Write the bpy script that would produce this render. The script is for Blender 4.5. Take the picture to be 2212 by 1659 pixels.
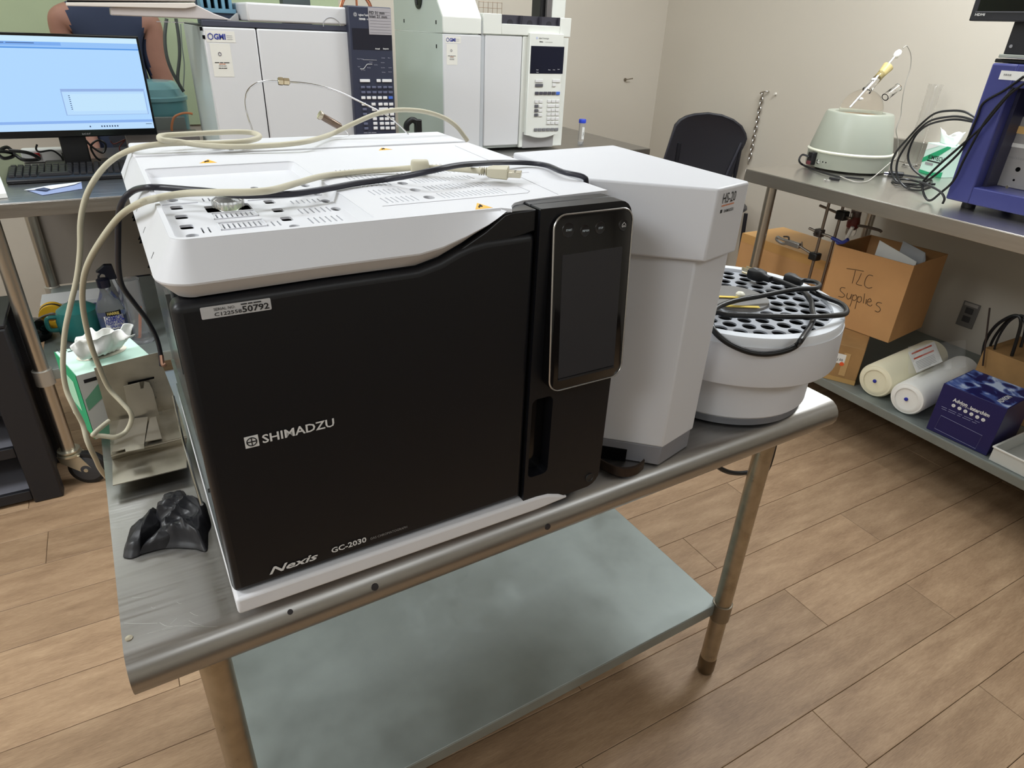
import bpy, bmesh, math, random
from mathutils import Vector, Matrix
from mathutils import noise as mnoise
random.seed(7)
scn = bpy.context.scene
COL = scn.collection
for o in list(bpy.data.objects):
    bpy.data.objects.remove(o)

# ------------------------------------------------------------------ camera
CAM = Vector((-0.010, -0.610, 1.465))
FPX, CXP, CYP = 1420.2, 1106.0, 829.5
def _axes(yaw, pitch, roll):
    f = Vector((math.sin(yaw)*math.cos(pitch), math.cos(yaw)*math.cos(pitch), -math.sin(pitch)))
    r = Vector((math.cos(yaw), -math.sin(yaw), 0)); u = r.cross(f)
    c, s = math.cos(roll), math.sin(roll)
    return c*r + s*u, -s*r + c*u, f
AR, AU, AF = _axes(math.radians(30.553), math.radians(28.467), math.radians(2.622))
cam = bpy.data.objects.new('camera', bpy.data.cameras.new('camera'))
COL.objects.link(cam)
cam.matrix_world = Matrix(((AR.x, AU.x, -AF.x, CAM.x), (AR.y, AU.y, -AF.y, CAM.y), (AR.z, AU.z, -AF.z, CAM.z), (0, 0, 0, 1)))
cam.data.sensor_fit = 'HORIZONTAL'; cam.data.sensor_width = 36.0
cam.data.lens = 36.0*FPX/2212.0
cam.data.clip_start = 0.05
scn.camera = cam

# ------------------------------------------------------------------ light and exposure
scn.view_settings.view_transform = 'Standard'
scn.view_settings.look = 'None'
scn.view_settings.exposure = 0.08
scn.view_settings.gamma = 1.0
scn.view_settings.use_curve_mapping = False
wd = bpy.data.worlds.new('world'); scn.world = wd; wd.use_nodes = True
wd.node_tree.nodes['Background'].inputs[0].default_value = (0.8, 0.86, 1.0, 1)
wd.node_tree.nodes['Background'].inputs[1].default_value = 0.05
def area(name, loc, sx, sy, watts, col=(1, 1, 1)):
    l = bpy.data.lights.new(name, 'AREA'); l.shape = 'RECTANGLE'; l.size = sx; l.size_y = sy
    l.energy = watts; l.color = col
    o = bpy.data.objects.new(name, l); o.location = loc; COL.objects.link(o)
    return o
COOL = (0.92, 0.97, 1.0)
CEIL = 2.75
for px, py, pw in ((-1.8, 0.5, 49), (0.6, 1.15, 19), (2.72, 0.75, 50), (-1.9, -1.2, 26), (0.5, -1.9, 9), (2.3, -1.7, 9), (1.6, 2.4, 14), (-0.9, 2.75, 11)):
    area('ceiling_panel', (px, py, CEIL-0.03), 1.2, 0.6, pw, COOL)

# ------------------------------------------------------------------ helpers
def ray(u, v):
    return AF + AR*((u-CXP)/FPX) - AU*((v-CYP)/FPX)
def at(u, v, x=None, y=None, z=None):
    """the point of the room seen at (u, v) on a wall, front or table plane"""
    d = ray(u, v)
    if x is not None: t = (x-CAM.x)/d.x
    elif y is not None: t = (y-CAM.y)/d.y
    else: t = (z-CAM.z)/d.z
    return CAM + d*t
def V(*a): return Vector(a)
def lin(c):
    c = c/255.0
    return c/12.92 if c <= 0.04045 else ((c+0.055)/1.055)**2.4
def rgb(r, g, b): return (lin(r), lin(g), lin(b), 1)

MATS = {}
def mat(name, col, rough=0.5, metal=0.0, bump=0.0, bscale=200.0, spec=0.5, var=0.0, vscale=6.0, stretch=None,
        trans=0.0, ior=1.45, emit=None, estr=1.0, alpha=1.0, rvar=0.0, coat=0.0):
    if name in MATS: return MATS[name]
    m = bpy.data.materials.new(name); m.use_nodes = True
    nt = m.node_tree; n = nt.nodes; p = n['Principled BSDF']
    p.inputs['Base Color'].default_value = col
    p.inputs['Roughness'].default_value = rough
    p.inputs['Metallic'].default_value = metal
    p.inputs['Specular IOR Level'].default_value = spec
    p.inputs['IOR'].default_value = ior
    p.inputs['Transmission Weight'].default_value = trans
    p.inputs['Alpha'].default_value = alpha
    p.inputs['Coat Weight'].default_value = coat
    if emit:
        p.inputs['Emission Color'].default_value = emit
        p.inputs['Emission Strength'].default_value = estr
    if bump or var or rvar:
        tc = n.new('ShaderNodeNewGeometry')
        src = tc.outputs['Position']
        if stretch:
            mp = n.new('ShaderNodeMapping'); mp.inputs['Scale'].default_value = stretch
            nt.links.new(src, mp.inputs['Vector']); src = mp.outputs['Vector']
        if var or rvar:
            t = n.new('ShaderNodeTexNoise'); t.inputs['Scale'].default_value = vscale; t.inputs['Detail'].default_value = 5
            nt.links.new(src, t.inputs['Vector'])
            if var:
                r = n.new('ShaderNodeMapRange')
                r.inputs[1].default_value = 0.3; r.inputs[2].default_value = 0.7
                r.inputs[3].default_value = 1-var; r.inputs[4].default_value = 1+var
                nt.links.new(t.outputs['Fac'], r.inputs[0])
                mx = n.new('ShaderNodeVectorMath'); mx.operation = 'SCALE'
                mx.inputs[0].default_value = col[:3]
                nt.links.new(r.outputs[0], mx.inputs['Scale'])
                nt.links.new(mx.outputs[0], p.inputs['Base Color'])
            if rvar:
                r2 = n.new('ShaderNodeMapRange')
                r2.inputs[1].default_value = 0.3; r2.inputs[2].default_value = 0.7
                r2.inputs[3].default_value = max(0.02, rough-rvar); r2.inputs[4].default_value = rough+rvar
                nt.links.new(t.outputs['Fac'], r2.inputs[0]); nt.links.new(r2.outputs[0], p.inputs['Roughness'])
        if bump:
            t2 = n.new('ShaderNodeTexNoise'); t2.inputs['Scale'].default_value = bscale; t2.inputs['Detail'].default_value = 3
            nt.links.new(src, t2.inputs['Vector'])
            b = n.new('ShaderNodeBump'); b.inputs['Strength'].default_value = bump; b.inputs['Distance'].default_value = 0.002
            nt.links.new(t2.outputs['Fac'], b.inputs['Height']); nt.links.new(b.outputs[0], p.inputs['Normal'])
    MATS[name] = m
    return m

class B:
    """collects primitives into one mesh"""
    def __init__(s): s.v = []; s.f = []
    def add(s, vs, fs):
        k = len(s.v); s.v += [Vector(p) for p in vs]; s.f += [tuple(i+k for i in q) for q in fs]; return s
    def box(s, x0, x1, y0, y1, z0, z1):
        vs = [(x, y, z) for z in (z0, z1) for y in (y0, y1) for x in (x0, x1)]
        return s.add(vs, [(0, 2, 3, 1), (4, 5, 7, 6), (0, 1, 5, 4), (2, 6, 7, 3), (0, 4, 6, 2), (1, 3, 7, 5)])
    def obox(s, o, ex, ey, ez):
        """box from corner o along three edge vectors"""
        o, ex, ey, ez = Vector(o), Vector(ex), Vector(ey), Vector(ez)
        vs = [o+ex*i+ey*j+ez*k for k in (0, 1) for j in (0, 1) for i in (0, 1)]
        fs = [(0, 2, 3, 1), (4, 5, 7, 6), (0, 1, 5, 4), (2, 6, 7, 3), (0, 4, 6, 2), (1, 3, 7, 5)]
        if ex.cross(ey).dot(ez) < 0: fs = [tuple(reversed(q)) for q in fs]
        return s.add(vs, fs)
    def prism(s, poly, z0, z1):
        return s.ext([Vector((p[0], p[1], z0)) for p in poly], Vector((0, 0, z1-z0)))
    def ext(s, poly, d):
        poly = [Vector(p) for p in poly]; d = Vector(d); n = len(poly)
        nn = Vector((0, 0, 0))
        for i in range(n): nn += poly[i].cross(poly[(i+1) % n])
        if nn.dot(d) < 0: poly = poly[::-1]
        vs = poly+[p+d for p in poly]
        fs = [tuple(reversed(range(n))), tuple(range(n, 2*n))]
        fs += [(i, (i+1) % n, n+(i+1) % n, n+i) for i in range(n)]
        return s.add(vs, fs)
    def loft(s, rings, closed=True, cap=True):
        n = len(rings[0]); k = len(s.v)
        for r in rings: s.v += [Vector(p) for p in r]
        for a in range(len(rings)-1):
            for i in range(n if closed else n-1):
                j = (i+1) % n
                s.f.append((k+a*n+i, k+a*n+j, k+(a+1)*n+j, k+(a+1)*n+i))
        if cap:
            s.f.append(tuple(k+i for i in reversed(range(n))))
            s.f.append(tuple(k+(len(rings)-1)*n+i for i in range(n)))
        return s
    def cyl(s, p0, p1, r0, r1=None, n=16, cap=True):
        p0, p1 = Vector(p0), Vector(p1); r1 = r0 if r1 is None else r1
        w = (p1-p0).normalized(); a = w.orthogonal().normalized(); b = w.cross(a)
        rg = lambda p, r: [p+(a*math.cos(2*math.pi*i/n)+b*math.sin(2*math.pi*i/n))*r for i in range(n)]
        return s.loft([rg(p0, r0), rg(p1, r1)], cap=cap)
    def lathe(s, prof, c=(0, 0, 0), w=(0, 0, 1), n=32, cap=True):
        """profile of (radius, height) pairs turned about the axis w through c"""
        c = Vector(c); w = Vector(w).normalized(); a = w.orthogonal().normalized(); b = w.cross(a)
        if abs(w.z) > .99: a, b = Vector((1, 0, 0)), w.cross(Vector((1, 0, 0)))
        rings = [[c+w*h+(a*math.cos(2*math.pi*i/n)+b*math.sin(2*math.pi*i/n))*max(r, 1e-5) for i in range(n)] for r, h in prof]
        return s.loft(rings, cap=cap)
    def tube(s, pts, r, n=8, k=6, smooth=True):
        pts = [Vector(p) for p in pts]
        if smooth and len(pts) > 2: pts = crom(pts, k)
        rings = []; a = None
        for i, p in enumerate(pts):
            t = (pts[min(i+1, len(pts)-1)]-pts[max(i-1, 0)])
            if t.length < 1e-9: continue
            t.normalize()
            a = t.orthogonal().normalized() if a is None else (a-t*a.dot(t))
            if a.length < 1e-6: a = t.orthogonal()
            a.normalize(); b = t.cross(a)
            rr = r(i/(len(pts)-1)) if callable(r) else r
            rings.append([p+(a*math.cos(2*math.pi*j/n)+b*math.sin(2*math.pi*j/n))*rr for j in range(n)])
        return s.loft(rings)
    def ball(s, c, r, nu=16, nv=10, sc=(1, 1, 1)):
        c = Vector(c)
        rings = []
        for j in range(nv+1):
            th = math.pi*j/nv; rr = max(math.sin(th), 1e-4)*r
            rings.append([c+Vector((rr*math.cos(2*math.pi*i/nu)*sc[0], rr*math.sin(2*math.pi*i/nu)*sc[1], -math.cos(th)*r*sc[2])) for i in range(nu)])
        return s.loft(rings)
    def take(s, me, M=None):
        k = len(s.v)
        s.v += [(M @ v.co) if M else v.co.copy() for v in me.vertices]
        s.f += [tuple(i+k for i in p.vertices) for p in me.polygons]
        return s

def crom(pts, k=6):
    out = []; n = len(pts)
    for i in range(n-1):
        p0 = pts[max(i-1, 0)]; p1 = pts[i]; p2 = pts[i+1]; p3 = pts[min(i+2, n-1)]
        for j in range(k):
            t = j/k; t2 = t*t; t3 = t2*t
            out.append(0.5*((2*p1)+(p2-p0)*t+(2*p0-5*p1+4*p2-p3)*t2+(3*p1-p0-3*p2+p3)*t3))
    out.append(pts[-1]); return out

def rootmat(o):
    M = Matrix.LocRotScale(o.location, o.rotation_euler, None)
    return rootmat(o.parent) @ M if o.parent else M
def obj(name, b, m, parent=None, bevel=0.0, smooth=40, local=False, seg=2, label=None):
    me = bpy.data.meshes.new(name)
    me.from_pydata([tuple(v) for v in b.v], [], b.f)
    if parent is not None and not local:
        me.transform(rootmat(parent).inverted())
    bm = bmesh.new(); bm.from_mesh(me); bmesh.ops.recalc_face_normals(bm, faces=bm.faces); bm.to_mesh(me); bm.free()
    me.materials.append(m)
    if smooth:
        for p in me.polygons: p.use_smooth = True
        me.set_sharp_from_angle(angle=math.radians(smooth))
    o = bpy.data.objects.new(name, me); COL.objects.link(o)
    if parent is not None: o.parent = parent
    if bevel:
        bv = o.modifiers.new('bevel', 'BEVEL'); bv.width = bevel; bv.segments = seg; bv.limit_method = 'ANGLE'; bv.angle_limit = math.radians(35)
        bv.harden_normals = False
    if label: o['label'] = label
    return o
def tag(o, label, cat, group=None):
    o['label'] = label; o['category'] = cat
    if group: o['group'] = group
    return o
def thing(name, label, cat, loc=(0, 0, 0), rotz=0.0, group=None):
    o = bpy.data.objects.new(name, None); o.empty_display_size = 0.05
    o.location = loc; o.rotation_euler = (0, 0, rotz); COL.objects.link(o)
    return tag(o, label, cat, group)
def struct(name, b, m, smooth=0, parent=None):
    o = obj(name, b, m, parent, smooth=smooth)
    if parent is None: o['kind'] = 'structure'
    return o
def kids(o): return [c for c in bpy.data.objects if c.parent == o]
def dup(root, M, label=None, group=None):
    """copy of a thing and its parts, moved by the matrix M"""
    def rec(o, par):
        c = o.copy(); COL.objects.link(c); c.parent = par
        for ch in kids(o): rec(ch, c)
        return c
    r = rec(root, None)
    W = M @ rootmat(root); r.location = W.translation; r.rotation_euler = W.to_euler()
    if label: r['label'] = label
    if group: r['group'] = group
    return r

def plate(outer, holes, t):
    """flat plate in the xy plane, top at z = 0, with real holes"""
    c = bpy.data.curves.new('plate', 'CURVE'); c.dimensions = '2D'; c.fill_mode = 'BOTH'; c.extrude = t/2
    for poly in [outer]+list(holes):
        sp = c.splines.new('POLY'); sp.points.add(len(poly)-1); sp.use_cyclic_u = True
        for q, p in zip(sp.points, poly): q.co = (p[0], p[1], 0, 1)
    o = bpy.data.objects.new('plate', c)
    me = bpy.data.meshes.new_from_object(o)
    me.transform(Matrix.Translation((0, 0, -t/2)))
    bpy.data.objects.remove(o); bpy.data.curves.remove(c)
    return me
def rrect(x0, x1, y0, y1, r, n=5):
    r = min(r, (x1-x0)/2-1e-5, (y1-y0)/2-1e-5); out = []
    for cx, cy, a in ((x1-r, y1-r, 0), (x0+r, y1-r, 90), (x0+r, y0+r, 180), (x1-r, y0+r, 270)):
        for i in range(n+1):
            t = math.radians(a+90*i/n); out.append((cx+r*math.cos(t), cy+r*math.sin(t)))
    return out
def ell(cx, cy, rx, ry, n=20): return [(cx+rx*math.cos(2*math.pi*i/n), cy+ry*math.sin(2*math.pi*i/n)) for i in range(n)]
def frame_m(o, ex, ey):
    ex = Vector(ex).normalized(); ey = Vector(ey); ey = (ey-ex*ey.dot(ex)).normalized(); ez = ex.cross(ey)
    return Matrix(((ex.x, ey.x, ez.x, o[0]), (ex.y, ey.y, ez.y, o[1]), (ex.z, ey.z, ez.z, o[2]), (0, 0, 0, 1)))

def text(body, o, ex, ey, h, m, parent, w=None, shear=0.0, bold=0.0, name='lettering', local=False, center=False, lift=0.0006, spacing=1.0):
    """lettering of cap height h, lower left corner o, running along ex, up along ey"""
    c = bpy.data.curves.new('txt', 'FONT'); c.body = body; c.size = 1; c.shear = shear; c.offset = bold; c.resolution_u = 2; c.space_character = spacing
    t = bpy.data.objects.new('txt', c); me = bpy.data.meshes.new_from_object(t)
    bpy.data.objects.remove(t); bpy.data.curves.remove(c)
    xs = [v.co.x for v in me.vertices]
    if not xs: return None
    x0, x1 = min(xs), max(xs)
    sy = h/0.70; sx = (w/(x1-x0)) if w else sy
    ex = Vector(ex).normalized(); ey = Vector(ey); ey = (ey-ex*ey.dot(ex)).normalized(); nn = ex.cross(ey); o = Vector(o)
    off = -(x1-x0)*sx/2 if center else 0
    b = B(); k = len(b.v)
    for v in me.vertices: b.v.append(o+ex*((v.co.x-x0)*sx+off)+ey*(v.co.y*sy)+nn*lift)
    b.f = [tuple(p.vertices) for p in me.polygons]
    bpy.data.meshes.remove(me)
    me2 = bpy.data.meshes.new(name); me2.from_pydata([tuple(v) for v in b.v], [], b.f)
    if parent is not None and not local: me2.transform(rootmat(parent).inverted())
    me2.materials.append(m)
    ob = bpy.data.objects.new(name, me2); COL.objects.link(ob); ob.parent = parent
    return ob
def scribble(lines, o, ex, ey, r, m, parent, name='handwriting', local=False):
    """pen strokes, each a list of (x, y) on the plane o, ex, ey"""
    b = B(); ex = Vector(ex); ey = Vector(ey); nn = ex.cross(ey).normalized(); o = Vector(o)
    for ln in lines:
        b.tube([o+ex*p[0]+ey*p[1]+nn*r*0.3 for p in ln], r, n=5, k=4)
    return obj(name, b, m, parent, local=local)

def bars(o, ex, ey, w, h, m, parent, local=False, words=(.3, .22, .38), name='print_line', lift=.0006):
    """a line of print too small to read: short bars"""
    b = B(); ex = Vector(ex).normalized(); ey = Vector(ey); ey = (ey-ex*ey.dot(ex)).normalized(); nn = ex.cross(ey); o = Vector(o); x = 0
    for f in words:
        b.obox(o+ex*(x*w)+nn*(lift-.0002), ex*(w*f), ey*h, nn*.0002); x += f+.05
    ob = obj(name, b, m, parent, smooth=0, local=local); ob['kind'] = 'stuff'
    return ob
# ------------------------------------------------------------------ materials
STEEL = mat('stainless_steel', rgb(168, 166, 163), 0.34, 1.0, bump=0.012, bscale=60, stretch=(1.5, 40, 40), var=0.05, vscale=5, rvar=0.06)
STEEL_Y = mat('stainless_steel_lengthwise', rgb(212, 208, 202), 0.30, 1.0, var=0.02, stretch=(60, 2, 60), vscale=4, rvar=0.02)
TUBE = mat('steel_tube', rgb(178, 168, 150), 0.34, 1.0, var=0.15, vscale=30, rvar=0.08)
GALV = mat('galvanised_sheet', rgb(140, 147, 144), 0.48, 0.5, var=0.10, vscale=12, rvar=0.08)
WHITE = mat('white_plastic', rgb(226, 226, 230), 0.42, bump=0.02, bscale=900)
LIDW = mat('white_lid_plastic', rgb(218, 219, 224), 0.45)
HSW = mat('grey_white_enamel', rgb(213, 214, 219), 0.45, bump=0.03, bscale=700)
HSG = mat('mid_grey_plastic', rgb(128, 128, 134), 0.5)
AGW = mat('instrument_enamel', rgb(214, 214, 216), 0.45)
AGW2 = mat('warm_instrument_enamel', rgb(226, 228, 222), 0.42)
AGSIDE = mat('grey_green_side_panel', rgb(200, 208, 204), 0.35)
BLACK = mat('black_plastic', rgb(22, 22, 24), 0.42, bump=0.03, bscale=900)
SATIN = mat('satin_black_door', rgb(15, 16, 21), 0.40, bump=0.02, bscale=1200)
GLOSSB = mat('gloss_black', rgb(12, 12, 14), 0.12)
DARK = mat('dark_cavity', rgb(7, 7, 8), 0.9, spec=0.1)  # near black: shade inside wells, slots and gaps put into the colour
DGREY = mat('dark_grey_panel', rgb(62, 66, 68), 0.22)
SCREENOFF = mat('dark_screen', rgb(46, 46, 50), 0.33)
CHROME = mat('chrome', rgb(220, 220, 220), 0.12, 1.0)
NAVY = mat('navy_keypad', rgb(52, 56, 74), 0.45)
RUBBER = mat('black_rubber', rgb(20, 20, 21), 0.55)
CORD = mat('black_cord', rgb(18, 18, 20), 0.35)
BEIGE = mat('beige_cable', rgb(196, 190, 168), 0.5)
PRINT_W = mat('white_print', rgb(225, 225, 225), 0.6)
PRINT_K = mat('black_print', rgb(25, 25, 28), 0.6)
PRINT_G = mat('grey_print', rgb(150, 150, 150), 0.6)
PRINT_B = mat('blue_print', rgb(50, 62, 150), 0.6)
PRINT_O = mat('orange_print', rgb(205, 130, 95), 0.6)
YELLOW = mat('warning_yellow', rgb(240, 180, 40), 0.5)
PAPER = mat('paper', rgb(235, 235, 232), 0.7)
STICK = mat('sticker_cream', rgb(228, 226, 218), 0.6)
CARD = mat('cardboard', rgb(196, 148, 98), 0.8, bump=0.05, bscale=120, var=0.05, vscale=9)
CARD2 = mat('worn_cardboard', rgb(166, 128, 82), 0.75, var=0.10, vscale=14)
GLASS = mat('clear_glass', rgb(250, 250, 250), 0.02, trans=1.0, ior=1.45)
CLEARP = mat('clear_plastic', rgb(240, 242, 245), 0.12, trans=0.92, ior=1.3)
KIMG = mat('carton_mint', rgb(205, 236, 222), 0.5)
KIMD = mat('carton_green', rgb(40, 160, 110), 0.5)
TISSUE = mat('tissue_paper', rgb(240, 240, 236), 0.85)
WALLM = mat('painted_wall', rgb(200, 192, 179), 0.75, bump=0.03, bscale=160)
WALLG = mat('green_painted_panel', rgb(178, 192, 158), 0.7, var=0.05, vscale=1.5)
CEILM = mat('ceiling_paint', rgb(222, 220, 214), 0.9)

# ------------------------------------------------------------------ room
XW, YW = 3.27, 3.18
fb = B().box(-2.6, XW+.1, -3.1, YW+.1, -0.06, -0.004)
floor = struct('floor', fb, mat('floor_joint', rgb(66, 50, 37), 0.8))
def plank_mat():
    m = bpy.data.materials.new('wood_plank'); m.use_nodes = True
    nt = m.node_tree; n = nt.nodes; L = nt.links; p = n['Principled BSDF']
    g = n.new('ShaderNodeNewGeometry'); oi = n.new('ShaderNodeObjectInfo')
    ad = n.new('ShaderNodeVectorMath'); ad.operation = 'ADD'
    cx = n.new('ShaderNodeCombineXYZ')
    mu = n.new('ShaderNodeMath'); mu.operation = 'MULTIPLY'; mu.inputs[1].default_value = 37.0
    L.new(oi.outputs['Random'], mu.inputs[0]); L.new(mu.outputs[0], cx.inputs[0]); L.new(mu.outputs[0], cx.inputs[2])
    L.new(g.outputs['Position'], ad.inputs[0]); L.new(cx.outputs[0], ad.inputs[1])
    def noise(scale, st, det=6):
        mp = n.new('ShaderNodeMapping'); mp.inputs['Scale'].default_value = st
        t = n.new('ShaderNodeTexNoise'); t.inputs['Scale'].default_value = scale; t.inputs['Detail'].default_value = det; t.inputs['Roughness'].default_value = .62
        L.new(ad.outputs[0], mp.inputs[0]); L.new(mp.outputs[0], t.inputs['Vector']); return t
    a = noise(5, (1, 5, 1)); b = noise(40, (1.2, 12, 1)); c = noise(1.6, (1, 2, 1))
    m1 = n.new('ShaderNodeMix'); m1.data_type = 'FLOAT'; m1.inputs[0].default_value = .42
    L.new(a.outputs[0], m1.inputs[2]); L.new(b.outputs[0], m1.inputs[3])
    m2 = n.new('ShaderNodeMix'); m2.data_type = 'FLOAT'; m2.inputs[0].default_value = .2
    L.new(m1.outputs[0], m2.inputs[2]); L.new(c.outputs[0], m2.inputs[3])
    cr = n.new('ShaderNodeValToRGB'); e = cr.color_ramp.elements
    e[0].position = .30; e[0].color = rgb(120, 94, 71); e[1].position = .70; e[1].color = rgb(186, 158, 127)
    x = e.new(.5); x.color = rgb(157, 129, 101)
    L.new(m2.outputs[0], cr.inputs[0])
    hs = n.new('ShaderNodeHueSaturation')
    mr = n.new('ShaderNodeMapRange'); mr.inputs[3].default_value = .9; mr.inputs[4].default_value = 1.08
    L.new(oi.outputs['Random'], mr.inputs[0]); L.new(mr.outputs[0], hs.inputs['Value']); L.new(cr.outputs[0], hs.inputs['Color'])
    L.new(hs.outputs[0], p.inputs['Base Color'])
    p.inputs['Roughness'].default_value = .5; p.inputs['Specular IOR Level'].default_value = .35
    bp = n.new('ShaderNodeBump'); bp.inputs['Strength'].default_value = .12; bp.inputs['Distance'].default_value = .001
    L.new(b.outputs[0], bp.inputs['Height']); L.new(bp.outputs[0], p.inputs['Normal'])
    return m
WOOD = plank_mat()
PW, PL = 0.1575, 1.22
base_y = 0.0705
def plank_mesh(l, w):
    b = B(); e = .0012
    b.loft([[(0, 0, -.004), (l, 0, -.004), (l, w, -.004), (0, w, -.004)], [(0, 0, -.0008), (l, 0, -.0008), (l, w, -.0008), (0, w, -.0008)],
            [(e, e, 0), (l-e, e, 0), (l-e, w-e, 0), (e, w-e, 0)]])
    me = bpy.data.meshes.new('plank'); me.from_pydata([tuple(v) for v in b.v], [], b.f); me.materials.append(WOOD); return me
pm = plank_mesh(PL-.0014, PW-.0014)
joint = {0: 1.477, 1: 1.95, 2: 1.355, 3: 1.716, 4: -.15, -1: .62, -2: 1.21}
rowi = 0
for r in range(-8, 20):
    y = base_y+r*PW
    x0 = joint.get(r, random.uniform(0, PL)); 
    while x0 > -1.75: x0 -= PL
    for k in range(6):
        xx = x0+k*PL
        if xx > XW-.05 or xx+PL < -1.75: continue
        o = bpy.data.objects.new('plank', pm if xx+PL < XW else plank_mesh(XW-xx-.002, PW-.0014)); COL.objects.link(o); o.parent = floor; o.location = (xx, y, 0)
struct('ceiling', B().box(-2.6, XW+.1, -3.1, YW+.1, CEIL, CEIL+.06), CEILM)
struct('wall_right', B().box(XW, XW+.08, -3.0, YW, 0, CEIL), WALLM)
wb = struct('wall_back', B().box(-2.6, XW+.08, YW, YW+.08, 0, CEIL), WALLM)
o = obj('painted_panel', B().box(-2.5, 1.10, YW-.012, YW-.001, .98, CEIL-.05), WALLG, wb)
struct('wall_left', B().box(-2.6, -2.52, -3.0, YW, 0, CEIL), WALLM)
struct('wall_front', B().box(-2.6, XW+.08, -3.1, -3.02, 0, CEIL), WALLM)
struct('baseboard_right', B().box(XW-.012, XW-.0005, -3.0, YW-.02, 0, .10), mat('baseboard_vinyl', rgb(70, 60, 54), .6))

# small things on the walls
t = thing('wall_outlet', 'dark grey electrical outlet plate on the right wall under the steel table', 'outlet', at(2092, 680, x=XW))
M = frame_m(at(2092, 680, x=XW-.001), (0, -1, 0), (0, 0, 1))
def wallbox(w, h, d, dx=0, dz=0, dd=0):
    return B().obox(M @ V(dx-w/2, dz-h/2, dd), M.to_3x3() @ V(w, 0, 0), M.to_3x3() @ V(0, h, 0), M.to_3x3() @ V(0, 0, d))
obj('cover_plate', wallbox(.075, .118, .006), mat('outlet_grey', rgb(120, 116, 112), .5), t, bevel=.002)
obj('socket', wallbox(.034, .028, .004, 0, .020, .006), mat('outlet_dark', rgb(70, 68, 68), .5), t, bevel=.003)
obj('socket', wallbox(.034, .028, .004, 0, -.020, .006), MATS['outlet_dark'], t, bevel=.003)
obj('label_strip', wallbox(.060, .014, .001, 0, .048, .006), mat('outlet_label', rgb(176, 170, 164), .6), t)
p = at(1350, 172, y=YW-.001)
t = tag(obj('wall_hook', B().cyl(p, p+V(0, -.006, 0), .010, n=12).tube([p, p+V(0, -.02, .002), p+V(.01, -.032, .006), p+V(.035, -.036, .010)], .0035), mat('hook_metal', rgb(150, 140, 125), .4, .8)),
        'small bent metal hook on the back wall near the corner', 'hook')
p = at(1676, 203, x=XW-.001)
t = tag(obj('wall_screw', B().cyl(p, p+V(-.012, 0, 0), .008, .006, n=12), mat('screw_white', rgb(215, 210, 200), .4)), 'white screw anchor in the right wall beside the hanging chain', 'screw')
# chain hanging on the right wall
p0 = at(1647, 202, x=XW-.012); p1 = at(1617, 352, x=XW-.012)
ch = thing('hanging_chain', 'thin steel chain hanging from a hook on the right wall behind the chair', 'chain', p0)
CH = mat('chain_steel', rgb(190, 186, 180), .3, 1.0)
obj('chain_hook', B().tube([p0+V(.010, -.035, .012), p0+V(-.006, -.03, .014), p0+V(-.008, 0, .008), p0+V(-.004, .012, 0)], .004), CH, ch)
n = 15; step = (p1-p0)/n
lk = B()
for i in range(14):
    th = 2*math.pi*i/14
    lk.v.append(V(math.cos(th)*.0100, 0, math.sin(th)*.020))
lkb = B(); lkb.tube(lk.v+[lk.v[0], lk.v[1]], .0036, n=6, smooth=False)
for i in range(n):
    c = p0+step*(i+.5)
    R = Matrix.Rotation(math.radians(90 if i % 2 else 20), 4, 'Z')
    b = B(); b.v = [c+(R @ v) for v in lkb.v]; b.f = list(lkb.f)
    obj('chain_link', b, CH, ch)

# ------------------------------------------------------------------ the work table in front
TH = 0.845
TR = math.radians(1.712)
tx0, tx1, tyf, tyb = -.1185, 1.116, -.020, .735
def tabpt(x, y, z):   # table frame: same origin as the room, turned by TR
    return (x, y, z)
wt = thing('work_table', 'stainless steel work table with rolled front edge carrying the black and white instrument', 'table', (0, 0, 0), TR)
# slab profile (y, z) swept along x: bull-nose front and back
R = .030
tyf = -.0048
prof = []
for i in range(9):
    a = math.radians(90+180*i/8*0.94); prof.append((tyf+R+R*math.cos(a), TH-R+R*math.sin(a)))
prof_i = [(y+0.0015 if i else y, z) for i, (y, z) in enumerate(prof)]
back = []
for i in range(9):
    a = math.radians(90-180*i/8*0.94); back.append((tyb-R+R*math.cos(a), TH-R+R*math.sin(a)))
outer = [(y, z) for y, z in prof[::-1]]+[(y, z) for y, z in back]
b = B()
mid = [(tyb-.03, TH-.004), (tyf+.03, TH-.004)]
ring = outer
sec = lambda x, inset=0: [V(x, y, z) for y, z in ring]
b.loft([sec(tx0), sec(tx0+.004), sec(tx1-.004), sec(tx1)])
obj('tabletop', b, STEEL, wt, local=True)
b = B().box(tx0+.03, tx1-.03, tyf+.10, tyf+.16, TH-.03, TH-.036).box(tx0+.03, tx1-.03, tyb-.16, tyb-.10, TH-.03, TH-.036)
obj('hat_channel', B().box(tx0+.05, tx1-.05, tyf+.09, tyb-.09, TH-.056, TH-.040), GALV, wt, local=True)
LX0, LX1, LY0, LY1 = -.036, 1.056, .094, .62
SZ = .245
for lx in (LX0, LX1):
    for ly in (LY0, LY1):
        lg = obj('leg', B().lathe([(.0205, .045), (.0205, TH-.050)], (lx, ly, 0), n=24, cap=True), TUBE, wt, local=True)
        obj('foot', B().lathe([(.012, 0), (.019, .003), (.0215, .012), (.0215, .052), (.0205, .056)], (lx, ly, 0), n=24), mat('foot_metal', rgb(120, 108, 90), .4, 1.0), lg, local=True)
        obj('shelf_collar', B().lathe([(.0205, SZ-.052), (.0240, SZ-.048), (.0240, SZ+.002), (.0225, SZ+.003)], (lx, ly, 0), n=24), mat('collar_metal', rgb(150, 142, 128), .38, 1.0), lg, local=True)
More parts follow.
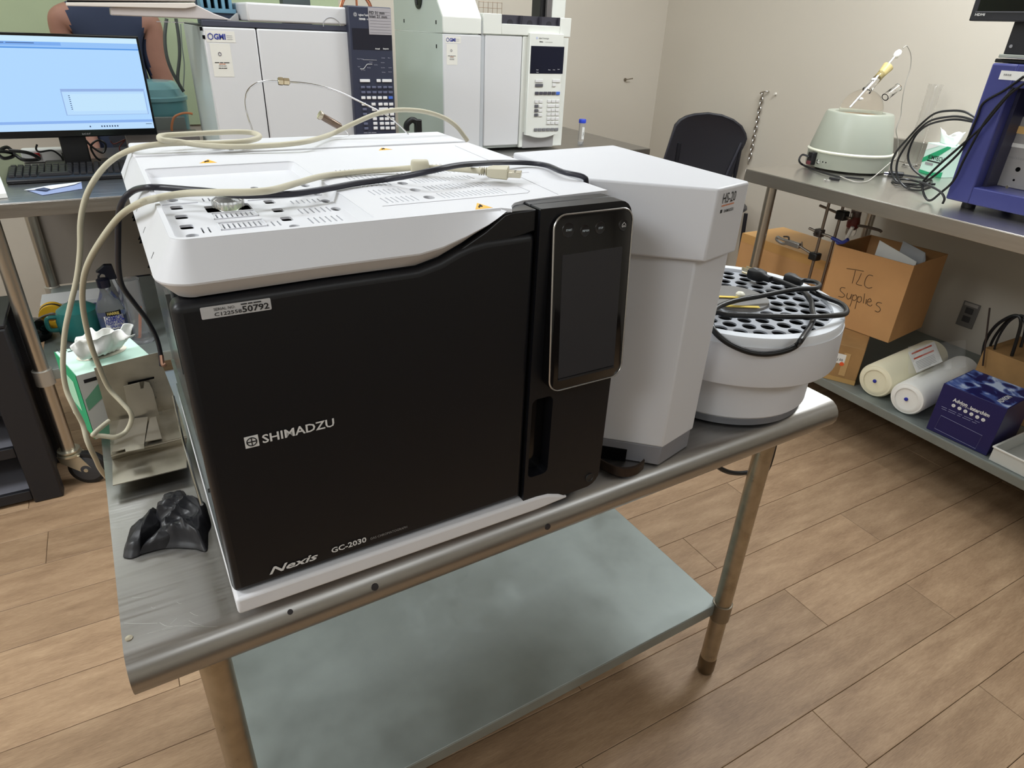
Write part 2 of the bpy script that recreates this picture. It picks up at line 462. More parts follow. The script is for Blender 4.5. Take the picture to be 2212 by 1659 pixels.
b = B().box(LX0-.002, LX1-.006, LY0+.004, LY1-.004, SZ-.004, SZ).box(LX0, LX1-.006, LY0+.004, LY0+.007, SZ-.034, SZ-.004).box(LX0, LX1-.006, LY1-.007, LY1-.004, SZ-.034, SZ-.004)
b.box(LX0-.002, LX0+.001, LY0+.004, LY1-.004, SZ-.034, SZ-.004).box(LX1-.009, LX1-.006, LY0+.004, LY1-.004, SZ-.034, SZ-.004)
obj('lower_shelf', b, GALV, wt, local=True, bevel=.0015)
Ri = Matrix.Rotation(-TR, 4, 'Z')
def on_roll(u, v):
    """first point of the table top or its rolled front edge seen at (u, v), in the table frame"""
    z = TH
    while z > TH-R:
        p = Ri @ at(u, v, z=z)
        dy, dz = p.y-(tyf+R), z-(TH-R)
        if p.y >= tyf+R: return p, V(0, 0, 1)
        if dy*dy+dz*dz <= R*R: return p, V(0, dy, dz).normalized()
        z -= .0002
    return p, V(0, -1, 0)
for (u, v, r) in ((627, 1322, .0034), (810, 1268, .005), (1183, 1138, .005), (265, 1384, .0045)):
    p, nv = on_roll(u, v)
    if u == 265: p.x = tx0+.007
    obj('screw_head' if u == 265 else 'dent_mark', B().lathe([(r, -.0004), (r*.9, .0012), (r*.3, .0015)], p, nv, n=12), mat('dark_spot', rgb(46, 42, 44), .6) if u != 265 else TUBE, wt, local=True)

b = B()
for pts in (((268, 1346), (300, 1347), (340, 1346)), ((345, 1345), (362, 1353), (385, 1352)), ((368, 1348), (376, 1341), (382, 1335)), ((408, 1340), (422, 1347), (440, 1352)), ((410, 1322), (420, 1328), (428, 1330)), ((326, 1311), (331, 1314), (336, 1312)), ((382, 1300), (388, 1304), (392, 1303)), ((350, 1360), (380, 1352), (420, 1353), (470, 1354)), ((285, 1290), (300, 1291), (318, 1289)), ((318, 1368), (360, 1360), (410, 1348))):
    ps_s = [Ri @ at(u, v, z=TH) for u, v in pts]
    b.tube([V(p.x, p.y, TH) for p in ps_s], .00020, n=4, k=3)
obj('scratch', b, mat('scratch_bright', rgb(205, 205, 202), .35, 1.0), wt, local=True)['kind'] = 'stuff'

# ------------------------------------------------------------------ benches at the back and the table on the right
BZ = .974
def bench(name, label, x0, x1, y0, y1, z, legs, shelf_z, apron=.042, caster=True, backsplash=0, along='x', bm=STEEL, collars=True):
    t = thing(name, label, 'bench' if along == 'x' else 'table', ((x0+x1)/2, (y0+y1)/2, 0))
    b = B().box(x0, x1, y0, y1, z-.0025, z).box(x0, x1, y0, y0+.002, z-apron, z-.0025).box(x0, x1, y1-.002, y1, z-apron, z-.0025)
    b.box(x0, x0+.002, y0+.002, y1-.002, z-apron, z-.0025).box(x1-.002, x1, y0+.002, y1-.002, z-apron, z-.0025)
    obj('benchtop', b, bm, t, bevel=.001)
    obj('under_frame', B().box(x0+.05, x1-.05, y0+.05, y1-.05, z-.035, z-.004), GALV, t)
    if backsplash:
        if along == 'y': obj('backsplash', B().box(x1-.02, x1, y0, y1, z, z+backsplash), bm, t, bevel=.003)
        else: obj('backsplash', B().box(x0, x1, y1-.02, y1, z, z+backsplash), bm, t, bevel=.003)
    for lx, ly in legs:
        zb = .135 if caster else .0
        lg = obj('leg', B().lathe([(.0215, zb), (.0215, z-.035)], (lx, ly, 0), n=20), mat('bench_tube', rgb(196, 192, 184), .30, 1.0), t)
        if shelf_z: obj('shelf_collar', B().lathe([(.0215, shelf_z-.05), (.028, shelf_z-.047), (.028, shelf_z+.004), (.0215, shelf_z+.006)], (lx, ly, 0), n=20), mat('cast_collar', rgb(190, 186, 178), .45, .7), lg)
        if caster:
            cs = obj('caster_ring', B().lathe([(.022, .118), (.037, .12), (.037, .126), (.026, .129), (.034, .134), (.034, .139), (.022, .141)], (lx, ly, 0), n=24), mat('zinc', rgb(205, 200, 182), .35, .9), t)
            d = V(.84, -.30, 0).normalized(); s = V(-d.y, d.x, 0)
            w = V(lx, ly, .062)+d*.045
            fk = B()
            for q in (-.021, .018):
                o = V(lx, ly, 0)+s*q
                poly = [o-d*.034+V(0, 0, .118), o+d*.036+V(0, 0, .118), o+d*.062+V(0, 0, .070), o+d*.056+V(0, 0, .050), o+d*.036+V(0, 0, .050), o-d*.026+V(0, 0, .094)]
                fk.ext(poly, s*.003)
            fk.obox(V(lx, ly, .116)-d*.034-s*.021, d*.07, s*.042, V(0, 0, .004))
            obj('fork', fk, MATS['zinc'], cs)
            obj('wheel', B().lathe([(.02, -.014), (.05, -.014), (.0605, -.012), (.062, -.008), (.062, .008), (.0605, .012), (.05, .014), (.02, .014)], w, s, n=32), RUBBER, cs, smooth=30)
            obj('hub', B().lathe([(.012, -.0225), (.044, -.0145), (.047, -.0142), (.047, .0142), (.044, .0145), (.012, .019)], w, s, n=28), mat('wheel_hub', rgb(58, 60, 64), .45), cs)
            obj('axle', B().cyl(w-s*.025, w+s*.025, .007, n=12), MATS['zinc'], cs)
    if shelf_z:
        b = B().box(x0+.03, x1-.03, y0+.03, y1-.03, shelf_z-.003, shelf_z).box(x0+.03, x1-.03, y0+.03, y0+.033, shelf_z-.035, shelf_z-.003).box(x0+.03, x1-.03, y1-.033, y1-.03, shelf_z-.035, shelf_z-.003)
        b.box(x0+.03, x0+.033, y0+.033, y1-.033, shelf_z-.035, shelf_z-.003).box(x1-.033, x1-.03, y0+.033, y1-.033, shelf_z-.035, shelf_z-.003)
        obj('lower_shelf', b, GALV, t, bevel=.001)
    return t
BX0 = -.405
sb1 = bench('steel_bench', 'tall steel bench on casters along the back carrying the lit monitor and keyboard', BX0, 1.07, 1.70, 2.60, BZ,
      [(-.372, 1.735), (1.03, 1.735), (-.372, 2.565), (1.03, 2.565)], .44)
bench('steel_bench', 'steel bench along the back wall carrying the white keypad gas chromatograph', 1.085, 2.235, 1.975, 2.92, BZ,
      [(1.13, 2.02), (2.19, 2.02), (1.13, 2.87), (2.19, 2.87)], .30)
obj('rear_panel', B().box(BX0+.03, 1.04, 2.575, 2.58, .445, BZ-.045), mat('wall_stand_in_taupe', rgb(138, 128, 118), .7), sb1)  # added panel standing in for the wall, darkens the view under the bench
RZ = .972
RX = at(1611, 363.5, z=RZ).x
RY1 = at(1611, 363.5, z=RZ).y
SH = .230
bench('steel_side_table', 'steel table along the right wall holding the heating mantle and the blue machine', RX, XW-.004, -.62, RY1, RZ,
      [(RX+.09, RY1-.085), (XW-.09, RY1-.085), (RX+.09, -.53), (XW-.09, -.53)], SH, apron=.052, caster=True, backsplash=.10, along='y', bm=STEEL_Y)
# ------------------------------------------------------------------ the gas chromatograph (own frame: x along the front, y into depth, z from the table)
gc = thing('gas_chromatograph', 'large white topped gas chromatograph with black door and tilted touchscreen on the work table', 'instrument', (0, 0, TH+.0006), math.radians(.928))
GW, GD, GH = .508, .545, .447
# body and side panels
obj('body', B().box(.012, GW-.004, .032, GD-.01, .020, .400), DARK, gc, local=True)
b = B().ext([(.004, .034, .045), (.004, GD-.004, .045), (.004, GD-.004, .398), (.004, .034, .398)], (.008, 0, 0))
obj('side_panel', b, DGREY, gc, local=True, bevel=.002)
b = B().ext([(GW-.010, .10, .030), (GW-.010, GD-.004, .030), (GW-.010, GD-.004, .444), (GW-.010, .10, .444)], (.008, 0, 0))
obj('side_panel', b, WHITE, gc, local=True, bevel=.002, label='white right side panel')
obj('side_rail', B().box(.0005, .004, .036, GD-.02, .052, .060).box(.0, .004, .055, .075, .30, .385).box(.0, .004, .10, .48, .12, .126), mat('rail_grey', rgb(120, 124, 124), .2, .6), gc, local=True)
obj('rear_panel', B().box(.004, GW-.002, GD-.008, GD-.001, .03, .440), GALV, gc, local=True)
for fx in (.045, GW-.045):
    for fy in (.05, GD-.06):
        obj('foot', B().lathe([(.016, 0), (.018, .004), (.018, .022)], (fx, fy, 0), n=20), RUBBER, gc, local=True)
# white base trim with its tapering tip
b = B().ext([(0, -.006, .019), (.0, -.006, .0425), (.379, -.006, .0425), (.400, -.006, .0425), (.419, -.006, .0405), (.438, -.006, .0335), (.456, -.006, .0225), (.436, -.006, .0215), (.40, -.006, .019)], (0, .042, 0))
b.box(0, .012, .036, GD-.01, .019, .0425)
obj('base_trim', b, WHITE, gc, local=True, bevel=.004, seg=3)
# curved lower edge of the white lid
LC = [(0, .395), (.135, .397), (.182, .397), (.233, .397), (.259, .403), (.287, .415), (.314, .429), (.337, .4455)]
def lidz(x):
    for (a, za), (c, zc) in zip(LC, LC[1:]):
        if x <= c: return za+(zc-za)*(x-a)/(c-a)
    return LC[-1][1]
# door
pts = [(.0, .0435)]+[(x, lidz(x)-.0015) for x in (.0, .06, .135, .182, .21, .233, .246, .259, .272, .280)]+[(.296, .4150), (.313, .4175), (.3775, .4185), (.3775, .0450)]
b = B()
b.ext([V(x, .0, z) for x, z in pts], (0, .030, 0))
obj('oven_door', b, SATIN, gc, local=True, bevel=.009, seg=4)
b = B().ext([V(x, .003, z) for x, z in [(.270, .40), (.3775, .4195), (.3775, .4440), (.348, .4440), (.337, .4420), (.314, .4260), (.287, .4120)]], (0, .028, 0))
obj('door_hood', b, mat('hood_black', rgb(20, 20, 23), .25), gc, local=True, bevel=.002)
# lid skirt: lofted along the plan outline
path = []   # (x, y, nx, ny, zlow)
rc = .026
for i in range(7): path.append((0, GD-.03-(GD-.03-rc)*i/6, -1, 0, .395))
for i in range(1, 8):
    a = math.radians(180+90*i/8); path.append((rc+rc*math.cos(a), rc+rc*math.sin(a), math.cos(a), math.sin(a), .395))
for x in (rc, .06, .1, .135, .16, .182, .21, .233, .246, .259, .272, .287, .300, .314, .326, .337):
    path.append((x, 0, 0, -1, lidz(x)))
top = []
rings = []
for x, y, nx, ny, zl in path:
    k = min(1, (GH-.003-zl)/.050); k = max(k, .05)
    pt = lambda off, z: V(x+nx*off, y+ny*off, z)
    top.append(pt(-.012, GH))
    rings.append([pt(-.009, zl), pt(-.0075, zl+.0005), pt(.0070*k, zl+.0165*k), pt(.0075*k, zl+.0185*k), pt(-.0105, GH-.0025), pt(-.0118, GH-.0004), pt(-.0135, GH-.0010), pt(-.0135, zl+.001)])
b = B()
n = len(rings[0]); kk = 0
for r in rings: b.v += r
for a in range(len(rings)-1):
    for i in range(n):
        j = (i+1) % n; b.f.append((a*n+i, a*n+j, (a+1)*n+j, (a+1)*n+i))
b.f.append(tuple(range(n))); b.f.append(tuple((len(rings)-1)*n+i for i in range(n)))
lid = obj('lid', b, LIDW, gc, local=True, smooth=28)
# thin side slots on the left of the skirt
b = B()
for yy, z0, z1 in ((.262, .398, .404), (.248, .398, .410), (.168, .398, .404), (.154, .398, .412), (.062, .400, .412)):
    xx = lambda z: -.0075+.018*(z-.412)/.0325-.0004
    b.ext([V(xx(z0+.010), yy, z0+.010), V(xx(z1+.012), yy, z1+.012), V(xx(z1+.012), yy+.0025, z1+.012), V(xx(z0+.010), yy+.0025, z0+.010)], (.003, 0, 0))
obj('side_slot', b, DARK, lid, local=True)['kind'] = 'stuff'
# lid top plate with its recess and the vents of the right half
def slots(x0, x1, n, y, l, w=.0017):
    return [rrect(x0+(x1-x0)*i/(n-1)-w/2, x0+(x1-x0)*i/(n-1)+w/2, y-l/2, y+l/2, w/2, 2) for i in range(n)]
outer = [(p.x, p.y) for p in top if True]
outer = [(outer[0][0], .426)]+[q for q in outer if q[1] < .42]
outer += [(.346, .004), (.352, .016), (.362, .027), (.378, .034), (.42, .0385), (.47, .042), (GW-.002, .044), (GW-.002, .426)]
RX0, RX1, RY0, RY1_ = .0165, .198, .018, .345
holes = [rrect(RX0, RX1, RY0, RY1_, .008)]
for y, l in ((.256, .018), (.213, .020), (.169, .022), (.127, .025), (.087, .025)):
    holes += slots(.232, .268, 7, y, l); holes += slots(.300, .380, 15, y, l)
for y in (.238, .200, .163, .124, .084): holes.append(ell(.284, y, .0062, .0085))
me = plate(outer, holes, .004)
b = B().take(me, Matrix.Translation((0, 0, GH)))
obj('lid_top', b, LIDW, lid, local=True, smooth=30)
obj('vent_well', B().box(.222, .392, .060, .275, GH-.060, GH-.040), DARK, lid, local=True)
# recess: sloping wall and floor plate with openings
fz = GH-.0095
b = B()
a0 = rrect(RX0, RX1, RY0, RY1_, .008); a1 = rrect(RX0+.003, RX1-.008, RY0+.002, RY1_-.012, .006)
b.loft([[V(x, y, GH-.001) for x, y in a0], [V(x, y, fz-.001) for x, y in a1]], cap=False)
obj('recess_wall', b, LIDW, lid, local=True, smooth=30)
rh = [ell(.125, .240, .0045, .0050), ell(.032, .205, .0058, .0068), ell(.033, .056, .0058, .0068), ell(.126, .054, .0052, .0066)]
for y in (.170, .129, .089): rh.append(rrect(.0262, .0382, y-.0085, y+.0085, .003, 3))
for y in (.163, .123, .085): rh.append(rrect(.1200, .1312, y-.0085, y+.0085, .003, 3))
for y in (.232, .187, .146, .107): rh.append(ell(.1835, y, .0052, .0080))
rh.append(rrect(.058, .103, .137, .166, .002))
rh += slots(.044, .050, 2, .071, .020); rh += slots(.109, .115, 2, .071, .018)
rh += slots(.148, .178, 6, .152, .016); rh += slots(.146, .176, 6, .109, .021); rh += slots(.146, .176, 6, .069, .023); rh += slots(.148, .178, 6, .196, .018)
rh += slots(.062, .080, 4, .196, .016)
rh += slots(.064, .098, 8, .118, .018); rh += slots(.064, .098, 8, .077, .020)
me = plate(rrect(RX0+.001, RX1-.006, RY0+.001, RY1_-.010, .006), rh, .0025)
b = B().take(me, Matrix.Translation((0, 0, fz)))
obj('recess_floor', b, LIDW, lid, local=True, smooth=30)
obj('recess_well', B().box(RX0+.004, RX1-.009, RY0+.004, RY1_-.014, fz-.045, fz-.028), DARK, lid, local=True)
# raised frames round the two middle grilles and the plate joints
b = B()
for y0, y1 in ((.106, .131), (.064, .091)):
    for q in ((.0595, .0605, y0, y1), (.1020, .1030, y0, y1), (.0595, .1030, y0, y0+.001), (.0595, .1030, y1-.001, y1)):
        b.box(q[0], q[1], q[2], q[3], fz-.0005, fz+.0012)
b.box(.020, .055, .1845, .1855, fz-.0005, fz+.001).box(.105, .188, .1745, .1755, fz-.0005, fz+.001)
obj('grille_frame', b, LIDW, lid, local=True)['kind'] = 'stuff'
# inlet opening: dark metal and a glass like septum cap
b = B().box(.060, .100, .139, .164, fz-.020, fz-.010).cyl((.066, .146, fz-.012), (.094, .150, fz-.005), .003, n=10).cyl((.070, .160, fz-.010), (.072, .142, fz-.004), .0028, n=10)
inl = obj('inlet_block', b, mat('inlet_metal', rgb(96, 92, 88), .35, .9), gc, local=True)
b = B().lathe([(.006, fz-.006), (.0105, fz-.002), (.0145, fz+.0005), (.0160, fz+.004), (.0158, fz+.008), (.0125, fz+.0105), (.004, fz+.0112)], (.0815, .155, 0), n=28)
for i in range(22):
    a = math.pi*2*i/22; b.box(.0815+.0158*math.cos(a)-.0007, .0815+.0158*math.cos(a)+.0007, .155+.0158*math.sin(a)-.0007, .155+.0158*math.sin(a)+.0007, fz+.001, fz+.008)
obj('septum_cap', b, mat('cap_clear', rgb(240, 240, 238), .08, trans=.85, ior=1.35), inl, local=True)
# rear cover strip
b = B().ext([(0, .432, .395), (0, GD-.002, .395), (0, GD-.002, GH-.004), (.006, GD-.006, GH+.003), (.006, .436, GH+.002), (.003, .432, GH-.003)], (.0, 0, 0)) if False else B()
b.box(.010, GW-.003, .4315, GD-.004, GH-.012, GH+.002)
obj('rear_cover', b, LIDW, gc, local=True, bevel=.003)
b = B().box(.012, GW-.006, .4265, .431, GH-.012, GH-.006)
obj('cover_gap', b, mat('gap_grey', rgb(120, 120, 126), .6), gc, local=True)
obj('hinge_boss', B().lathe([(.012, GH+.002), (.011, GH+.0045), (.004, GH+.005)], (.118, .452, 0), n=18).box(.132, .138, .438, .446, GH+.001, GH+.006).box(.150, .153, .438, .450, GH+.001, GH+.006), LIDW, gc, local=True)
# faint moulded lines on the right half of the lid
b = B().tube([(.221, .063, GH), (.300, .0635, GH), (.402, .064, GH), (.410, .072, GH), (.410, .10, GH)], .0005, n=5, smooth=False)
b.tube([(.433, .045, GH), (.443, .15, GH), (.447, .17, GH)], .0005, n=5, smooth=False).tube([(.40, .158, GH), (.449, .171, GH), (.470, .172, GH)], .0005, n=5, smooth=False).tube([(.449, .171, GH), (.4605, .271, GH), (.47, .40, GH)], .0005, n=5, smooth=False)
obj('moulded_line', b, mat('line_grey', rgb(178, 178, 184), .6), lid, local=True)
# warning triangles
gi = rootmat(gc).inverted()
def tri(pts, name='warning_label'):
    ps = [Vector((p[0], p[1], p[2])) for p in pts]; c = (ps[0]+ps[1]+ps[2])/3
    o = obj(name, B().ext([p+V(0, 0, .0002) for p in ps], (0, 0, .0003)), PRINT_K, gc, local=True, smooth=0)
    obj('yellow_field', B().ext([c+(p-c)*.74+V(0, 0, .0005) for p in ps], (0, 0, .0003)), YELLOW, o, local=True, smooth=0)
    m = (ps[0]+ps[1])/2
    q = B()
    q.tube([c+(ps[0]-c)*.30+V(0, 0, .0010), c+V(0.0003, 0, .0010), c+(m-c)*.35+V(0, 0, .0010), c+(ps[1]-c)*.28+V(0, 0, .0010)], .0009, n=5)
    obj('symbol', q, PRINT_K, o, local=True)
gl = lambda u, v, z=TH+GH: gi @ at(u, v, z=z)
tri([gl(1027, 437), gl(1022, 456), gl(1073, 451)])
tri([gl(822, 319), gl(814, 327), gl(854, 324)])
tri([gl(449, 344), gl(424, 355), gl(476, 353)])

# ---- right front module
def rcorner(x0, x1, z0, z1, r, n=6, which='all'):
    return rrect(x0, x1, z0, z1, r, n)
mo = [(.3785, .046), (.3785, .4455)]
mo += [(.490+.019*math.cos(math.radians(a)), .4265+.019*math.sin(math.radians(a))) for a in (90, 70, 50, 30, 15, 0)]
mo += [(.487+.022*math.cos(math.radians(a)), .050+.022*math.sin(math.radians(a))) for a in (0, -20, -40, -60, -80, -90)]
mo += [(.40, .027), (.3785, .030)]
grip = rrect(.3835, .4155, .079, .202, .008)
me = plate(mo, [grip], .022)
Mf = Matrix(((1, 0, 0, 0), (0, 0, -1, -.003), (0, 1, 0, 0), (0, 0, 0, 1)))
module = obj('control_module', B().take(me, Mf), SATIN, gc, local=True, smooth=40, bevel=.0015)
b = B().ext([V(x, .0195, z) for x, z in mo], (0, .020, 0))
obj('module_back', b, SATIN, module, local=True, bevel=.002)
obj('door_seam', B().box(.3775, .3786, .002, .03, .045, .444), DARK, module, local=True)
bt = obj('round_button', B().lathe([(.0075, 0), (.007, .0016), (.0055, .0016), (.005, .0006), (.0, .0006)], (.492, -.003, .044), (0, -1, 0), n=20), mat('button_black', rgb(34, 34, 36), .4), module, local=True)
obj('finger_grip', B().box(.384, .415, .016, .0185, .08, .2015), GLOSSB, module, local=True)
# tilted display
BZ0, BZ1 = .219, .4385
ez = V(0, .0165, BZ1-BZ0).normalized(); ex = V(1, 0, 0); en = ex.cross(ez)   # en points to the viewer
o0 = V(.3935, -.0215, BZ0)
def D(x, z, n=0): return o0+ex*x+ez*z+en*n
DW, DH = .1155, (V(0, .0165, BZ1-BZ0)).length
def dring(x0, x1, z0, z1, r, n): return [D(x, z, n) for x, z in rrect(x0, x1, z0, z1, r, 8)]
b = B().loft([dring(.001, DW-.001, .001, DH-.001, .016, -.016), dring(0, DW, 0, DH, .017, -.004), dring(0, DW, 0, DH, .017, 0), dring(.002, DW-.002, .002, DH-.002, .015, .0015)])
disp = obj('touch_display', b, GLOSSB, gc, local=True, smooth=45)
rg = dring(.0012, DW-.0012, .0012, DH-.0012, .016, .0010)
obj('silver_rim', B().tube(rg+[rg[0], rg[1]], .0011, n=6, smooth=False), mat('silver_rim', rgb(205, 205, 205), .25, .9), disp, local=True)
obj('screen', B().loft([dring(.0135, .1010, .018, .1735, .001, .0008), dring(.0135, .1010, .018, .1735, .001, .0020)]), SCREENOFF, disp, local=True, smooth=0)
obj('screen_sill', B().loft([dring(.0135, .1010, .0145, .0172, .001, .0008), dring(.0135, .1010, .0145, .0172, .001, .0030)]), mat('sill', rgb(40, 40, 42), .3), disp, local=True, smooth=0)
for (x, z, r, tx, w) in ((.0205, .2015, .0088, 'START', .0085), (.0440, .1985, .0070, 'PREP RUN', .0092), (.0655, .1995, .0072, 'STOP', .0066), (.1000, .1995, .0070, None, 0)):
    o = obj('touch_button', B().lathe([(r, 0), (r*.93, .0008), (r*.88, .0006), (0, .0006)], D(x, z, .0015), en, n=24), mat('touch_button', rgb(30, 29, 31), .35), disp, local=True)
    if tx: text(tx, D(x-w/2, z-.001, .0030), ex, ez, .0022, mat('cyan_print', rgb(190, 205, 215), .6), o, w=w, bold=.02, local=True, lift=.0002)
    else:
        obj('home_symbol', B().tube([D(x-.0026, z-.0022, .0030), D(x-.0026, z+.0006, .0030), D(x, z+.0032, .0030), D(x+.0026, z+.0006, .0030), D(x+.0026, z-.0022, .0030), D(x+.0008, z-.0022, .0030), D(x+.0008, z-.0006, .0030), D(x-.0008, z-.0006, .0030), D(x-.0008, z-.0022, .0030), D(x-.0026, z-.0022, .0030)], .0003, n=5, smooth=False), PRINT_W, o, local=True)
# printing on the door
yf = -.0006
def dtext(s, x, z, h, w, m=PRINT_W, **k): return text(s, (x, yf, z), (1, 0, 0), (0, 0, 1), h, m, gc, w=w, local=True, **k)
LB = mat('label_silver', rgb(196, 196, 198), .4)
lb = obj('serial_label', B().ext([V(x, -.0003, z) for x, z in rrect(.0230, .0840, .3765, .3880, .0012)], (0, -.0003, 0)), LB, gc, local=True, smooth=0)
def ltext(s, x, z, h, w, **k): return text(s, (x, -.0009, z), (1, 0, 0), (0, 0, 1), h, PRINT_K, lb, w=w, local=True, lift=.0002, **k)
ltext('SERIAL NO.', .0340, .3835, .0027, .0185)
ltext('C122558', .0340, .3783, .0034, .0235, bold=.01)
ltext('50792', .0580, .3782, .0058, .0240, bold=.02)
bars((.0575, -.0009, .3856), (1, 0, 0), (0, 0, 1), .018, .0010, PRINT_K, lb, local=True, lift=.0003)
lg = obj('logo_square', B().box(.0395, .0530, yf-.0004, yf, .2320, .2455), PRINT_W, gc, local=True, smooth=0)
cx, cz, rr = .04625, .23875, .0047
b = B().tube([V(cx+rr*math.cos(2*math.pi*i/28), yf-.0006, cz+rr*math.sin(2*math.pi*i/28)) for i in range(30)], .0006, n=6, smooth=False)
b.box(cx-.0005, cx+.0005, yf-.0010, yf-.0004, cz-rr, cz+rr).box(cx-rr, cx+rr, yf-.0010, yf-.0004, cz-.0005, cz+.0005)
obj('logo_ring', b, PRINT_K, lg, local=True)
dtext('SHIMADZU', .0565, .2340, .0098, .0745, bold=.018)
dtext('Nexis', .0400, .0590, .0096, .0560, bold=.022, shear=.35)
dtext('GC-2030', .1120, .0605, .0075, .0430, bold=.022)
dtext('GAS CHROMATOGRAPH', .1600, .0610, .0036, .0480, m=PRINT_G)

# ------------------------------------------------------------------ headspace sampler beside it
hs = thing('headspace_sampler', 'grey white headspace sampler with overhanging angled head and round vial carousel', 'instrument', (.70, .20, TH))
ZT, ZB2 = 1.292, 1.193
hp = [(u, v) for u, v in ((1108, 329), (1325, 313), (1620, 392), (1553, 408), (1270, 385))]
hd = [at(u, v, z=ZT).xy for u, v in hp]
hd[0].x = max(hd[0].x, .522); hd[4].x = max(hd[4].x, .522)
b = B().prism(hd, ZB2, ZT)
head = obj('sampler_head', b, HSW, hs, bevel=.0035, seg=3)
cp = [V(.652, .027), V(.738, .049), V(.730, .345), V(.530, .345), V(.526, .140)]
col = obj('column', B().prism(cp, TH+.036, ZB2), HSW, hs, bevel=.003, seg=3)
b = B().prism([V(.6515, .0285), V(.734, .050), V(.726, .340), V(.534, .340), V(.531, .138)], TH+.001, TH+.036)
obj('plinth', b, HSG, hs, bevel=.002)
# side cover seen in the gap beside the touchscreen
e = (cp[4]-cp[0]).normalized(); nrm = V(-e.y, e.x); nrm = -nrm if nrm.y > 0 else nrm
def cpt(t, off): q = cp[0]+e*t+nrm*off; return q
b = B().prism([cpt(.092, .004), cpt(.160, .004), cpt(.160, -.002), cpt(.092, -.002)], TH+.255, ZB2-.001)
obj('side_cover', b, HSW, hs, bevel=.001)
b = B().prism([cpt(.088, .002), cpt(.160, .002), cpt(.160, -.001), cpt(.088, -.001)], TH+.240, TH+.2555)
obj('cover_gap', b, DARK, hs)
b = B().prism([cpt(.055, .003), cpt(.150, .003), cpt(.150, -.002), cpt(.055, -.002)], TH+.001, TH+.022)
obj('plinth_recess', b, DARK, hs)
# printing on the head
A0 = at(1553, 408, z=ZT); A1 = at(1620, 392, z=ZT); fx = (A1-A0); fx.z = 0; fx.normalize(); fz_ = V(0, 0, 1)
fn = fx.cross(fz_)
def HP(u, v):
    d = ray(u, v); t = (A0-CAM).dot(fn)/d.dot(fn); return CAM+d*t
def htext(s, u, v, u2, v2, h, m, **k):
    p, q = HP(u, v), HP(u2, v2); return text(s, p+fn*.0003, fx, fz_, h, m, head, w=(q-p).dot(fx), **k)
htext('HS-20', 1559, 440, 1587, 431, .0135, PRINT_K)
p, q = HP(1558, 446.5), HP(1584, 439)
bars(p+fn*.0003, fx, fz_, (q-p).dot(fx), .0018, PRINT_O, head)
htext('SHIMADZU', 1562, 459, 1583, 452.5, .0038, PRINT_K, bold=.02)
p = HP(1555, 461)
obj('logo_square', B().obox(p, fx*.0045, fn*.0004, fz_*.0045), PRINT_K, head, smooth=0)
# carousel drum
CC = V(.945, .197, 0)
b = B().lathe([(.150, TH+.001), (.1605, TH+.004), (.1615, TH+.016), (.160, TH+.018)], CC, n=72)
obj('drum_base', b, mat('drum_grey', rgb(112, 114, 120), .5), hs)
b = B().lathe([(.162, TH+.018), (.1655, TH+.022), (.1655, .9475)], CC, n=72)
obj('lower_drum', b, HSW, hs)
b = B().lathe([(.1655, .9475), (.1995, .9475), (.2005, .950), (.1965, 1.0195), (.190, 1.0195)], CC, n=80, cap=False)
obj('upper_drum', b, HSW, hs)
b = B().lathe([(.1955, 1.0195), (.1945, 1.023), (.1945, 1.030), (.1925, 1.035), (.1745, 1.035), (.1735, 1.025)], CC, n=80, cap=False)
rim = obj('carousel_rim', b, mat('rim_white', rgb(226, 230, 236), .35), hs)
b = B()
for a in (-60, -46, -30, -14, 2):
    t_ = math.radians(a); d = V(math.cos(t_), math.sin(t_), 0); s = V(-d.y, d.x, 0)
    b.obox(CC+d*.186-s*.0006+V(0, 0, 1.0348), d*.006, s*.0012, V(0, 0, .0006))
obj('rim_mark', b, PRINT_G, rim)
b = B()
for a, l in ((-52, .022), (-34, .020), (-20, .018)):
    t_ = math.radians(a); d = V(math.cos(t_), math.sin(t_), 0); s = V(-d.y, d.x, 0)
    b.obox(CC+d*.1972-s*.0012+V(0, 0, 1.016-l), d*.001, s*.0024, V(0, 0, l))
obj('drum_slot', b, PRINT_G, hs)
# vial tray: a plate with a ring pattern of notched holes
def keyhole(cx, cy, r, a):
    pts = []
    for i in range(18):
        t_ = 2*math.pi*i/18+a; q = r
        pts.append((cx+q*math.cos(t_), cy+q*math.sin(t_)))
    return pts
hl = []
for ring_r, cnt, ph in ((.1575, 30, 0), (.1305, 25, 5), (.1035, 20, 0), (.0785, 15, 8)):
    for i in range(cnt):
        a = 2*math.pi*i/cnt+math.radians(ph)
        x, y = ring_r*math.cos(a), ring_r*math.sin(a)
        hl.append(keyhole(x, y, .0122, a))
me = plate(ell(0, 0, .1735, .1735, 72), hl, .003)
tray = obj('vial_tray', B().take(me, Matrix.Translation((CC.x, CC.y, 1.0295))), mat('tray_grey', rgb(168, 172, 180), .4), hs, smooth=30)
obj('tray_well', B().lathe([(.1728, 1.0262), (.1728, .960), (.001, .960)], CC, n=48, cap=False), DARK, hs)
b = B()
for i in range(36):
    a = 2*math.pi*(i+.5)/36; d = V(math.cos(a), math.sin(a), 0); s = V(-d.y, d.x, 0)
    b.obox(CC+d*.1715-s*.0012+V(0, 0, 1.0295), d*.002, s*.0024, V(0, 0, .0018))
obj('tray_tab', b, mat('tray_tab', rgb(205, 208, 214), .4), tray)['kind'] = 'stuff'
hubm = mat('hub_grey', rgb(120, 118, 116), .45)
hub = obj('tray_hub', B().lathe([(.0645, 1.0295), (.063, 1.034), (.050, 1.035), (.02, 1.035)], CC, n=48), hubm, tray)
q0 = at(1600, 650, z=1.036); 
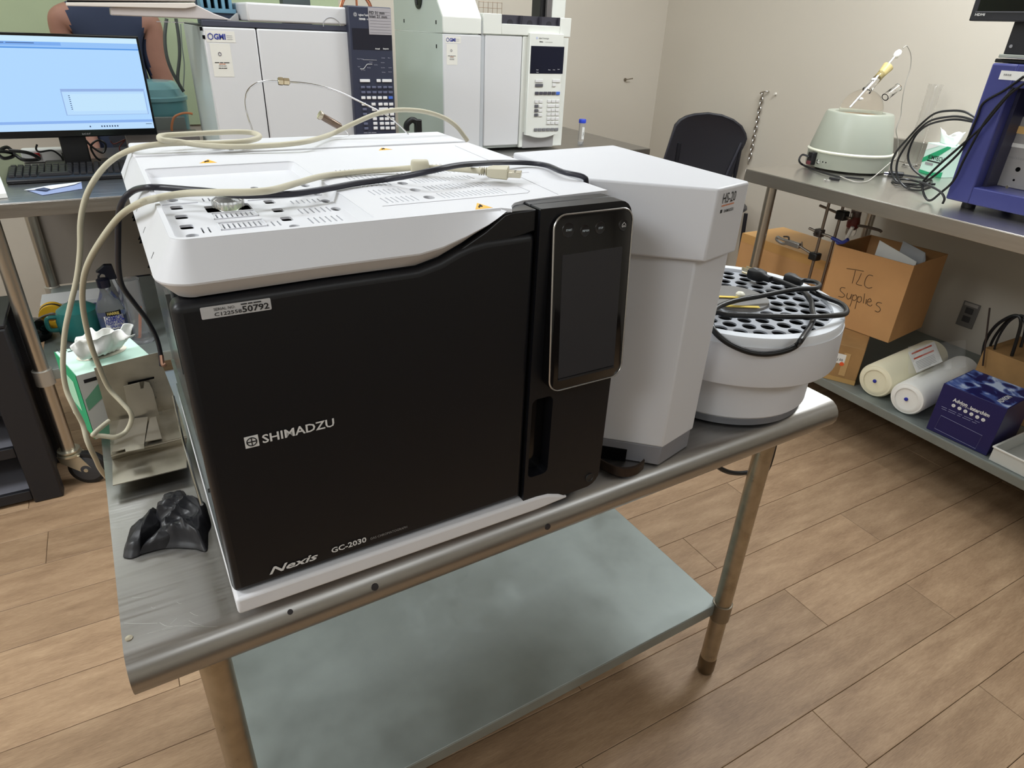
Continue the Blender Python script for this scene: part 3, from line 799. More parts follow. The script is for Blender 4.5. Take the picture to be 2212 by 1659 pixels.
for (u, v, u2, v2) in ((1549, 641, 1598, 643), (1562, 661, 1640, 664)):
    p, q = at(u, v, z=1.0365), at(u2, v2, z=1.0365); d = (q-p); s = V(-d.y, d.x, 0).normalized()*.004
    obj('yellow_strip', B().ext([p-s, q-s, q+s, p+s], (0, 0, .0012)), mat('strip_yellow', rgb(228, 200, 90), .5), tray)
p = at(1598, 641, z=1.036)
obj('tray_knob', B().lathe([(.008, 0), (.0085, .006), (.006, .009), (0.001, .010)], p, n=20), mat('knob_cream', rgb(235, 232, 215), .4), tray)
# ------------------------------------------------------------------ dark keypad gas chromatograph on the tall bench
F1 = 1.78
g1 = thing('keypad_chromatograph', 'light grey gas chromatograph with tall dark navy keypad on the bench behind', 'instrument', (.57, 2.03, BZ))
X = lambda u, v, y: at(u, v, y=y).x
Z = lambda u, v, y: at(u, v, y=y).z
gx0, gxs, gxd, gxk0, gxk1 = X(437, 60, F1), X(553, 62, F1), X(752, 66, F1), X(758, 60, F1), X(852, 70, F1)
gz1 = Z(500, 60, F1)            # top of the doors
obj('chassis', B().box(gx0+.004, gxk1-.004, F1+.02, F1+.50, BZ+.015, gz1-.004), AGSIDE, g1, bevel=.003)
obj('side_panel', B().box(gx0-.001, gx0+.004, F1+.012, F1+.50, BZ+.02, gz1), AGSIDE, g1, bevel=.001)
obj('front_door', B().box(gx0, gxs-.0015, F1, F1+.02, BZ+.03, gz1), AGW, g1, bevel=.004, label='narrow left front panel with a sticker')
obj('front_door', B().box(gxs+.0015, gxd, F1, F1+.02, BZ+.03, gz1), AGW, g1, bevel=.004)
obj('seam', B().box(gxs-.0015, gxs+.0015, F1+.006, F1+.02, BZ+.03, gz1), DARK, g1)
obj('plinth', B().box(gx0+.01, gxk1-.01, F1+.015, F1+.48, BZ+.0008, BZ+.03), mat('plinth_grey', rgb(150, 152, 152), .5), g1, bevel=.002)
obj('top_band', B().box(gx0+.001, gxd, F1+.004, F1+.03, gz1+.002, gz1+.018), mat('band_navy', rgb(66, 68, 82), .5), g1, bevel=.002)
obj('top_deck', B().box(gx0+.002, gxk1-.004, F1+.03, F1+.50, gz1-.004, gz1+.004), mat('deck_dark', rgb(60, 62, 68), .5), g1)
lx0, lz1 = X(535, 40, F1), Z(600, 8, F1)
lidb = obj('top_cover', B().box(lx0, gxd, F1+.001, F1+.42, gz1+.019, lz1), AGW, g1, bevel=.006, seg=3)
p = at(717, 52, y=F1)
obj('thumb_recess', B().tube([p+V(-.028, .0005, -.008), p+V(-.026, .0005, .006), p+V(-.012, .0005, .017), p+V(.006, .0005, .018), p+V(.022, .0005, .008), p+V(.028, .0005, -.004)], .0012, n=6), mat('recess_line', rgb(176, 176, 180), .5), lidb)
for u, v in ((434, 62), (440, 80)):
    p = at(u, v, y=F1)
    obj('hinge_pin', B().box(p.x-.003, p.x+.004, F1-.001, F1+.004, p.z-.005, p.z+.005), DARK, g1)
kz1 = Z(800, 14, F1-.022)
kx0, kx1 = X(752, 40, F1-.022), X(846, 40, F1-.022)
KY = F1-.022
kp = obj('keypad_column', B().box(kx0, kx1, KY, F1+.03, BZ+.035, kz1), NAVY, g1, bevel=.004)
d = lambda u, v: at(u, v, y=KY)
def flat(name, u0, v0, u1, v1, m, par, y, th=.0015, bev=0, proud=.0005):
    """a thin box on the front plane y spanning two picture corners"""
    a, b_ = at(u0, v0, y=y), at(u1, v1, y=y)
    x0, x1 = min(a.x, b_.x), max(a.x, b_.x); z0, z1 = min(a.z, b_.z), max(a.z, b_.z)
    return obj(name, B().box(x0, x1, y-th-proud*0, y+.0002, z0, z1), m, par, bevel=bev, smooth=30 if bev else 0)
a = d(760, 60); c = d(848, 107)
obj('display_window', B().box(kx0+.010, kx1-.003, KY-.001, KY+.0003, Z(800, 107, KY), Z(800, 62, KY)), mat('window_dark', rgb(36, 37, 48), .15), kp)
# taped note with two handwritten lines
n0, n1 = d(797, 75), d(843, 17)
note = obj('paper_note', B().box(X(796, 50, KY), X(845, 50, KY), KY-.0022, KY-.0012, Z(820, 75, KY), Z(820, 17, KY)), mat('note_grey', rgb(168, 164, 168), .6), g1, smooth=0)
nx0, nx1 = X(796, 50, KY)+.004, X(845, 50, KY)-.004
b = B()
for i in range(8):
    z = Z(820, 26+i*6.4, KY); b.box(nx0, nx1, KY-.0026, KY-.0022, z-.0004, z+.0004)
obj('ruled_line', b, mat('rule_grey', rgb(130, 128, 134), .6), note)['kind'] = 'stuff'
text('FID 31 mm', (nx0-.001, KY-.0023, Z(820, 31, KY)), (1, 0, 0), (0, 0, 1), .0085, PRINT_K, note, w=.052, bold=.01, name='handwriting')
text('Inlet 21 mm', (nx0-.001, KY-.0023, Z(820, 39, KY)), (1, 0, 0), (0, 0, 1), .0085, PRINT_K, note, w=.060, bold=.01, name='handwriting')
b = B(); p = d(767, 31)
for i in range(12):
    th = 2*math.pi*i/12; b.tube([p+V(math.cos(th)*.002, -.0005, math.sin(th)*.002), p+V(math.cos(th)*.0065, -.0005, math.sin(th)*.0065)], .0005, n=4)
obj('star_emblem', b, PRINT_W, kp)
p = d(774, 34); text('Agilent Technologies', (p.x, KY-.0004, p.z), (1, 0, 0), (0, 0, 1), .0058, PRINT_W, kp, w=.052, bold=.02)
p = d(775, 43); text('7890B', (p.x, KY-.0004, p.z), (1, 0, 0), (0, 0, 1), .0058, PRINT_W, kp, w=.022, bold=.03)
p = d(792, 43); text('GC System', (p.x, KY-.0004, p.z), (1, 0, 0), (0, 0, 1), .0036, PRINT_W, kp, w=.022, bold=.02)
for s, u, v, w in (('Actual', 810, 106.5, .016), ('Setpoint', 827, 106.5, .020)):
    p = d(u, v); text(s, (p.x, KY-.0014, p.z), (1, 0, 0), (0, 0, 1), .0042, PRINT_W, kp, w=w, bold=.03)
b = B(); q = [d(u, v)+V(0, -.0005, 0) for u, v in ((778, 148.5), (785, 148.5), (789, 144), (793, 139), (798, 138.5), (804, 138.5))]
b.tube(q, .0009, n=5)
q = [d(u, v)+V(0, -.0005, 0) for u, v in ((784, 129), (814, 130))]; b.tube(q, .0004, n=5)
obj('oven_ramp_graph', b, PRINT_W, kp)
for s, u, v, w in (('Oven Temp', 771, 128, .022), ('Init', 773, 145, .008), ('Init Time', 780, 152, .014), ('Ramp', 793, 147, .012), ('Final', 798, 135, .010), ('Final Time', 808, 141, .012), ('Not Ready', 824, 126, .012), ('Run', 838, 126, .008), ('Remote', 823, 136, .012), ('Clock Table', 823, 147, .013), ('Gas Saver', 839, 147, .012), ('Pre Run', 825, 157, .012), ('Service', 839, 156, .012)):
    p = d(u, v); text(s, (p.x, KY-.0004, p.z), (1, 0, 0), (0, 0, 1), .0030, mat('dim_print', rgb(180, 182, 196), .6), kp, w=w)
KW = mat('key_white', rgb(232, 232, 234), .5); KB = mat('key_navy', rgb(96, 100, 124), .5); KBL = mat('key_blue', rgb(70, 110, 205), .5); KGR = mat('key_grey', rgb(92, 92, 98), .5)
def key(u0, v0, u1, v1, m, par, y):
    return flat('key', u0, v0, u1, v1, m, par, y, th=.004, bev=.0012)
for u0, u1, v in ((777, 799, 171), (813, 822, 171), (825, 846, 171)): key(u0, v, u1, v+6.5, KW, kp, KY)
def keyrow(us, v, m, wd=9, hg=6, last=None):
    for i, u in enumerate(us):
        key(u, v, u+wd, v+hg, (last if last and i == len(us)-1 else m), kp, KY)
keyrow([779, 791, 803, 815, 827, 838], 186, KB, 9, 5); keyrow([780, 792, 804, 816, 827, 839], 197, KB, 9, 5)
keyrow([780, 792, 803.5, 815.5, 827, 839], 208, KW, 9, 6, KBL)
keyrow([781], 222, KW); keyrow([802, 817, 828.5, 840], 222, KW)
keyrow([783], 233.5, KB, 9, 5); keyrow([803], 233.5, KW); key(818, 232.5, 838, 238.5, KW, kp, KY); keyrow([840.5], 232.5, KW)
keyrow([783.5], 244, KB, 9, 5); keyrow([804, 819, 830.5, 842], 243.5, KW)
keyrow([805, 819.5, 831, 842.5], 253.5, KW)
keyrow([785.5], 265, KB, 9, 5); keyrow([806, 820, 831.5, 843], 263.5, KW)
keyrow([786.5], 275, KB, 9, 5); keyrow([806.5, 821, 832.5, 844], 273.5, KW)
p = d(786, 287.5); bars((p.x, KY-.0002, p.z), (1, 0, 0), (0, 0, 1), .045, .0016, MATS['dim_print'], kp)
# stickers (the matrix code itself is left out)
def sticker(par, y, u0, v0, s):
    a = at(u0, v0, y=y)
    st = obj('sticker', B().box(a.x, a.x+.082*s, y-.0006, y+.0001, a.z-.030*s, a.z).box(a.x+.006*s, a.x+.064*s, y-.0006, y+.0001, a.z-.125*s, a.z-.0335*s), STICK, par, smooth=0)
    hexp = [V(a.x+.012*s+.0075*s*math.cos(math.radians(60*i+30)), y-.0010, a.z-.015*s+.0085*s*math.sin(math.radians(60*i+30))) for i in range(6)]
    obj('hexagon_logo', B().tube(hexp+[hexp[0], hexp[1]], .0013*s, n=5, smooth=False), PRINT_B, st)
    text('GMI', (a.x+.0215*s, y-.0007, a.z-.022*s), (1, 0, 0), (0, 0, 1), .0145*s, PRINT_B, st, w=.033*s, bold=.035)
    for i in range(3): bars((a.x+.058*s, y-.0007, a.z-(.012+.0050*i)*s), (1, 0, 0), (0, 0, 1), .016*s, .0018*s, mat('print_pale', rgb(196, 196, 196), .6), st)
    hc = V(a.x+.031*s, y-.0010, a.z-.062*s)
    hexp = [hc+V(.0045*s*math.cos(math.radians(60*i+30)), 0, .005*s*math.sin(math.radians(60*i+30))) for i in range(6)]
    obj('hexagon_logo', B().tube(hexp+[hexp[0], hexp[1]], .0009*s, n=5, smooth=False), mat('print_plum', rgb(88, 82, 104), .6), st)
    for z, tx, w, m in ((.0865, 'Agilent 7890 GC System', .042, PRINT_K), (.0905, 'Asset Tag', .018, PRINT_O), (.0955, 'ID 100234', .022, PRINT_G), (.102, 'Lab Transfer', .024, PRINT_K)):
        bars((a.x+(.034-w/2)*s, y-.0007, a.z-z*s), (1, 0, 0), (0, 0, 1), w*s, .0020*s, m, st)
    return st
sticker(g1, F1, 443, 66, 1.0)
b = B()
for pts in (((448, 95), (452, 102), (455, 108)), ((447, 118), (449, 122), (450, 128)),):
    pass
# ------------------------------------------------------------------ white keypad gas chromatograph on the second bench
F2 = 2.10
g2 = thing('white_chromatograph', 'white gas chromatograph with grey keypad and black tray pockets on top beside the wall', 'instrument', (1.50, 2.38, BZ))
wx0, wx1, wx2, wx3, wx4 = X(957, 76, F2), X(1040, 78, F2), X(1043, 78, F2), X(1129, 78, F2), X(1229, 82, F2)
wz1 = Z(1000, 74, F2); wz2 = Z(1100, 77, F2)
BB = BZ+.012
obj('chassis', B().box(wx0+.004, wx4-.004, F2+.02, F2+.54, BB, wz1), AGSIDE, g2)
obj('side_panel', B().box(wx0-.001, wx0+.004, F2+.004, F2+.54, BB, wz1-.0015), AGSIDE, g2, bevel=.001)
zt = Z(950, -60, F2)
b = B().ext([V(wx0-.001, F2+.006, wz1+.0015), V(wx0-.001, F2+.54, wz1+.0015), V(wx0-.001, F2+.54, zt), V(wx0-.001, F2+.14, zt), V(wx0-.001, F2+.006, wz1+.058)], (.006, 0, 0))
obj('upper_side_panel', b, AGSIDE, g2, bevel=.001)
for u, v in ((873, 45), (942, 48), (943, 100)):
    p = at(u, v, x=wx0-.001); obj('side_slot', B().box(p.x-.001, p.x+.001, p.y-.004, p.y+.004, p.z-.007, p.z+.007), DARK, g2)
p = at(905, -2, x=wx0-.001)
obj('cable_port', B().lathe([(.030, 0), (.036, .002), (.036, .006), (.022, .008), (.020, .003)], p, (-1, 0, 0), n=24), BLACK, g2)
obj('front_panel', B().box(wx0, wx1, F2, F2+.022, BB, wz1-.001), AGW, g2, bevel=.004, label='left front panel with a sticker')
b = B().ext([V(wx0, F2, wz1+.003), V(wx0, F2+.14, wz1+.003), V(wx0, F2+.14, zt), V(wx0, F2+.135, zt), V(wx0, F2+.001, wz1+.060)], (wx1-wx0, 0, 0))
obj('sloped_cover', b, AGW2, g2, bevel=.005)
obj('corner_strip', B().box(wx1+.001, wx2+.010, F2+.004, F2+.03, BB, wz1+.05), mat('strip_grey', rgb(186, 190, 194), .4), g2)
obj('oven_door', B().box(wx2+.012, wx3, F2+.001, F2+.025, BB+.012, wz2), AGW, g2, bevel=.004)
obj('right_frame', B().box(wx3+.003, wx4, F2, F2+.03, BB, wz2), AGW2, g2, bevel=.003)
bz0, bz1 = wz2+.003, Z(1100, 31, F2)
tx_0, tx_1 = X(1083, 50, F2), X(1209, 53, F2)
tz0 = Z(1150, 54, F2)
b = B().box(wx2, tx_0, F2-.004, F2+.05, bz0, bz1).box(tx_1, wx4+.004, F2-.004, F2+.05, bz0, bz1-.002).box(tx_0, tx_1, F2-.004, F2+.05, bz0, tz0)
tb = obj('top_bar', b, AGW2, g2, bevel=.002)
obj('rear_top', B().box(wx2, wx4, F2+.10, F2+.54, wz1, wz1+.012), AGW2, g2)
tw = (tx_1-tx_0)/3
for i in range(3):
    x0 = tx_0+i*tw
    pk = obj('tray_pocket', B().box(x0+.001, x0+tw-.001, F2+.012, F2+.016, tz0, bz1-.002).box(x0+.001, x0+.004, F2-.002, F2+.012, tz0, bz1-.002).box(x0+tw-.004, x0+tw-.001, F2-.002, F2+.012, tz0, bz1-.002).box(x0+.001, x0+tw-.001, F2+.016, F2+.10, bz1-.006, bz1-.002), mat('pocket_dark', rgb(58, 56, 66), .5), g2)
    obj('finger_notch', B().cyl((x0+tw*.5, F2+.0105, tz0+.004), (x0+tw*.5, F2+.0125, tz0+.004), .013, n=20), mat('notch_dark', rgb(34, 32, 40), .6), pk)
KY2 = F2-.020
kx0, kx1 = X(1146, 75, KY2), X(1218, 75, KY2)
def kx(v, u): return at(u, v, y=KY2)
a1, a2 = Z(1180, 72, KY2), Z(1180, 300, KY2)
b = B().box(kx0, kx1+.002, KY2, F2+.01, a2+.02, a1)
n = 10; poly = [(kx0, a2+.02)]
for i in range(n+1):
    t_ = i/n; poly.append((kx0+(kx1+.002-kx0)*t_, a2+.02-.016*math.sin(math.pi*t_)))
poly += [(kx1+.002, a2+.02)]
b = B().ext([V(kx0, KY2, a1)]+[V(x, KY2, z) for x, z in poly]+[V(kx1+.002, KY2, a1)], (0, F2+.01-KY2, 0))
kp2 = obj('keypad', b, AGW2, g2, bevel=.003)
obj('lower_recess', B().box(kx0-.005, kx1-.008, F2-.001, F2+.002, Z(1180, 317, F2), a2+.03), mat('recess_grey', rgb(160, 158, 158), .5), g2)
obj('display_window', B().box(X(1146, 130, KY2), X(1217, 130, KY2), KY2-.0012, KY2+.0005, Z(1180, 159, KY2), Z(1180, 100, KY2)), mat('window_dark2', rgb(32, 33, 44), .15), kp2)
p = kx(84, 1164); text('Agilent Technologies', (p.x, KY2-.0004, p.z), (1, 0, 0), (0, 0, 1), .0060, PRINT_K, kp2, w=.050)
p = kx(91.5, 1165); text('7890A', (p.x, KY2-.0004, p.z), (1, 0, 0), (0, 0, 1), .0050, PRINT_K, kp2, w=.018, bold=.02)
p = kx(91.5, 1178); text('Gas Chromatograph', (p.x, KY2-.0004, p.z), (1, 0, 0), (0, 0, 1), .0030, PRINT_K, kp2, w=.036)
p = kx(82, 1160); obj('star_emblem', B().cyl((p.x, KY2-.0006, p.z), (p.x, KY2, p.z), .005, n=12), mat('emblem_blue', rgb(190, 198, 222), .5), kp2)
for s, u, v in (('Ready', 1158, 151.5), ('Remote', 1158, 156.5), ('Run', 1184, 151.5), ('Not', 1194, 151.5), ('Start', 1204, 150.5)):
    p = kx(v, u); text(s, (p.x, KY2-.0014, p.z), (1, 0, 0), (0, 0, 1), .0030, PRINT_W, kp2, w=.011, bold=.02)
KL = mat('key_pale', rgb(222, 222, 222), .5)
def keyb(u, v, w, h, m): 
    k = key(u, v, u+w, v+h, m, kp2, KY2); return k
for u, v, w, m in ((1156, 171.5, 16, KL), (1193, 171.5, 16, KL), (1156, 181, 16, KGR), (1193, 180.5, 7, KL)): keyb(u, v, w, 6.5, m)
for i in range(6): keyb(1155.6+9.1*i, 198, 7.2, 6.6, KBL if i == 5 else mat('key_dark', rgb(74, 72, 82), .5))
for j, v in enumerate((216, 226, 235.5, 245)):
    keyb(1155-.3*j, v, 7, 6.5, KL if j == 0 else KGR); keyb(1164.3-.3*j, v, 7, 6.5, KL)
for j, v in enumerate((215.5, 225, 234.5, 243.5, 253, 262)):
    if j == 1: keyb(1182, v, 15.5, 6.5, KL); keyb(1200, v, 7, 6.5, KL)
    else:
        for i in range(3): keyb(1182.2-.3*j+9.1*i, v, 7, 6.2, KL)
for i in range(6): keyb(1153.4+8.9*i, 277-.15*i, 7, 6, mat('key_mid', rgb(122, 122, 126), .5))
sticker(g2, F2, 962, 78, .82)
# tower of the sampler on top
tq = thing('autosampler_tower', 'white autosampler tower with black front slot standing on the white chromatograph', 'instrument', (X(1190, 20, F2+.06), F2+.12, bz1))
tzb = wz1+.0125
x0, x1 = X(1192, 20, F2+.11), X(1222, 20, F2+.11)
obj('tower_body', B().box(x0, x1, F2+.11, F2+.27, tzb, bz1+.30), AGW2, tq, bevel=.004)
obj('carriage', B().box(x0-.050, x0-.002, F2+.125, F2+.20, tzb, bz1+.30), BLACK, tq, bevel=.003)
obj('syringe_guard', B().box(x0-.026, x0-.003, F2+.106, F2+.124, tzb, bz1+.075), mat('guard_grey', rgb(120, 116, 116), .3, .4), tq, bevel=.002)
obj('needle_block', B().box(x0-.030, x0-.010, F2+.112, F2+.124, bz1+.08, bz1+.12), mat('block_dark', rgb(52, 48, 50), .4), tq, bevel=.002)
# wire vial rack standing on the chromatograph
wr = thing('wire_rack', 'thin wire vial rack standing behind the black tray pockets', 'rack', (X(1060, 20, F2+.14), F2+.16, bz1-.005))
WR = mat('rack_wire', rgb(170, 150, 130), .4, .8)
xa, xb = X(1034, 20, F2+.14), X(1084, 20, F2+.14)
base = obj('base_plate', B().box(xa, xb, F2+.13, F2+.20, wz1+.0126, wz1+.016), WR, wr)
for i in range(6):
    x = xa+(xb-xa)*i/5
    obj('upright', B().tube([V(x, F2+.14, wz1+.015), V(x, F2+.14, bz1+.045)], .0011, n=6), WR, wr)
obj('cross_wire', B().tube([V(xa, F2+.14, bz1+.022), V(xb, F2+.14, bz1+.022)], .0012, n=6), WR, wr)
obj('cross_wire', B().tube([V(xa, F2+.14, bz1+.043), V(xb, F2+.14, bz1+.043)], .0012, n=6), WR, wr)
# centrifuge tube
p = at(1254, 312, z=BZ); zz = BZ+.0008
ct = thing('centrifuge_tube', 'clear conical centrifuge tube with blue screw cap standing beside the white chromatograph', 'tube', (p.x, p.y, zz))
obj('tube_body', B().lathe([(.004, 0), (.011, .012), (.0145, .022), (.0145, .098)], p+V(0, 0, zz-p.z), n=24), CLEARP, ct)
obj('skirt', B().lathe([(.0140, 0), (.0145, .014), (.0135, .014), (.0130, 0)], p+V(0, 0, zz-p.z), n=24, cap=False), CLEARP, ct)
obj('screw_cap', B().lathe([(.017, .098), (.0175, .100), (.0175, .113), (.016, .115), (0, .115)], p+V(0, 0, zz-p.z), n=24), mat('cap_blue', rgb(44, 70, 200), .4), ct)
lbd = (CAM-p); lbd.z = 0; lbd.normalize(); lbs = V(-lbd.y, lbd.x, 0)
lbo = p+lbd*.0150+lbs*.002
lab = obj('label', B().obox(V(lbo.x, lbo.y, zz+.026), lbs*.011, lbd*.0004, V(0, 0, .055)), PAPER, ct)
text('F2pA', V(lbo.x, lbo.y, zz+.040)+lbs*.009+lbd*.0005, (0, 0, 1), -lbs, .006, PRINT_K, lab, name='handwriting')
# dark cable plug behind the first instrument
p = at(893, 275, y=2.06)
cp_ = thing('cable_clip', 'black cable clip hanging behind the navy keypad', 'clip', (p.x, p.y, BZ))
obj('clip_ring', B().tube([p+V(-.03, 0, -.012), p+V(-.028, 0, .012), p+V(-.006, 0, .028), p+V(.014, 0, .018), p+V(.018, 0, -.01)], .012, n=10), BLACK, cp_)
obj('clip_body', B().box(p.x+.006, p.x+.034, p.y-.012, p.y+.012, BZ+.0008, p.z+.030), BLACK, cp_, bevel=.004)

# ------------------------------------------------------------------ autosampler slab over the left of the first instrument
s0 = at(140, 10, y=1.80)
sl = thing('sampler_tray_unit', 'pale grey wedge shaped sampler tray reaching left over the lit monitor', 'instrument', (X(330, 30, 1.80), 1.92, gz1))
Y0 = 1.80
P_ = lambda u, v, y=Y0: at(u, v, y=y)
SLM = mat('slab_grey', rgb(196, 188, 186), .45)
pts = [V(p.x, p.y, max(p.z, gz1+.0195)) for p in (P_(238, 16), P_(243, 48), P_(430, 54), P_(504, 48), P_(462, 29), P_(422, 9), P_(420, 10))]
b = B().ext(pts, (0, .125, 0))
obj('wedge_housing', b, SLM, sl, bevel=.003)
p0, p1, p2, p3 = P_(140, 3), P_(142, 12), P_(424, 11), P_(420, 2)
b = B().ext([V(p.x, Y0-.008, p.z) for p in (P_(142, 5), P_(143, 13), P_(400, 19), P_(424, 14), P_(420, 6))], (0, .13, 0))
obj('tray_lip', b, mat('lip_cream', rgb(222, 214, 206), .45), sl, bevel=.002)
b = B().ext([V(p.x, Y0-.006, p.z) for p in (P_(145, 1), P_(145, 5.5), P_(420, 10), P_(420, 5))], (0, .13, 0))
obj('slot_gap', b, DARK, sl)
b = B().ext([V(p.x, Y0-.008, p.z) for p in (P_(139, -22), P_(142, 1), P_(421, 4), P_(428, -18))], (0, .13, 0))
obj('upper_housing', b, SLM, sl, bevel=.003)
p = P_(338, 47.5); bars((p.x, Y0-.0002, p.z), (1, 0, 0), (0, 0, 1), .07, .0022, mat('faint_print', rgb(150, 144, 148), .6), sl, words=(.2, .3, .15, .25))
p = P_(396, 48); text('GERSTEL', (p.x, Y0-.0005, p.z), (1, 0, 0), (0, 0, 1), .0045, MATS['faint_print'], sl, w=.030)
# blue vial rack on the instrument deck
p = at(470, 24, y=1.95)
br = thing('vial_rack', 'blue grey plastic vial rack on top of the navy keypad chromatograph', 'rack', (p.x, p.y, gz1+.005))
xa, xb = at(432, 20, y=1.95).x, lx0-.004
RB = mat('rack_blue', rgb(108, 150, 172), .4); RD = mat('rack_dark', rgb(58, 70, 90), .5)
za, zb_ = at(470, 26, y=1.95).z, at(470, 0, y=1.95).z+.05
obj('rack_base', B().box(xa, xb, 1.95, 2.06, gz1+.0055, za), RD, br, bevel=.002)
obj('rack_back', B().box(xa, xb, 2.02, 2.06, za, zb_), RD, br)
for i in range(5):
    x = xa+(xb-xa)*(i+.15)/5
    obj('divider', B().box(x, x+.010, 1.952, 2.02, za, zb_), RB, br, bevel=.001)
obj('top_shelf', B().box(xa, xb, 1.948, 2.02, zb_-.04, zb_-.034), RB, br)
obj('front_lip', B().box(xa, xb, 1.946, 1.951, za-.002, za+.010), RB, br)
# crumpled clear tray beside it
p = at(508, 42, y=1.90); p.z = max(p.z, gz1+.018)
tag(obj('folded_sheet', B().ext([p+V(-.03, 0, -.012), p+V(.012, 0, -.012), p+V(.010, 0, .018)], (0, .03, 0)), mat('sheet_grey', rgb(190, 188, 186), .5)), 'small grey folded sheet by the top cover of the navy keypad chromatograph', 'sheet')
# wooden crate with copper tubing above the keypad
p = at(790, 8, y=2.02)
cb = thing('copper_coil', 'loop of copper tubing standing behind the dark navy keypad', 'tubing', (p.x, 2.02, gz1+.004))
CU = mat('copper', rgb(200, 130, 100), .3, .9)
pts = []
for i in range(34):
    th = 2*math.pi*i/12; pts.append(V(p.x-.03+.055*math.cos(th), 2.02+.004*i*.3, gz1+.064+.055*math.sin(th)))
obj('coil', B().tube(pts, .0022, n=6, k=3), CU, cb)
obj('coil_stand', B().tube([V(p.x-.03, 2.03, gz1+.0055), V(p.x-.03, 2.03, gz1+.13)], .004, n=8), CU, cb)
p = at(640, -1, y=2.22)
tag(obj('detector_box', B().box(p.x-.05, p.x+.05, 2.215, 2.275, gz1+.005, lz1+.045), mat('det_dark', rgb(70, 78, 80), .5), bevel=.004), 'dark grey detector box behind the top cover of the navy keypad chromatograph', 'box')

# ------------------------------------------------------------------ monitor, keyboard and bench clutter on the left
MY = 2.10
mn = thing('computer_monitor', 'black monitor with lit pale blue desktop screen on the tall bench', 'monitor', (-.11, MY+.06, BZ))
c00, c10, c11, c01 = at(0, 303, y=MY), at(340, 291, y=MY), at(299, 78, y=MY), at(0, 69, y=MY)
mx1, mz1, mz0 = (c10.x+c11.x)/2, c11.z, c10.z
mx0 = mx1-.53
obj('bezel', B().box(mx0, mx1, MY, MY+.03, mz0, mz1), GLOSSB, mn, bevel=.003)
SCR = mat('screen_lit', rgb(20, 30, 50), .3, emit=rgb(176, 216, 255), estr=.92)
sy = MY-.0006
sx0, sx1, sz0, sz1 = mx0+.008, mx1-.007, mz0+.022, mz1-.008
sc = obj('screen', B().box(sx0, sx1, sy, MY+.0005, sz0, sz1), SCR, mn, smooth=0)
def srect(u0, u1, v0, v1, m, name, dy=.0004):
    W_, H_ = sx1-sx0, sz1-sz0
    return obj(name, B().box(sx0+W_*u0, sx0+W_*u1, sy-dy, sy, sz1-H_*v1, sz1-H_*v0), m, sc, smooth=0)
def emi(name, c, s=.92): return mat(name, rgb(10, 10, 14), .3, emit=c, estr=s)
srect(0, 1, 0, .055, emi('scr_top', rgb(205, 236, 255)), 'title_bar')
srect(0, 1, .055, .118, emi('scr_menu', rgb(150, 196, 250)), 'menu_bar')
srect(0, .585, .060, .092, emi('scr_tabs', rgb(122, 172, 240)), 'tab_strip', .0007)
srect(0, 1, .112, .125, emi('scr_line', rgb(84, 150, 228)), 'tool_line', .0007)
pn = srect(.52, .985, .545, .835, emi('scr_panel_edge', rgb(150, 180, 230)), 'plot_panel', .0005)
srect(.525, .98, .575, .83, emi('scr_panel', rgb(186, 222, 255)), 'plot_area', .0008)
srect(.565, .975, .60, .79, emi('scr_plot', rgb(196, 230, 255)), 'plot_field', .0011)
srect(0, 1, .895, .925, emi('scr_task1', rgb(140, 180, 240)), 'status_bar', .0005)
srect(0, 1, .925, 1, emi('scr_task2', rgb(188, 222, 255)), 'task_bar', .0005)
SI = mat('screen_ink', rgb(40, 60, 110), .5)
for i in range(8): srect(.555, .563, .615+.021*i, .622+.021*i, SI, 'axis_mark', .0012)
for i, u in enumerate((.63, .695, .71, .725, .74, .755, .77, .785)): srect(u, u+.007, .955, .972, SI, 'task_icon', .0009)
for a_, b_ in ((.12, .30), (.31, .45)): srect(a_, b_, .068, .074, SI, 'menu_text', .0010)
srect(.955, .99, .945, .950, SI, 'clock_text', .0009)
p = V(mx1-.225, MY-.0005, mz0+.007); text('acer', p, (1, 0, 0), (0, 0, 1), .0075, PRINT_G, mn, w=.026)
stx = at(160, 330, y=MY+.05).x
obj('stand_neck', B().box(stx-.032, stx+.045, MY+.03, MY+.055, BZ+.012, mz0+.10), BLACK, mn, bevel=.004)
obj('stand_foot', B().box(stx-.10, stx+.095, MY+.052, MY+.19, BZ+.0008, BZ+.013), BLACK, mn, bevel=.005)
# keyboard
k0, k1 = at(12, 392, z=BZ+.012), at(262, 377, z=BZ+.012)
kb = thing('keyboard', 'black computer keyboard lying on the steel bench below the lit monitor', 'keyboard', ((k0.x+k1.x)/2, (k0.y+k1.y)/2, BZ))
kx0_, kx1_, ky0 = k0.x, k1.x+.055, (k0.y+k1.y)/2
obj('case', B().ext([V(kx0_, ky0, BZ+.001), V(kx0_, ky0+.150, BZ+.001), V(kx0_, ky0+.150, BZ+.030), V(kx0_, ky0+.012, BZ+.018), V(kx0_, ky0, BZ+.012)], (kx1_-kx0_, 0, 0)), mat('kb_black', rgb(26, 26, 29), .35), kb, bevel=.003)
KM = mat('kb_key', rgb(40, 40, 44), .4)
kd = bpy.data.meshes.new('key')
q = B().loft([[V(-.0082, -.0082, 0), V(.0082, -.0082, 0), V(.0082, .0082, 0), V(-.0082, .0082, 0)], [V(-.0066, -.006, .007), V(.0066, -.006, .007), V(.0066, .0072, .007), V(-.0066, .0072, .007)]])
kd.from_pydata([tuple(v) for v in q.v], [], q.f); kd.materials.append(KM)
inv = rootmat(kb).inverted()
slope = math.atan2(.012, .138)
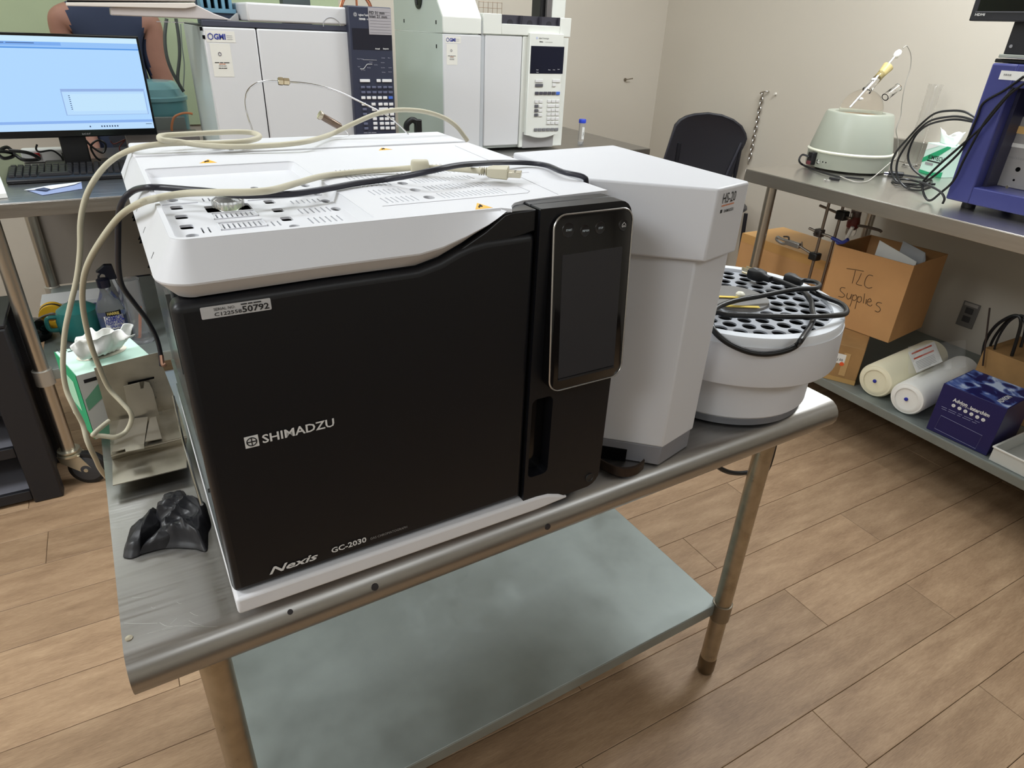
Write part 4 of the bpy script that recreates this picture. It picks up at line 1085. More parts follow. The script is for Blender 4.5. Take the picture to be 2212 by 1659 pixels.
for r in range(6):
    for c in range(19):
        if r == 0 and 4 <= c <= 8:
            if c != 6: continue
        x = kx0_+.016+c*.0192
        if x > kx1_-.012: continue
        y = ky0+.024+r*.0195+(.006 if r == 5 else 0); z = BZ+.0185+(y-ky0-.012)*math.tan(slope)
        o = bpy.data.objects.new('key', kd); COL.objects.link(o); o.parent = kb
        o.location = inv @ V(x, y, z); o.rotation_euler = (slope, 0, 0)
        if r == 0 and c == 6: o.scale = (5.6, 1, 1)
# leaflets
def sheet(name, label, cat, us, z, m, th=.0008, bend=None):
    ps = [at(u, v, z=z) for u, v in us]
    return tag(obj(name, B().ext([p+V(0, 0, 0) for p in ps], (0, 0, th)), m, smooth=0), label, cat)
lf = thing('folded_leaflet', 'folded white and blue leaflet lying in front of the black keyboard', 'leaflet', at(115, 408, z=BZ))
ps = [at(u, v, z=BZ+.001) for u, v in ((55, 410), (92, 422), (178, 408), (176, 394), (112, 400))]
obj('lower_leaf', B().ext(ps, (0, 0, .001)), mat('leaf_blue', rgb(150, 165, 205), .5), lf, smooth=0)
ps2 = [at(u, v, z=BZ+.004) for u, v in ((52, 411), (108, 401), (176, 393), (160, 399), (110, 409))]
obj('upper_leaf', B().ext(ps2, (0, 0, .0008)), PAPER, lf, smooth=0)
obj('leaf_print', B().ext([at(u, v, z=BZ+.0054) for u, v in ((75, 409), (100, 412), (108, 408), (95, 405))], (0, 0, .0004)), mat('leaf_ink', rgb(70, 80, 110), .5), lf, smooth=0)
b = B().ext([at(u, v, z=BZ+.001) for u, v in ((-45, 372), (-40, 432), (17, 427), (-2, 376))], (0, 0, .012))
tag(obj('notepad', b, PAPER, smooth=0), 'white notepad lying on the tall bench at the left edge of the photo', 'notepad')
# power strip and cables behind the monitor
p0, p1 = at(40, 318, y=2.32), at(120, 314, y=2.32)
ps_ = thing('power_strip', 'white power strip with red rocker switch behind the lit monitor', 'power strip', (p0.x+.05, 2.35, BZ))
obj('strip_body', B().box(p0.x, p1.x+.05, 2.32, 2.37, BZ+.001, BZ+.045), mat('strip_white', rgb(222, 222, 222), .4), ps_, bevel=.006)
obj('rocker_switch', B().box(p0.x+.038, p0.x+.056, 2.314, 2.322, BZ+.012, BZ+.034), mat('switch_red', rgb(150, 30, 30), .3), ps_, bevel=.002)
obj('plug', B().box(p1.x+.012, p1.x+.036, 2.295, 2.322, BZ+.008, BZ+.036), BLACK, ps_, bevel=.004)
def cable(name, label, pts, r, m, cat='cable', n=8, k=6):
    return tag(obj(name, B().tube(pts, r, n=n, k=k), m), label, cat)
y = 2.17
cable('strip_cable', 'thin black cable looping from the power strip under the lit monitor', [at(u, v, y=2.18) for u, v in ((80, 312), (78, 322), (86, 328), (112, 325), (130, 336), (137, 347))], .003, CORD)
cable('tangled_cord', 'tangled black cord heaped at the left behind the keyboard', [at(u, v, z=BZ+zz) for u, v, zz in ((-10, 330, .05), (15, 318, .06), (30, 335, .03), (8, 342, .03), (-6, 328, .055), (25, 330, .04), (50, 345, .02), (85, 343, .02), (60, 330, .05), (20, 325, .06))], .006, CORD)
cable('dark_cable', 'black cable crossing behind the monitor stand on its right', [at(u, v, y=2.16) for u, v in ((185, 303), (200, 318), (222, 330), (228, 312), (212, 303), (196, 316), (206, 338), (218, 347))], .0035, CORD)
cable('red_cable', 'thin dark red cable right of the monitor stand', [at(u, v, y=2.19) for u, v in ((238, 304), (246, 311), (262, 305), (270, 302), (258, 318), (262, 330))], .002, mat('dull_red', rgb(120, 60, 55), .5))
# low grey tray on the bench and the teal tub on it
a, c = at(272, 292, y=2.02), at(345, 290, y=2.02)
ty0, ty1 = 2.15, 2.25
tl = thing('metal_tray', 'shallow dark grey metal tray on the bench right of the lit monitor', 'tray', (.20, 2.14, BZ))
xa, xb = X(272, 300, 2.15), X(432, 300, 2.15)
ztop = Z(300, 291, 2.15)
b = B().box(xa, xb, ty0, ty1, BZ+.001, ztop)
obj('tray_body', b, mat('tray_metal', rgb(128, 120, 118), .4, .4), tl, bevel=.003)
p = at(360, 225, y=2.36)
tb_ = thing('teal_tub', 'teal plastic tub with glossy ribbed lid between the monitor and the navy keypad chromatograph', 'tub', (p.x, 2.36, BZ))
TEAL = mat('teal_plastic', rgb(120, 166, 172), .18, trans=.15)
zb = BZ+.0008
rr = at(403, 240, y=2.36).x-at(330, 240, y=2.36).x
zt1 = at(345, 173, y=2.36).z; zl = at(360, 215, y=2.36).z
cx_ = at(335, 230, y=2.36).x
obj('tub_body', B().lathe([(.085, zb), (.105, zb+.02), (.112, zl-.03), (.114, zl)], (cx_, 2.38, 0), n=40), mat('tub_teal', rgb(90, 140, 146), .2), tb_)
obj('domed_lid', B().lathe([(.118, zl), (.119, zl+.012), (.112, zl+.016), (.104, zl+.040), (.100, zl+.042), (.082, zl+.062), (.078, zl+.063), (.045, zt1-.002), (.0, zt1)], (cx_, 2.38, 0), n=40), TEAL, tb_)
tag(obj('grey_case', B().box(X(333, 270, 2.26), X(402, 270, 2.26), 2.2515, 2.264, BZ+.001, Z(360, 252, 2.26)), mat('case_grey', rgb(120, 126, 122), .5), bevel=.004), 'small grey green case standing under the teal tub lid', 'case')
cable('orange_tube', 'thin orange tube arching beside the navy keypad chromatograph', [V(at(374, 295, y=2.2).x, 2.2, ztop+.0032)]+[at(u, v, y=2.2) for u, v in ((371, 272), (376, 254), (390, 246), (404, 244), (416, 246))], .004, mat('orange_tubing', rgb(190, 120, 80), .4))
cable('hanging_cable', 'black double cable hanging down the green panel left of the navy keypad chromatograph', [at(u, v, y=2.30) for u, v in ((360, 40), (356, 80), (360, 120), (372, 155), (392, 190), (396, 196), (384, 172), (388, 120), (386, 80), (380, 40))], .0058, mat('hang_grey', rgb(70, 74, 72), .5))
cable('thin_cable', 'thin grey cable hanging against the side of the navy keypad chromatograph', [at(u, v, y=2.2) for u, v in ((390, 52), (393, 100), (398, 140), (396, 190))], .0022, mat('thin_grey', rgb(120, 128, 122), .5))

# ------------------------------------------------------------------ under the bench
SZB = .44
def onshelf(u, v, z=SZB): return at(u, v, z=z)
# spray bottle
p = at(250, 735, z=SZB); p = at(262, 760, y=1.93)
sx = at(247, 700, y=1.93).x
sb = thing('spray_bottle', 'clear bottle with blue liquid, dark cap and blue printed label on the bench shelf', 'bottle', (sx, 1.93, SZB))
s0 = V(sx, 1.93, SZB+.0006)
zc = lambda v: at(225, v, y=1.93).z
zcap0, zcap1 = zc(618), zc(600)
h1 = zcap0-s0.z
obj('bottle_body', B().lathe([(.040, 0), (.044, .006), (.044, h1*.585), (.040, h1*.66), (.026, h1*.80), (.017, h1*.92), (.016, h1)], s0, n=36), CLEARP, sb)
obj('liquid', B().lathe([(.038, .003), (.0415, .008), (.0415, h1*.44), (.0, h1*.44)], s0, n=36), mat('blue_liquid', rgb(58, 92, 170), .1, trans=.3), sb)
obj('cap', B().lathe([(.020, h1-.002), (.0205, h1+.002), (.0205, h1+.024), (.018, h1+.026), (0, h1+.026)], s0, n=24), mat('cap_navy', rgb(24, 28, 50), .4), sb)
td = (CAM-s0); td.z = 0; td.normalize(); ts = V(-td.y, td.x, 0)
def wrap(z0, z1, a0, a1, m, name, r=.0447):
    b = B(); n = 8; ring = []
    for zz in (z0, z1):
        for i in range(n+1):
            a = a0+(a1-a0)*i/n; ring.append(s0+td*r*math.cos(a)+ts*r*math.sin(a)+V(0, 0, zz))
    b.v = ring; b.f = [(i, i+1, n+2+i, n+1+i) for i in range(n)]
    return obj(name, b, m, sb)
wrap(h1*.24, h1*.49, -.62, .82, PAPER, 'label')
wrap(h1*.50, h1*.585, -.40, .70, PRINT_K, 'brand_band')
for s, z, h, w, m in (('HARRIS', .522, .0095, .036, mat('gold_print', rgb(226, 206, 120), .5)), ('CHEMICAL', .418, .0150, .056, PRINT_B), ('RESISTANT', .335, .0150, .058, PRINT_B), ('SPRAYER', .265, .010, .036, PRINT_B)):
    text(s, s0+td*.0456+ts*.005+V(0, 0, h1*z), ts, (0, 0, 1), h, m, sb, w=w, bold=.03, center=True, lift=.0008)
# sprayer bottle behind it
sx2 = at(262, 690, y=2.02).x
s2 = thing('trigger_bottle', 'tall clear spray bottle with dark trigger head standing behind the blue liquid bottle', 'bottle', (sx2, 2.02, SZB))
q = V(sx2, 2.02, SZB+.0006); hz = at(248, 600, y=2.02).z-q.z
obj('bottle_body', B().lathe([(.036, 0), (.040, .005), (.040, hz*.45), (.034, hz*.65), (.016, hz*.92), (.014, hz)], q, n=32), CLEARP, s2)
obj('trigger_head', B().ext([q+V(-.040, -.012, hz+.030), q+V(-.010, -.012, hz+.052), q+V(.014, -.012, hz+.050), q+V(.020, -.012, hz-.002), q+V(-.014, -.012, hz-.002), q+V(-.014, -.012, hz+.018)], (0, .024, 0)), mat('head_navy', rgb(20, 24, 40), .4), s2, bevel=.003)
obj('trigger', B().tube([q+V(-.020, 0, hz+.026), q+V(-.034, 0, hz+.012), q+V(-.034, 0, hz-.016)], .004, n=6), MATS['head_navy'], s2)
# teal jug
px_ = at(172, 690, y=1.98).x
tj = thing('teal_jug', 'round teal plastic jug on the bench shelf beside the blue liquid bottle', 'jug', (px_, 1.98, SZB))
q = V(px_, 1.98, SZB+.0006); hz = at(172, 655, y=1.98).z-q.z
obj('jug_body', B().lathe([(.060, 0), (.068, .010), (.070, hz*.55), (.062, hz*.85), (.040, hz*.98), (0.002, hz)], q, n=36), mat('jug_teal', rgb(48, 120, 116), .3), tj)
obj('handle', B().tube([q+V(-.062, -.01, hz*.7), q+V(-.090, -.02, hz*.72), q+V(-.092, -.02, hz*.4), q+V(-.066, -.01, hz*.3)], .007, n=8), MATS['jug_teal'], tj)
# stacked boxes
for i, (v0, v1, m, lbl) in enumerate(((655, 688, rgb(200, 200, 202), 'white and navy carton on top of the stack on the bench shelf'), (688, 706, rgb(190, 192, 196), 'white and navy carton in the middle of the stack on the bench shelf'), (706, 728, rgb(176, 176, 178), 'pale carton at the bottom of the stack on the bench shelf'))):
    ct_ = at(120, 655, y=2.17).z; hh_ = ct_-SZB-.0015
    z0 = SZB+.0012+hh_*(.60, .32, 0)[i]; z1 = SZB+.0012+hh_*(1, .59, .31)[i]
    xa = at(93, 680, y=2.17).x
    bx_ = thing('glove_carton', lbl, 'box', (xa+.1, 2.23, z0))
    obj('carton', B().box(xa+.008*i, xa+.22+.004*i, 2.17+.006*i, 2.29, z0+.0005, z1-.0005), mat('carton_grey%d' % i, m, .5), bx_, bevel=.0015)
    obj('navy_band', B().box(xa+.008*i-.0004, xa+.22+.004*i+.0004, 2.1695+.006*i, 2.2905, z0+.0012, z0+(z1-z0)*(.36 if i < 2 else .12)), mat('band_blue', rgb(44, 48, 90), .5), bx_)
    if i == 0: text('BEN', (xa+.085, 2.1692, z0+(z1-z0)*.6), (1, 0, 0), (0, 0, 1), .012, PRINT_K, bx_, w=.05, bold=.03)
# black round bottle behind the leg
q = V(at(84, 760, y=2.02).x, 2.02, SZB+.0006); hz = at(82, 690, y=2.02).z-q.z
tag(obj('dark_bottle', B().lathe([(.052, 0), (.057, .008), (.057, hz*.62), (.050, hz*.82), (.035, hz*.96), (.002, hz)], q, n=36), mat('bottle_black', rgb(16, 18, 20), .12)), 'glossy black round bottle on the bench shelf behind the front caster leg', 'bottle')
b0 = at(110, 735, y=2.115)
yb = thing('caution_roll', 'yellow and black caution tape roll low on the bench shelf', 'tape', (b0.x+.03, 2.115, SZB))
obj('roll', B().lathe([(.018, -.024), (.042, -.024), (.042, .024), (.018, .024), (.018, -.024)], (b0.x+.03, 2.115, SZB+.0430), (0, 1, 0.0), n=30, cap=False), mat('tape_yellow', rgb(216, 168, 40), .5), yb)
obj('black_stripe', B().lathe([(.0424, -.010), (.0424, .004)], (b0.x+.03, 2.115, SZB+.0430), (0, 1, 0), n=30, cap=False), PRINT_K, yb)
cable('thin_hose', 'thin grey hose curving over the cartons on the bench shelf', [at(u, v, y=2.086) for u, v in ((80, 690), (95, 682), (112, 678), (130, 681))], .003, mat('hose_grey', rgb(110, 108, 108), .5))
# clear beaker with an orange stirrer
q = V(at(300, 690, y=1.86).x, 1.86, SZB+.0006)
bk = thing('clear_beaker', 'tall clear beaker with an orange stick on the bench shelf beside the black side panel', 'beaker', (q.x, q.y, SZB))
hz = at(300, 600, y=1.86).z-q.z
obj('beaker_wall', B().lathe([(.038, 0), (.030, .006), (.027, .02), (.030, hz), (.027, hz), (.024, .02)], q, n=32, cap=False), CLEARP, bk)
obj('beaker_foot', B().lathe([(.042, 0), (.042, .005), (.028, .010), (0.002, .010)], q, n=32), CLEARP, bk)
obj('orange_stick', B().tube([q+V(-.010, 0, .012), q+V(.014, -.002, hz*.55)], .005, n=8), mat('stick_orange', rgb(200, 110, 60), .5), bk)

# ------------------------------------------------------------------ black shelving unit at the left
ux1 = -.415; ux0 = -1.15; uy0 = 1.665; uy1 = 1.94; uh = .62
un = thing('shelving_unit', 'black plastic shelving unit with grey shelves standing left of the tall bench', 'shelf', ((ux0+ux1)/2, (uy0+uy1)/2, 0))
UB = mat('unit_black', rgb(30, 30, 34), .5); UG = mat('unit_grey', rgb(122, 122, 130), .45)
for x in (ux0, ux1-.085):
    for y in (uy0, uy1-.05): obj('post', B().box(x, x+.085, y, y+.05, .0, uh), UB, un, bevel=.006)
for z in (.045, .215, .385, .575):
    s = obj('shelf_board', B().box(ux0+.04, ux1-.045, uy0+.02, uy1-.02, z-.006, z), UG, un)
    obj('front_lip', B().box(ux0+.086, ux1-.086, uy0+.006, uy0+.024, z-.032, z+.004), UB, s, bevel=.002)
obj('end_panel', B().box(ux1-.030, ux1-.022, uy0+.051, uy1-.051, .02, uh), UB, un)
obj('back_panel', B().box(ux0+.086, ux1-.086, uy1-.016, uy1-.010, .02, uh), UG, un)
obj('top_board', B().box(ux0, ux1, uy0+.004, uy1, uh, uh+.012), UB, un, bevel=.003)

# ------------------------------------------------------------------ person standing behind the bench
def person():
    py = 2.90
    L_ = at(128, 30, y=py); R_ = at(326, 70, y=py)
    pc = (L_.x+R_.x)/2; w = (R_.x-L_.x)/2
    t = thing('person', 'person in a dark navy shirt standing behind the monitor with both arms down', 'person', (pc, py, 0))
    vs, es, rs = [], [], []
    def vtx(p, r): vs.append(p); rs.append(r); return len(vs)-1
    pel = vtx((0, 0, .98), (.150, .11)); ch1 = vtx((0, .0, 1.14), (.125, .10)); ch2 = vtx((0, .0, 1.30), (.130, .11)); ch3 = vtx((0, .0, 1.42), (.12, .09))
    nk = vtx((0, 0, 1.52), (.056, .056)); hd0 = vtx((0, -.012, 1.60), (.068, .078)); hd1 = vtx((0, -.012, 1.69), (.078, .092)); hd2 = vtx((0, -.005, 1.76), (.055, .066))
    es += [(pel, ch1), (ch1, ch2), (ch2, ch3), (ch3, nk), (nk, hd0), (hd0, hd1), (hd1, hd2)]
    for sx in (-1, 1):
        sh = vtx((sx*.175, 0, 1.425), (.062, .062)); ua = vtx((sx*(w-.012), 0, 1.32), (.054, .056)); el = vtx((sx*(w+.018), .01, 1.155), (.044, .046)); fa = vtx((sx*(w+.012), -.06, 1.02), (.040, .040)); wr = vtx((sx*(w-.01), -.13, .915), (.027, .030)); hn = vtx((sx*(w-.015), -.16, .85), (.036, .020)); h2 = vtx((sx*(w-.018), -.175, .80), (.026, .014))
        es += [(ch3, sh), (sh, ua), (ua, el), (el, fa), (fa, wr), (wr, hn), (hn, h2)]
        hip = vtx((sx*.09, 0, .90), (.095, .10)); kn = vtx((sx*.10, -.01, .50), (.062, .065)); an = vtx((sx*.105, .01, .09), (.042, .046)); to = vtx((sx*.11, -.13, .035), (.04, .03))
        es += [(pel, hip), (hip, kn), (kn, an), (an, to)]
    me = bpy.data.meshes.new('body'); me.from_pydata(vs, es, [])
    o = bpy.data.objects.new('body', me); COL.objects.link(o)
    sk = o.modifiers.new('skin', 'SKIN'); sk.use_smooth_shade = True
    for d_, r in zip(me.skin_vertices[0].data, rs): d_.radius = r
    me.skin_vertices[0].data[pel].use_root = True
    sb_ = o.modifiers.new('sub', 'SUBSURF'); sb_.levels = 3; sb_.render_levels = 3
    dg = bpy.context.evaluated_depsgraph_get()
    ev = o.evaluated_get(dg); m2 = bpy.data.meshes.new_from_object(ev)
    bpy.data.objects.remove(o)
    SKIN = mat('skin', rgb(150, 108, 92), .6, var=.06, vscale=20); SHIRT = mat('navy_shirt', rgb(44, 52, 74), .85, bump=.1, bscale=60); TROU = mat('dark_trousers', rgb(44, 44, 50), .85)
    for m_ in (SKIN, SHIRT, TROU): m2.materials.append(m_)
    for p in m2.polygons:
        c = p.center; p.use_smooth = True
        if c.z < .12: p.material_index = 2
        elif c.z < 1.0 and abs(c.x) < w-.075: p.material_index = 2
        elif c.z < 1.50 and abs(c.x) < .128: p.material_index = 1
    body = bpy.data.objects.new('body', m2); COL.objects.link(body); body.parent = t
    hair = B().lathe([(.086, -.02), (.090, .02), (.082, .06), (.055, .090), (.002, .100)], (0, .008, 1.70), n=24)
    obj('hair', hair, mat('dark_hair', rgb(40, 32, 28), .7), t, local=True)
    fe = B()
    for sx in (-1, 1): fe.ball((sx*.032, -.088, 1.672), .011)
    obj('eyes', fe, mat('eye_white', rgb(220, 216, 210), .3), t, local=True)
    obj('nose', B().loft([[V(-.008, -.092, 1.675), V(.008, -.092, 1.675), V(.004, -.085, 1.69), V(-.004, -.085, 1.69)], [V(-.016, -.105, 1.640), V(.016, -.105, 1.640), V(.010, -.112, 1.646), V(-.010, -.112, 1.646)]]), SKIN, t, local=True)
    obj('mouth', B().tube([V(-.026, -.082, 1.612), V(0, -.091, 1.609), V(.026, -.082, 1.612)], .005, n=6), mat('lips', rgb(140, 80, 74), .5), t, local=True)
    for sx in (-1, 1): obj('ear', B().ball((sx*.083, .0, 1.665), .022, sc=(.35, .7, 1.2)), SKIN, t, local=True)
    for sx in (-1, 1):
        for i, (dx, ln) in enumerate(((-.016, .060), (-.006, .072), (.006, .070), (.016, .055))):
            q0 = V(sx*(w-.016)+dx, -.172-.004*abs(i-1.5), .815); 
            obj('finger', B().tube([q0, q0+V(0, -.006, -ln*.5), q0+V(0, .004, -ln)], lambda s_: .0085-.002*s_, n=8, k=3), SKIN, t, local=True)
        q0 = V(sx*(w-.045), -.165, .855)
        obj('thumb', B().tube([q0, q0+V(-sx*.018, -.012, -.025), q0+V(-sx*.016, -.016, -.050)], lambda s_: .010-.002*s_, n=8, k=3), SKIN, t, local=True)
person()
# ------------------------------------------------------------------ chair by the back corner
cpx = at(1530, 243, z=1.075)
chx = thing('chair', 'black moulded plastic chair with rounded backrest in the corner behind the sampler', 'chair', (cpx.x-.05, cpx.y-.10, 0))
CHM = mat('chair_black', rgb(36, 36, 42), .35)
# backrest outline traced on an upright plane facing the camera side
cn = V(-.55, -.83, 0).normalized(); cs = V(-cn.y, cn.x, 0)
def CPt(u, v):
    d_ = ray(u, v); tt = (V(cpx.x, cpx.y, 1.0)-CAM).dot(cn)/d_.dot(cn); return CAM+d_*tt
outl = [(1424, 372), (1457, 269), (1467, 258), (1481, 250), (1500, 245), (1530, 242.5), (1560, 247), (1585, 257), (1603, 271), (1612, 288), (1614, 300), (1610, 311), (1600, 330), (1564, 430), (1432, 410)]
ring = [CPt(u, v) for u, v in outl]
b = B(); cen = sum(ring, V(0, 0, 0))/len(ring)
b.loft([[p-cn*.012 for p in ring], [p+cn*.004 for p in ring], [p+(cen-p)*.06+cn*.010 for p in ring], [p+(cen-p)*.14+cn*.004 for p in ring]])
obj('backrest', b, CHM, chx, bevel=.002, smooth=50)
pr = [CPt(1600, 308)+cn*.012, CPt(1590, 330)+cn*.014, CPt(1568, 378)+cn*.014, CPt(1545, 440)+cn*.012]
obj('side_rail', B().tube(pr, .008, n=8), mat('rail_dark', rgb(58, 58, 66), .25), chx)
pr = [CPt(1459, 272)+cn*.010, CPt(1447, 305)+cn*.012, CPt(1432, 350)+cn*.012, CPt(1410, 410)+cn*.012]
obj('side_rail', B().tube(pr, .006, n=8), MATS['rail_dark'], chx)
sc_ = V(cen.x, cen.y, 0)+cn*.22
sh_ = .62
b = B(); 
def seat_ring(s_, z): return [V(sc_.x, sc_.y, z)+cs*(.21*s_*math.copysign(abs(math.cos(a_))**.6, math.cos(a_)))+cn*(.21*s_*math.copysign(abs(math.sin(a_))**.6, math.sin(a_))) for a_ in [2*math.pi*i/24 for i in range(24)]]
b.loft([seat_ring(.93, sh_-.028), seat_ring(1, sh_-.012), seat_ring(.98, sh_), seat_ring(.7, sh_-.008)])
obj('seat', b, CHM, chx)
for a_, c_ in ((-.18, -.18), (.18, -.18), (-.18, .18), (.18, .18)):
    top_ = V(sc_.x, sc_.y, sh_-.02)+cs*a_+cn*c_; bot = V(sc_.x, sc_.y, .0035)+cs*a_*1.15+cn*c_*1.15
    obj('leg', B().cyl(bot, top_, .011, n=12), mat('leg_dark', rgb(48, 48, 54), .3, .6), chx)
for a_ in (-.18, .18):
    q0 = V(sc_.x, sc_.y, sh_-.02)+cs*a_-cn*.18; q1 = CPt(1500 if a_ < 0 else 1560, 380)
    obj('back_support', B().tube([q0, q0-cn*.04+V(0, 0, .06), V(q0.x, q0.y, sh_+.15)-cn*.035, V(q0.x, q0.y, sh_+.28)-cn*.035], .011, n=8), MATS['leg_dark'], chx)

# ------------------------------------------------------------------ heating mantle with flask on the right table
MC = V(2.785, 1.297, 0)
hm = thing('heating_mantle', 'pale grey green round heating mantle holding a glass flask on the right steel table', 'mantle', (MC.x, MC.y, RZ))
MM = mat('mantle_enamel', rgb(158, 162, 149), .35)
zb = RZ+.010
# solve the heights of the seam and rim along the axis
def zon(u, v):   # height on the mantle's near surface seen at (u, v)
    d_ = ray(u, v); tt = (MC-CAM).xy.dot(d_.xy)/d_.xy.dot(d_.xy); return CAM.z+d_.z*tt
zs = 1.047; zt = 1.206
obj('lower_case', B().lathe([(.168, zb), (.170, zb+.004), (.170, zs-.004), (.166, zs)], MC, n=56), MM, hm)
obj('seam_bead', B().lathe([(.166, zs-.004), (.1745, zs-.002), (.1755, zs+.003), (.168, zs+.008)], MC, n=56, cap=False), mat('bead_cream', rgb(214, 214, 196), .35), hm)
obj('upper_case', B().lathe([(.168, zs+.004), (.166, zs+.02), (.1345, zt-.006), (.1290, zt), (.100, zt), (.095, zt-.008), (.07, zt-.05)], MC, n=56, cap=False), MM, hm)
obj('heating_nest', B().lathe([(.098, zt-.006), (.09, zt-.03), (.06, zt-.07), (.002, zt-.085)], MC, n=40, cap=False), mat('nest_brown', rgb(150, 112, 70), .7), hm)
b = B()
for a in (35, 155, 275): b.lathe([(.010, RZ+.0006), (.012, zb)], MC+V(.13*math.cos(math.radians(a)), .13*math.sin(math.radians(a)), 0), n=14)
obj('foot', b, RUBBER, hm)['kind'] = 'stuff'
def mside(ang, z, off=0):
    a = math.radians(ang); return MC+V((.170+off)*math.cos(a), (.170+off)*math.sin(a), z-MC.z)
cdir = math.degrees(math.atan2(CAM.y-MC.y, CAM.x-MC.x))
L_a = cdir-52
def mbox(name, ang, z, w, h, dpt, m, bev=.002):
    a = math.radians(ang); o_ = V(math.cos(a), math.sin(a), 0); s_ = V(-o_.y, o_.x, 0); c = MC+o_*.1705+V(0, 0, z)
    return obj(name, B().obox(c-s_*w/2-V(0, 0, h/2)-o_*.004, s_*w, o_*(dpt+.004), V(0, 0, h)), m, hm, bevel=bev)
mbox('power_inlet', L_a, zs-.032, .034, .050, .020, BLACK)
mbox('inlet_label', L_a, zs-.050, .030, .016, .022, mat('inlet_red', rgb(96, 40, 46), .5))
a = math.radians(cdir-40); o_ = V(math.cos(a), math.sin(a), 0)
obj('toggle_switch', B().lathe([(.010, -.002), (.010, .004), (.004, .006), (.003, .014), (0, .014)], MC+o_*.170+V(0, 0, zs-.040), o_, n=16), CHROME, hm)
for i, dA in enumerate((33, 28)):
    a = math.radians(cdir-dA); o_ = V(math.cos(a), math.sin(a), 0)
    obj('screw_hole', B().lathe([(.0028, -.001), (.0028, .0008), (0, .0008)], MC+o_*.170+V(0, 0, zs-.038), o_, n=10), DARK, hm)
fl = thing('round_flask', 'round bottom glass flask with angled neck and steel probe in the heating mantle', 'flask', (MC.x, MC.y, zt-.08))
FC = MC+V(0, 0, zt+.004)
b = B().ball(FC, .086, 32, 20)
obj('flask_bulb', b, mat('flask_glass', rgb(254, 250, 244), .02, trans=1.0, ior=1.07), fl)
obj('flask_residue', B().lathe([(.002, -.076), (.05, -.058), (.076, -.012), (.0, -.012)], FC, n=32), mat('residue', rgb(150, 112, 62), .3, trans=.3), fl)
pd = lambda u, v: at(u, v, y=MC.y-.02)
tip, neckb, neckt, topp = pd(1836, 232), pd(1885, 170), pd(1925, 125), pd(1945, 108)
obj('steel_probe', B().tube([tip, pd(1860, 205), pd(1900, 160), pd(1935, 120)], .0042, n=8), CHROME, fl)
dv = (pd(1935, 120)-tip).normalized()
obj('flask_neck', B().lathe([(.019, 0), (.0165, .03), (.0165, .115), (.020, .12)], pd(1872, 196), dv, n=24, cap=False), GLASS, fl)
obj('stopper', B().lathe([(.012, 0), (.016, .016), (.020, .045), (.0225, .062), (.012, .064)], pd(1897, 168), dv, n=24), mat('stopper_amber', rgb(206, 188, 130), .35), fl)
obj('probe_handle', B().lathe([(.006, 0), (.012, .006), (.0135, .022), (.010, .034), (.003, .036)], pd(1932, 124), dv, n=20), mat('handle_white', rgb(236, 234, 228), .4), fl)
for u, v in ((1859, 214), (1888, 172)): obj('highlight_bead', B().ball(pd(u, v), .0095, sc=(1.3, 1.0, .7)), mat('highlight_white', rgb(245, 245, 245), .3), fl)  # white highlights of the glass, modelled as solid beads
obj('side_neck', B().lathe([(.016, 0), (.015, .075), (.018, .08), (.013, .08), (.012, 0)], pd(1912, 210), (pd(1945, 185)-pd(1912, 210)).normalized(), n=20, cap=False), GLASS, fl)
wire = [pd(1951, 104), pd(1954, 101), pd(1960, 100), pd(1968, 120), pd(1966, 150), pd(1955, 185), pd(1948, 225), pd(1946, 250), pd(1936, 280), pd(1940, 305), pd(1939, 328), at(1936, 340, y=1.17), at(1920, 354, y=1.10), at(1885, 384, z=RZ+.007), at(1870, 392, z=RZ+.006), at(1845, 392, z=RZ+.006), at(1815, 381, z=RZ+.0095)]
cable('probe_wire', 'thin grey probe wire hanging from the flask down past the mantle to the table', wire, .0019, mat('wire_grey', rgb(176, 172, 164), .45))
pc_ = [mside(L_a, zs-.026, .024), mside(L_a-6, zs-.022, .045), mside(L_a-2, zs-.045, .062), at(1738, 358, z=RZ+.008), at(1775, 372, z=RZ+.007), at(1812, 382, z=RZ+.006), at(1835, 384, z=RZ+.006), at(1866, 387, z=RZ+.006)]
cable('mantle_cord', 'black power cord running from the heating mantle along the front of its base', pc_, .0042, CORD)
pg = at(1786, 386, z=RZ); 
up = thing('usb_plug', 'small silver and black plug lying on the right steel table before the mantle', 'plug', pg)
obj('metal_shell', B().obox(at(1778, 391, z=RZ+.0008), V(.004, -.022, 0), V(.014, .003, 0), V(0, 0, .008)), CHROME, up, bevel=.001)
obj('plug_body', B().obox(at(1790, 388, z=RZ+.0006), V(.022, -.034, 0), V(.014, .009, 0), V(0, 0, .010)), BLACK, up, bevel=.002)
# glass cylinder behind
q = at(1958, 352, z=RZ)
q = V(3.15, 1.225, RZ+.0008)
gcx = thing('glass_cylinder', 'tall clear glass cylinder standing behind the heating mantle', 'glass', q)
hz = at(1975, 178, x=q.x).z-q.z
obj('cylinder_wall', B().lathe([(.034, 0), (.034, .004), (.0275, .010), (.0275, hz*.96), (.031, hz), (.0285, hz), (.0255, hz*.96), (.0255, .012), (.002, .012)], q, n=32), GLASS, gcx)
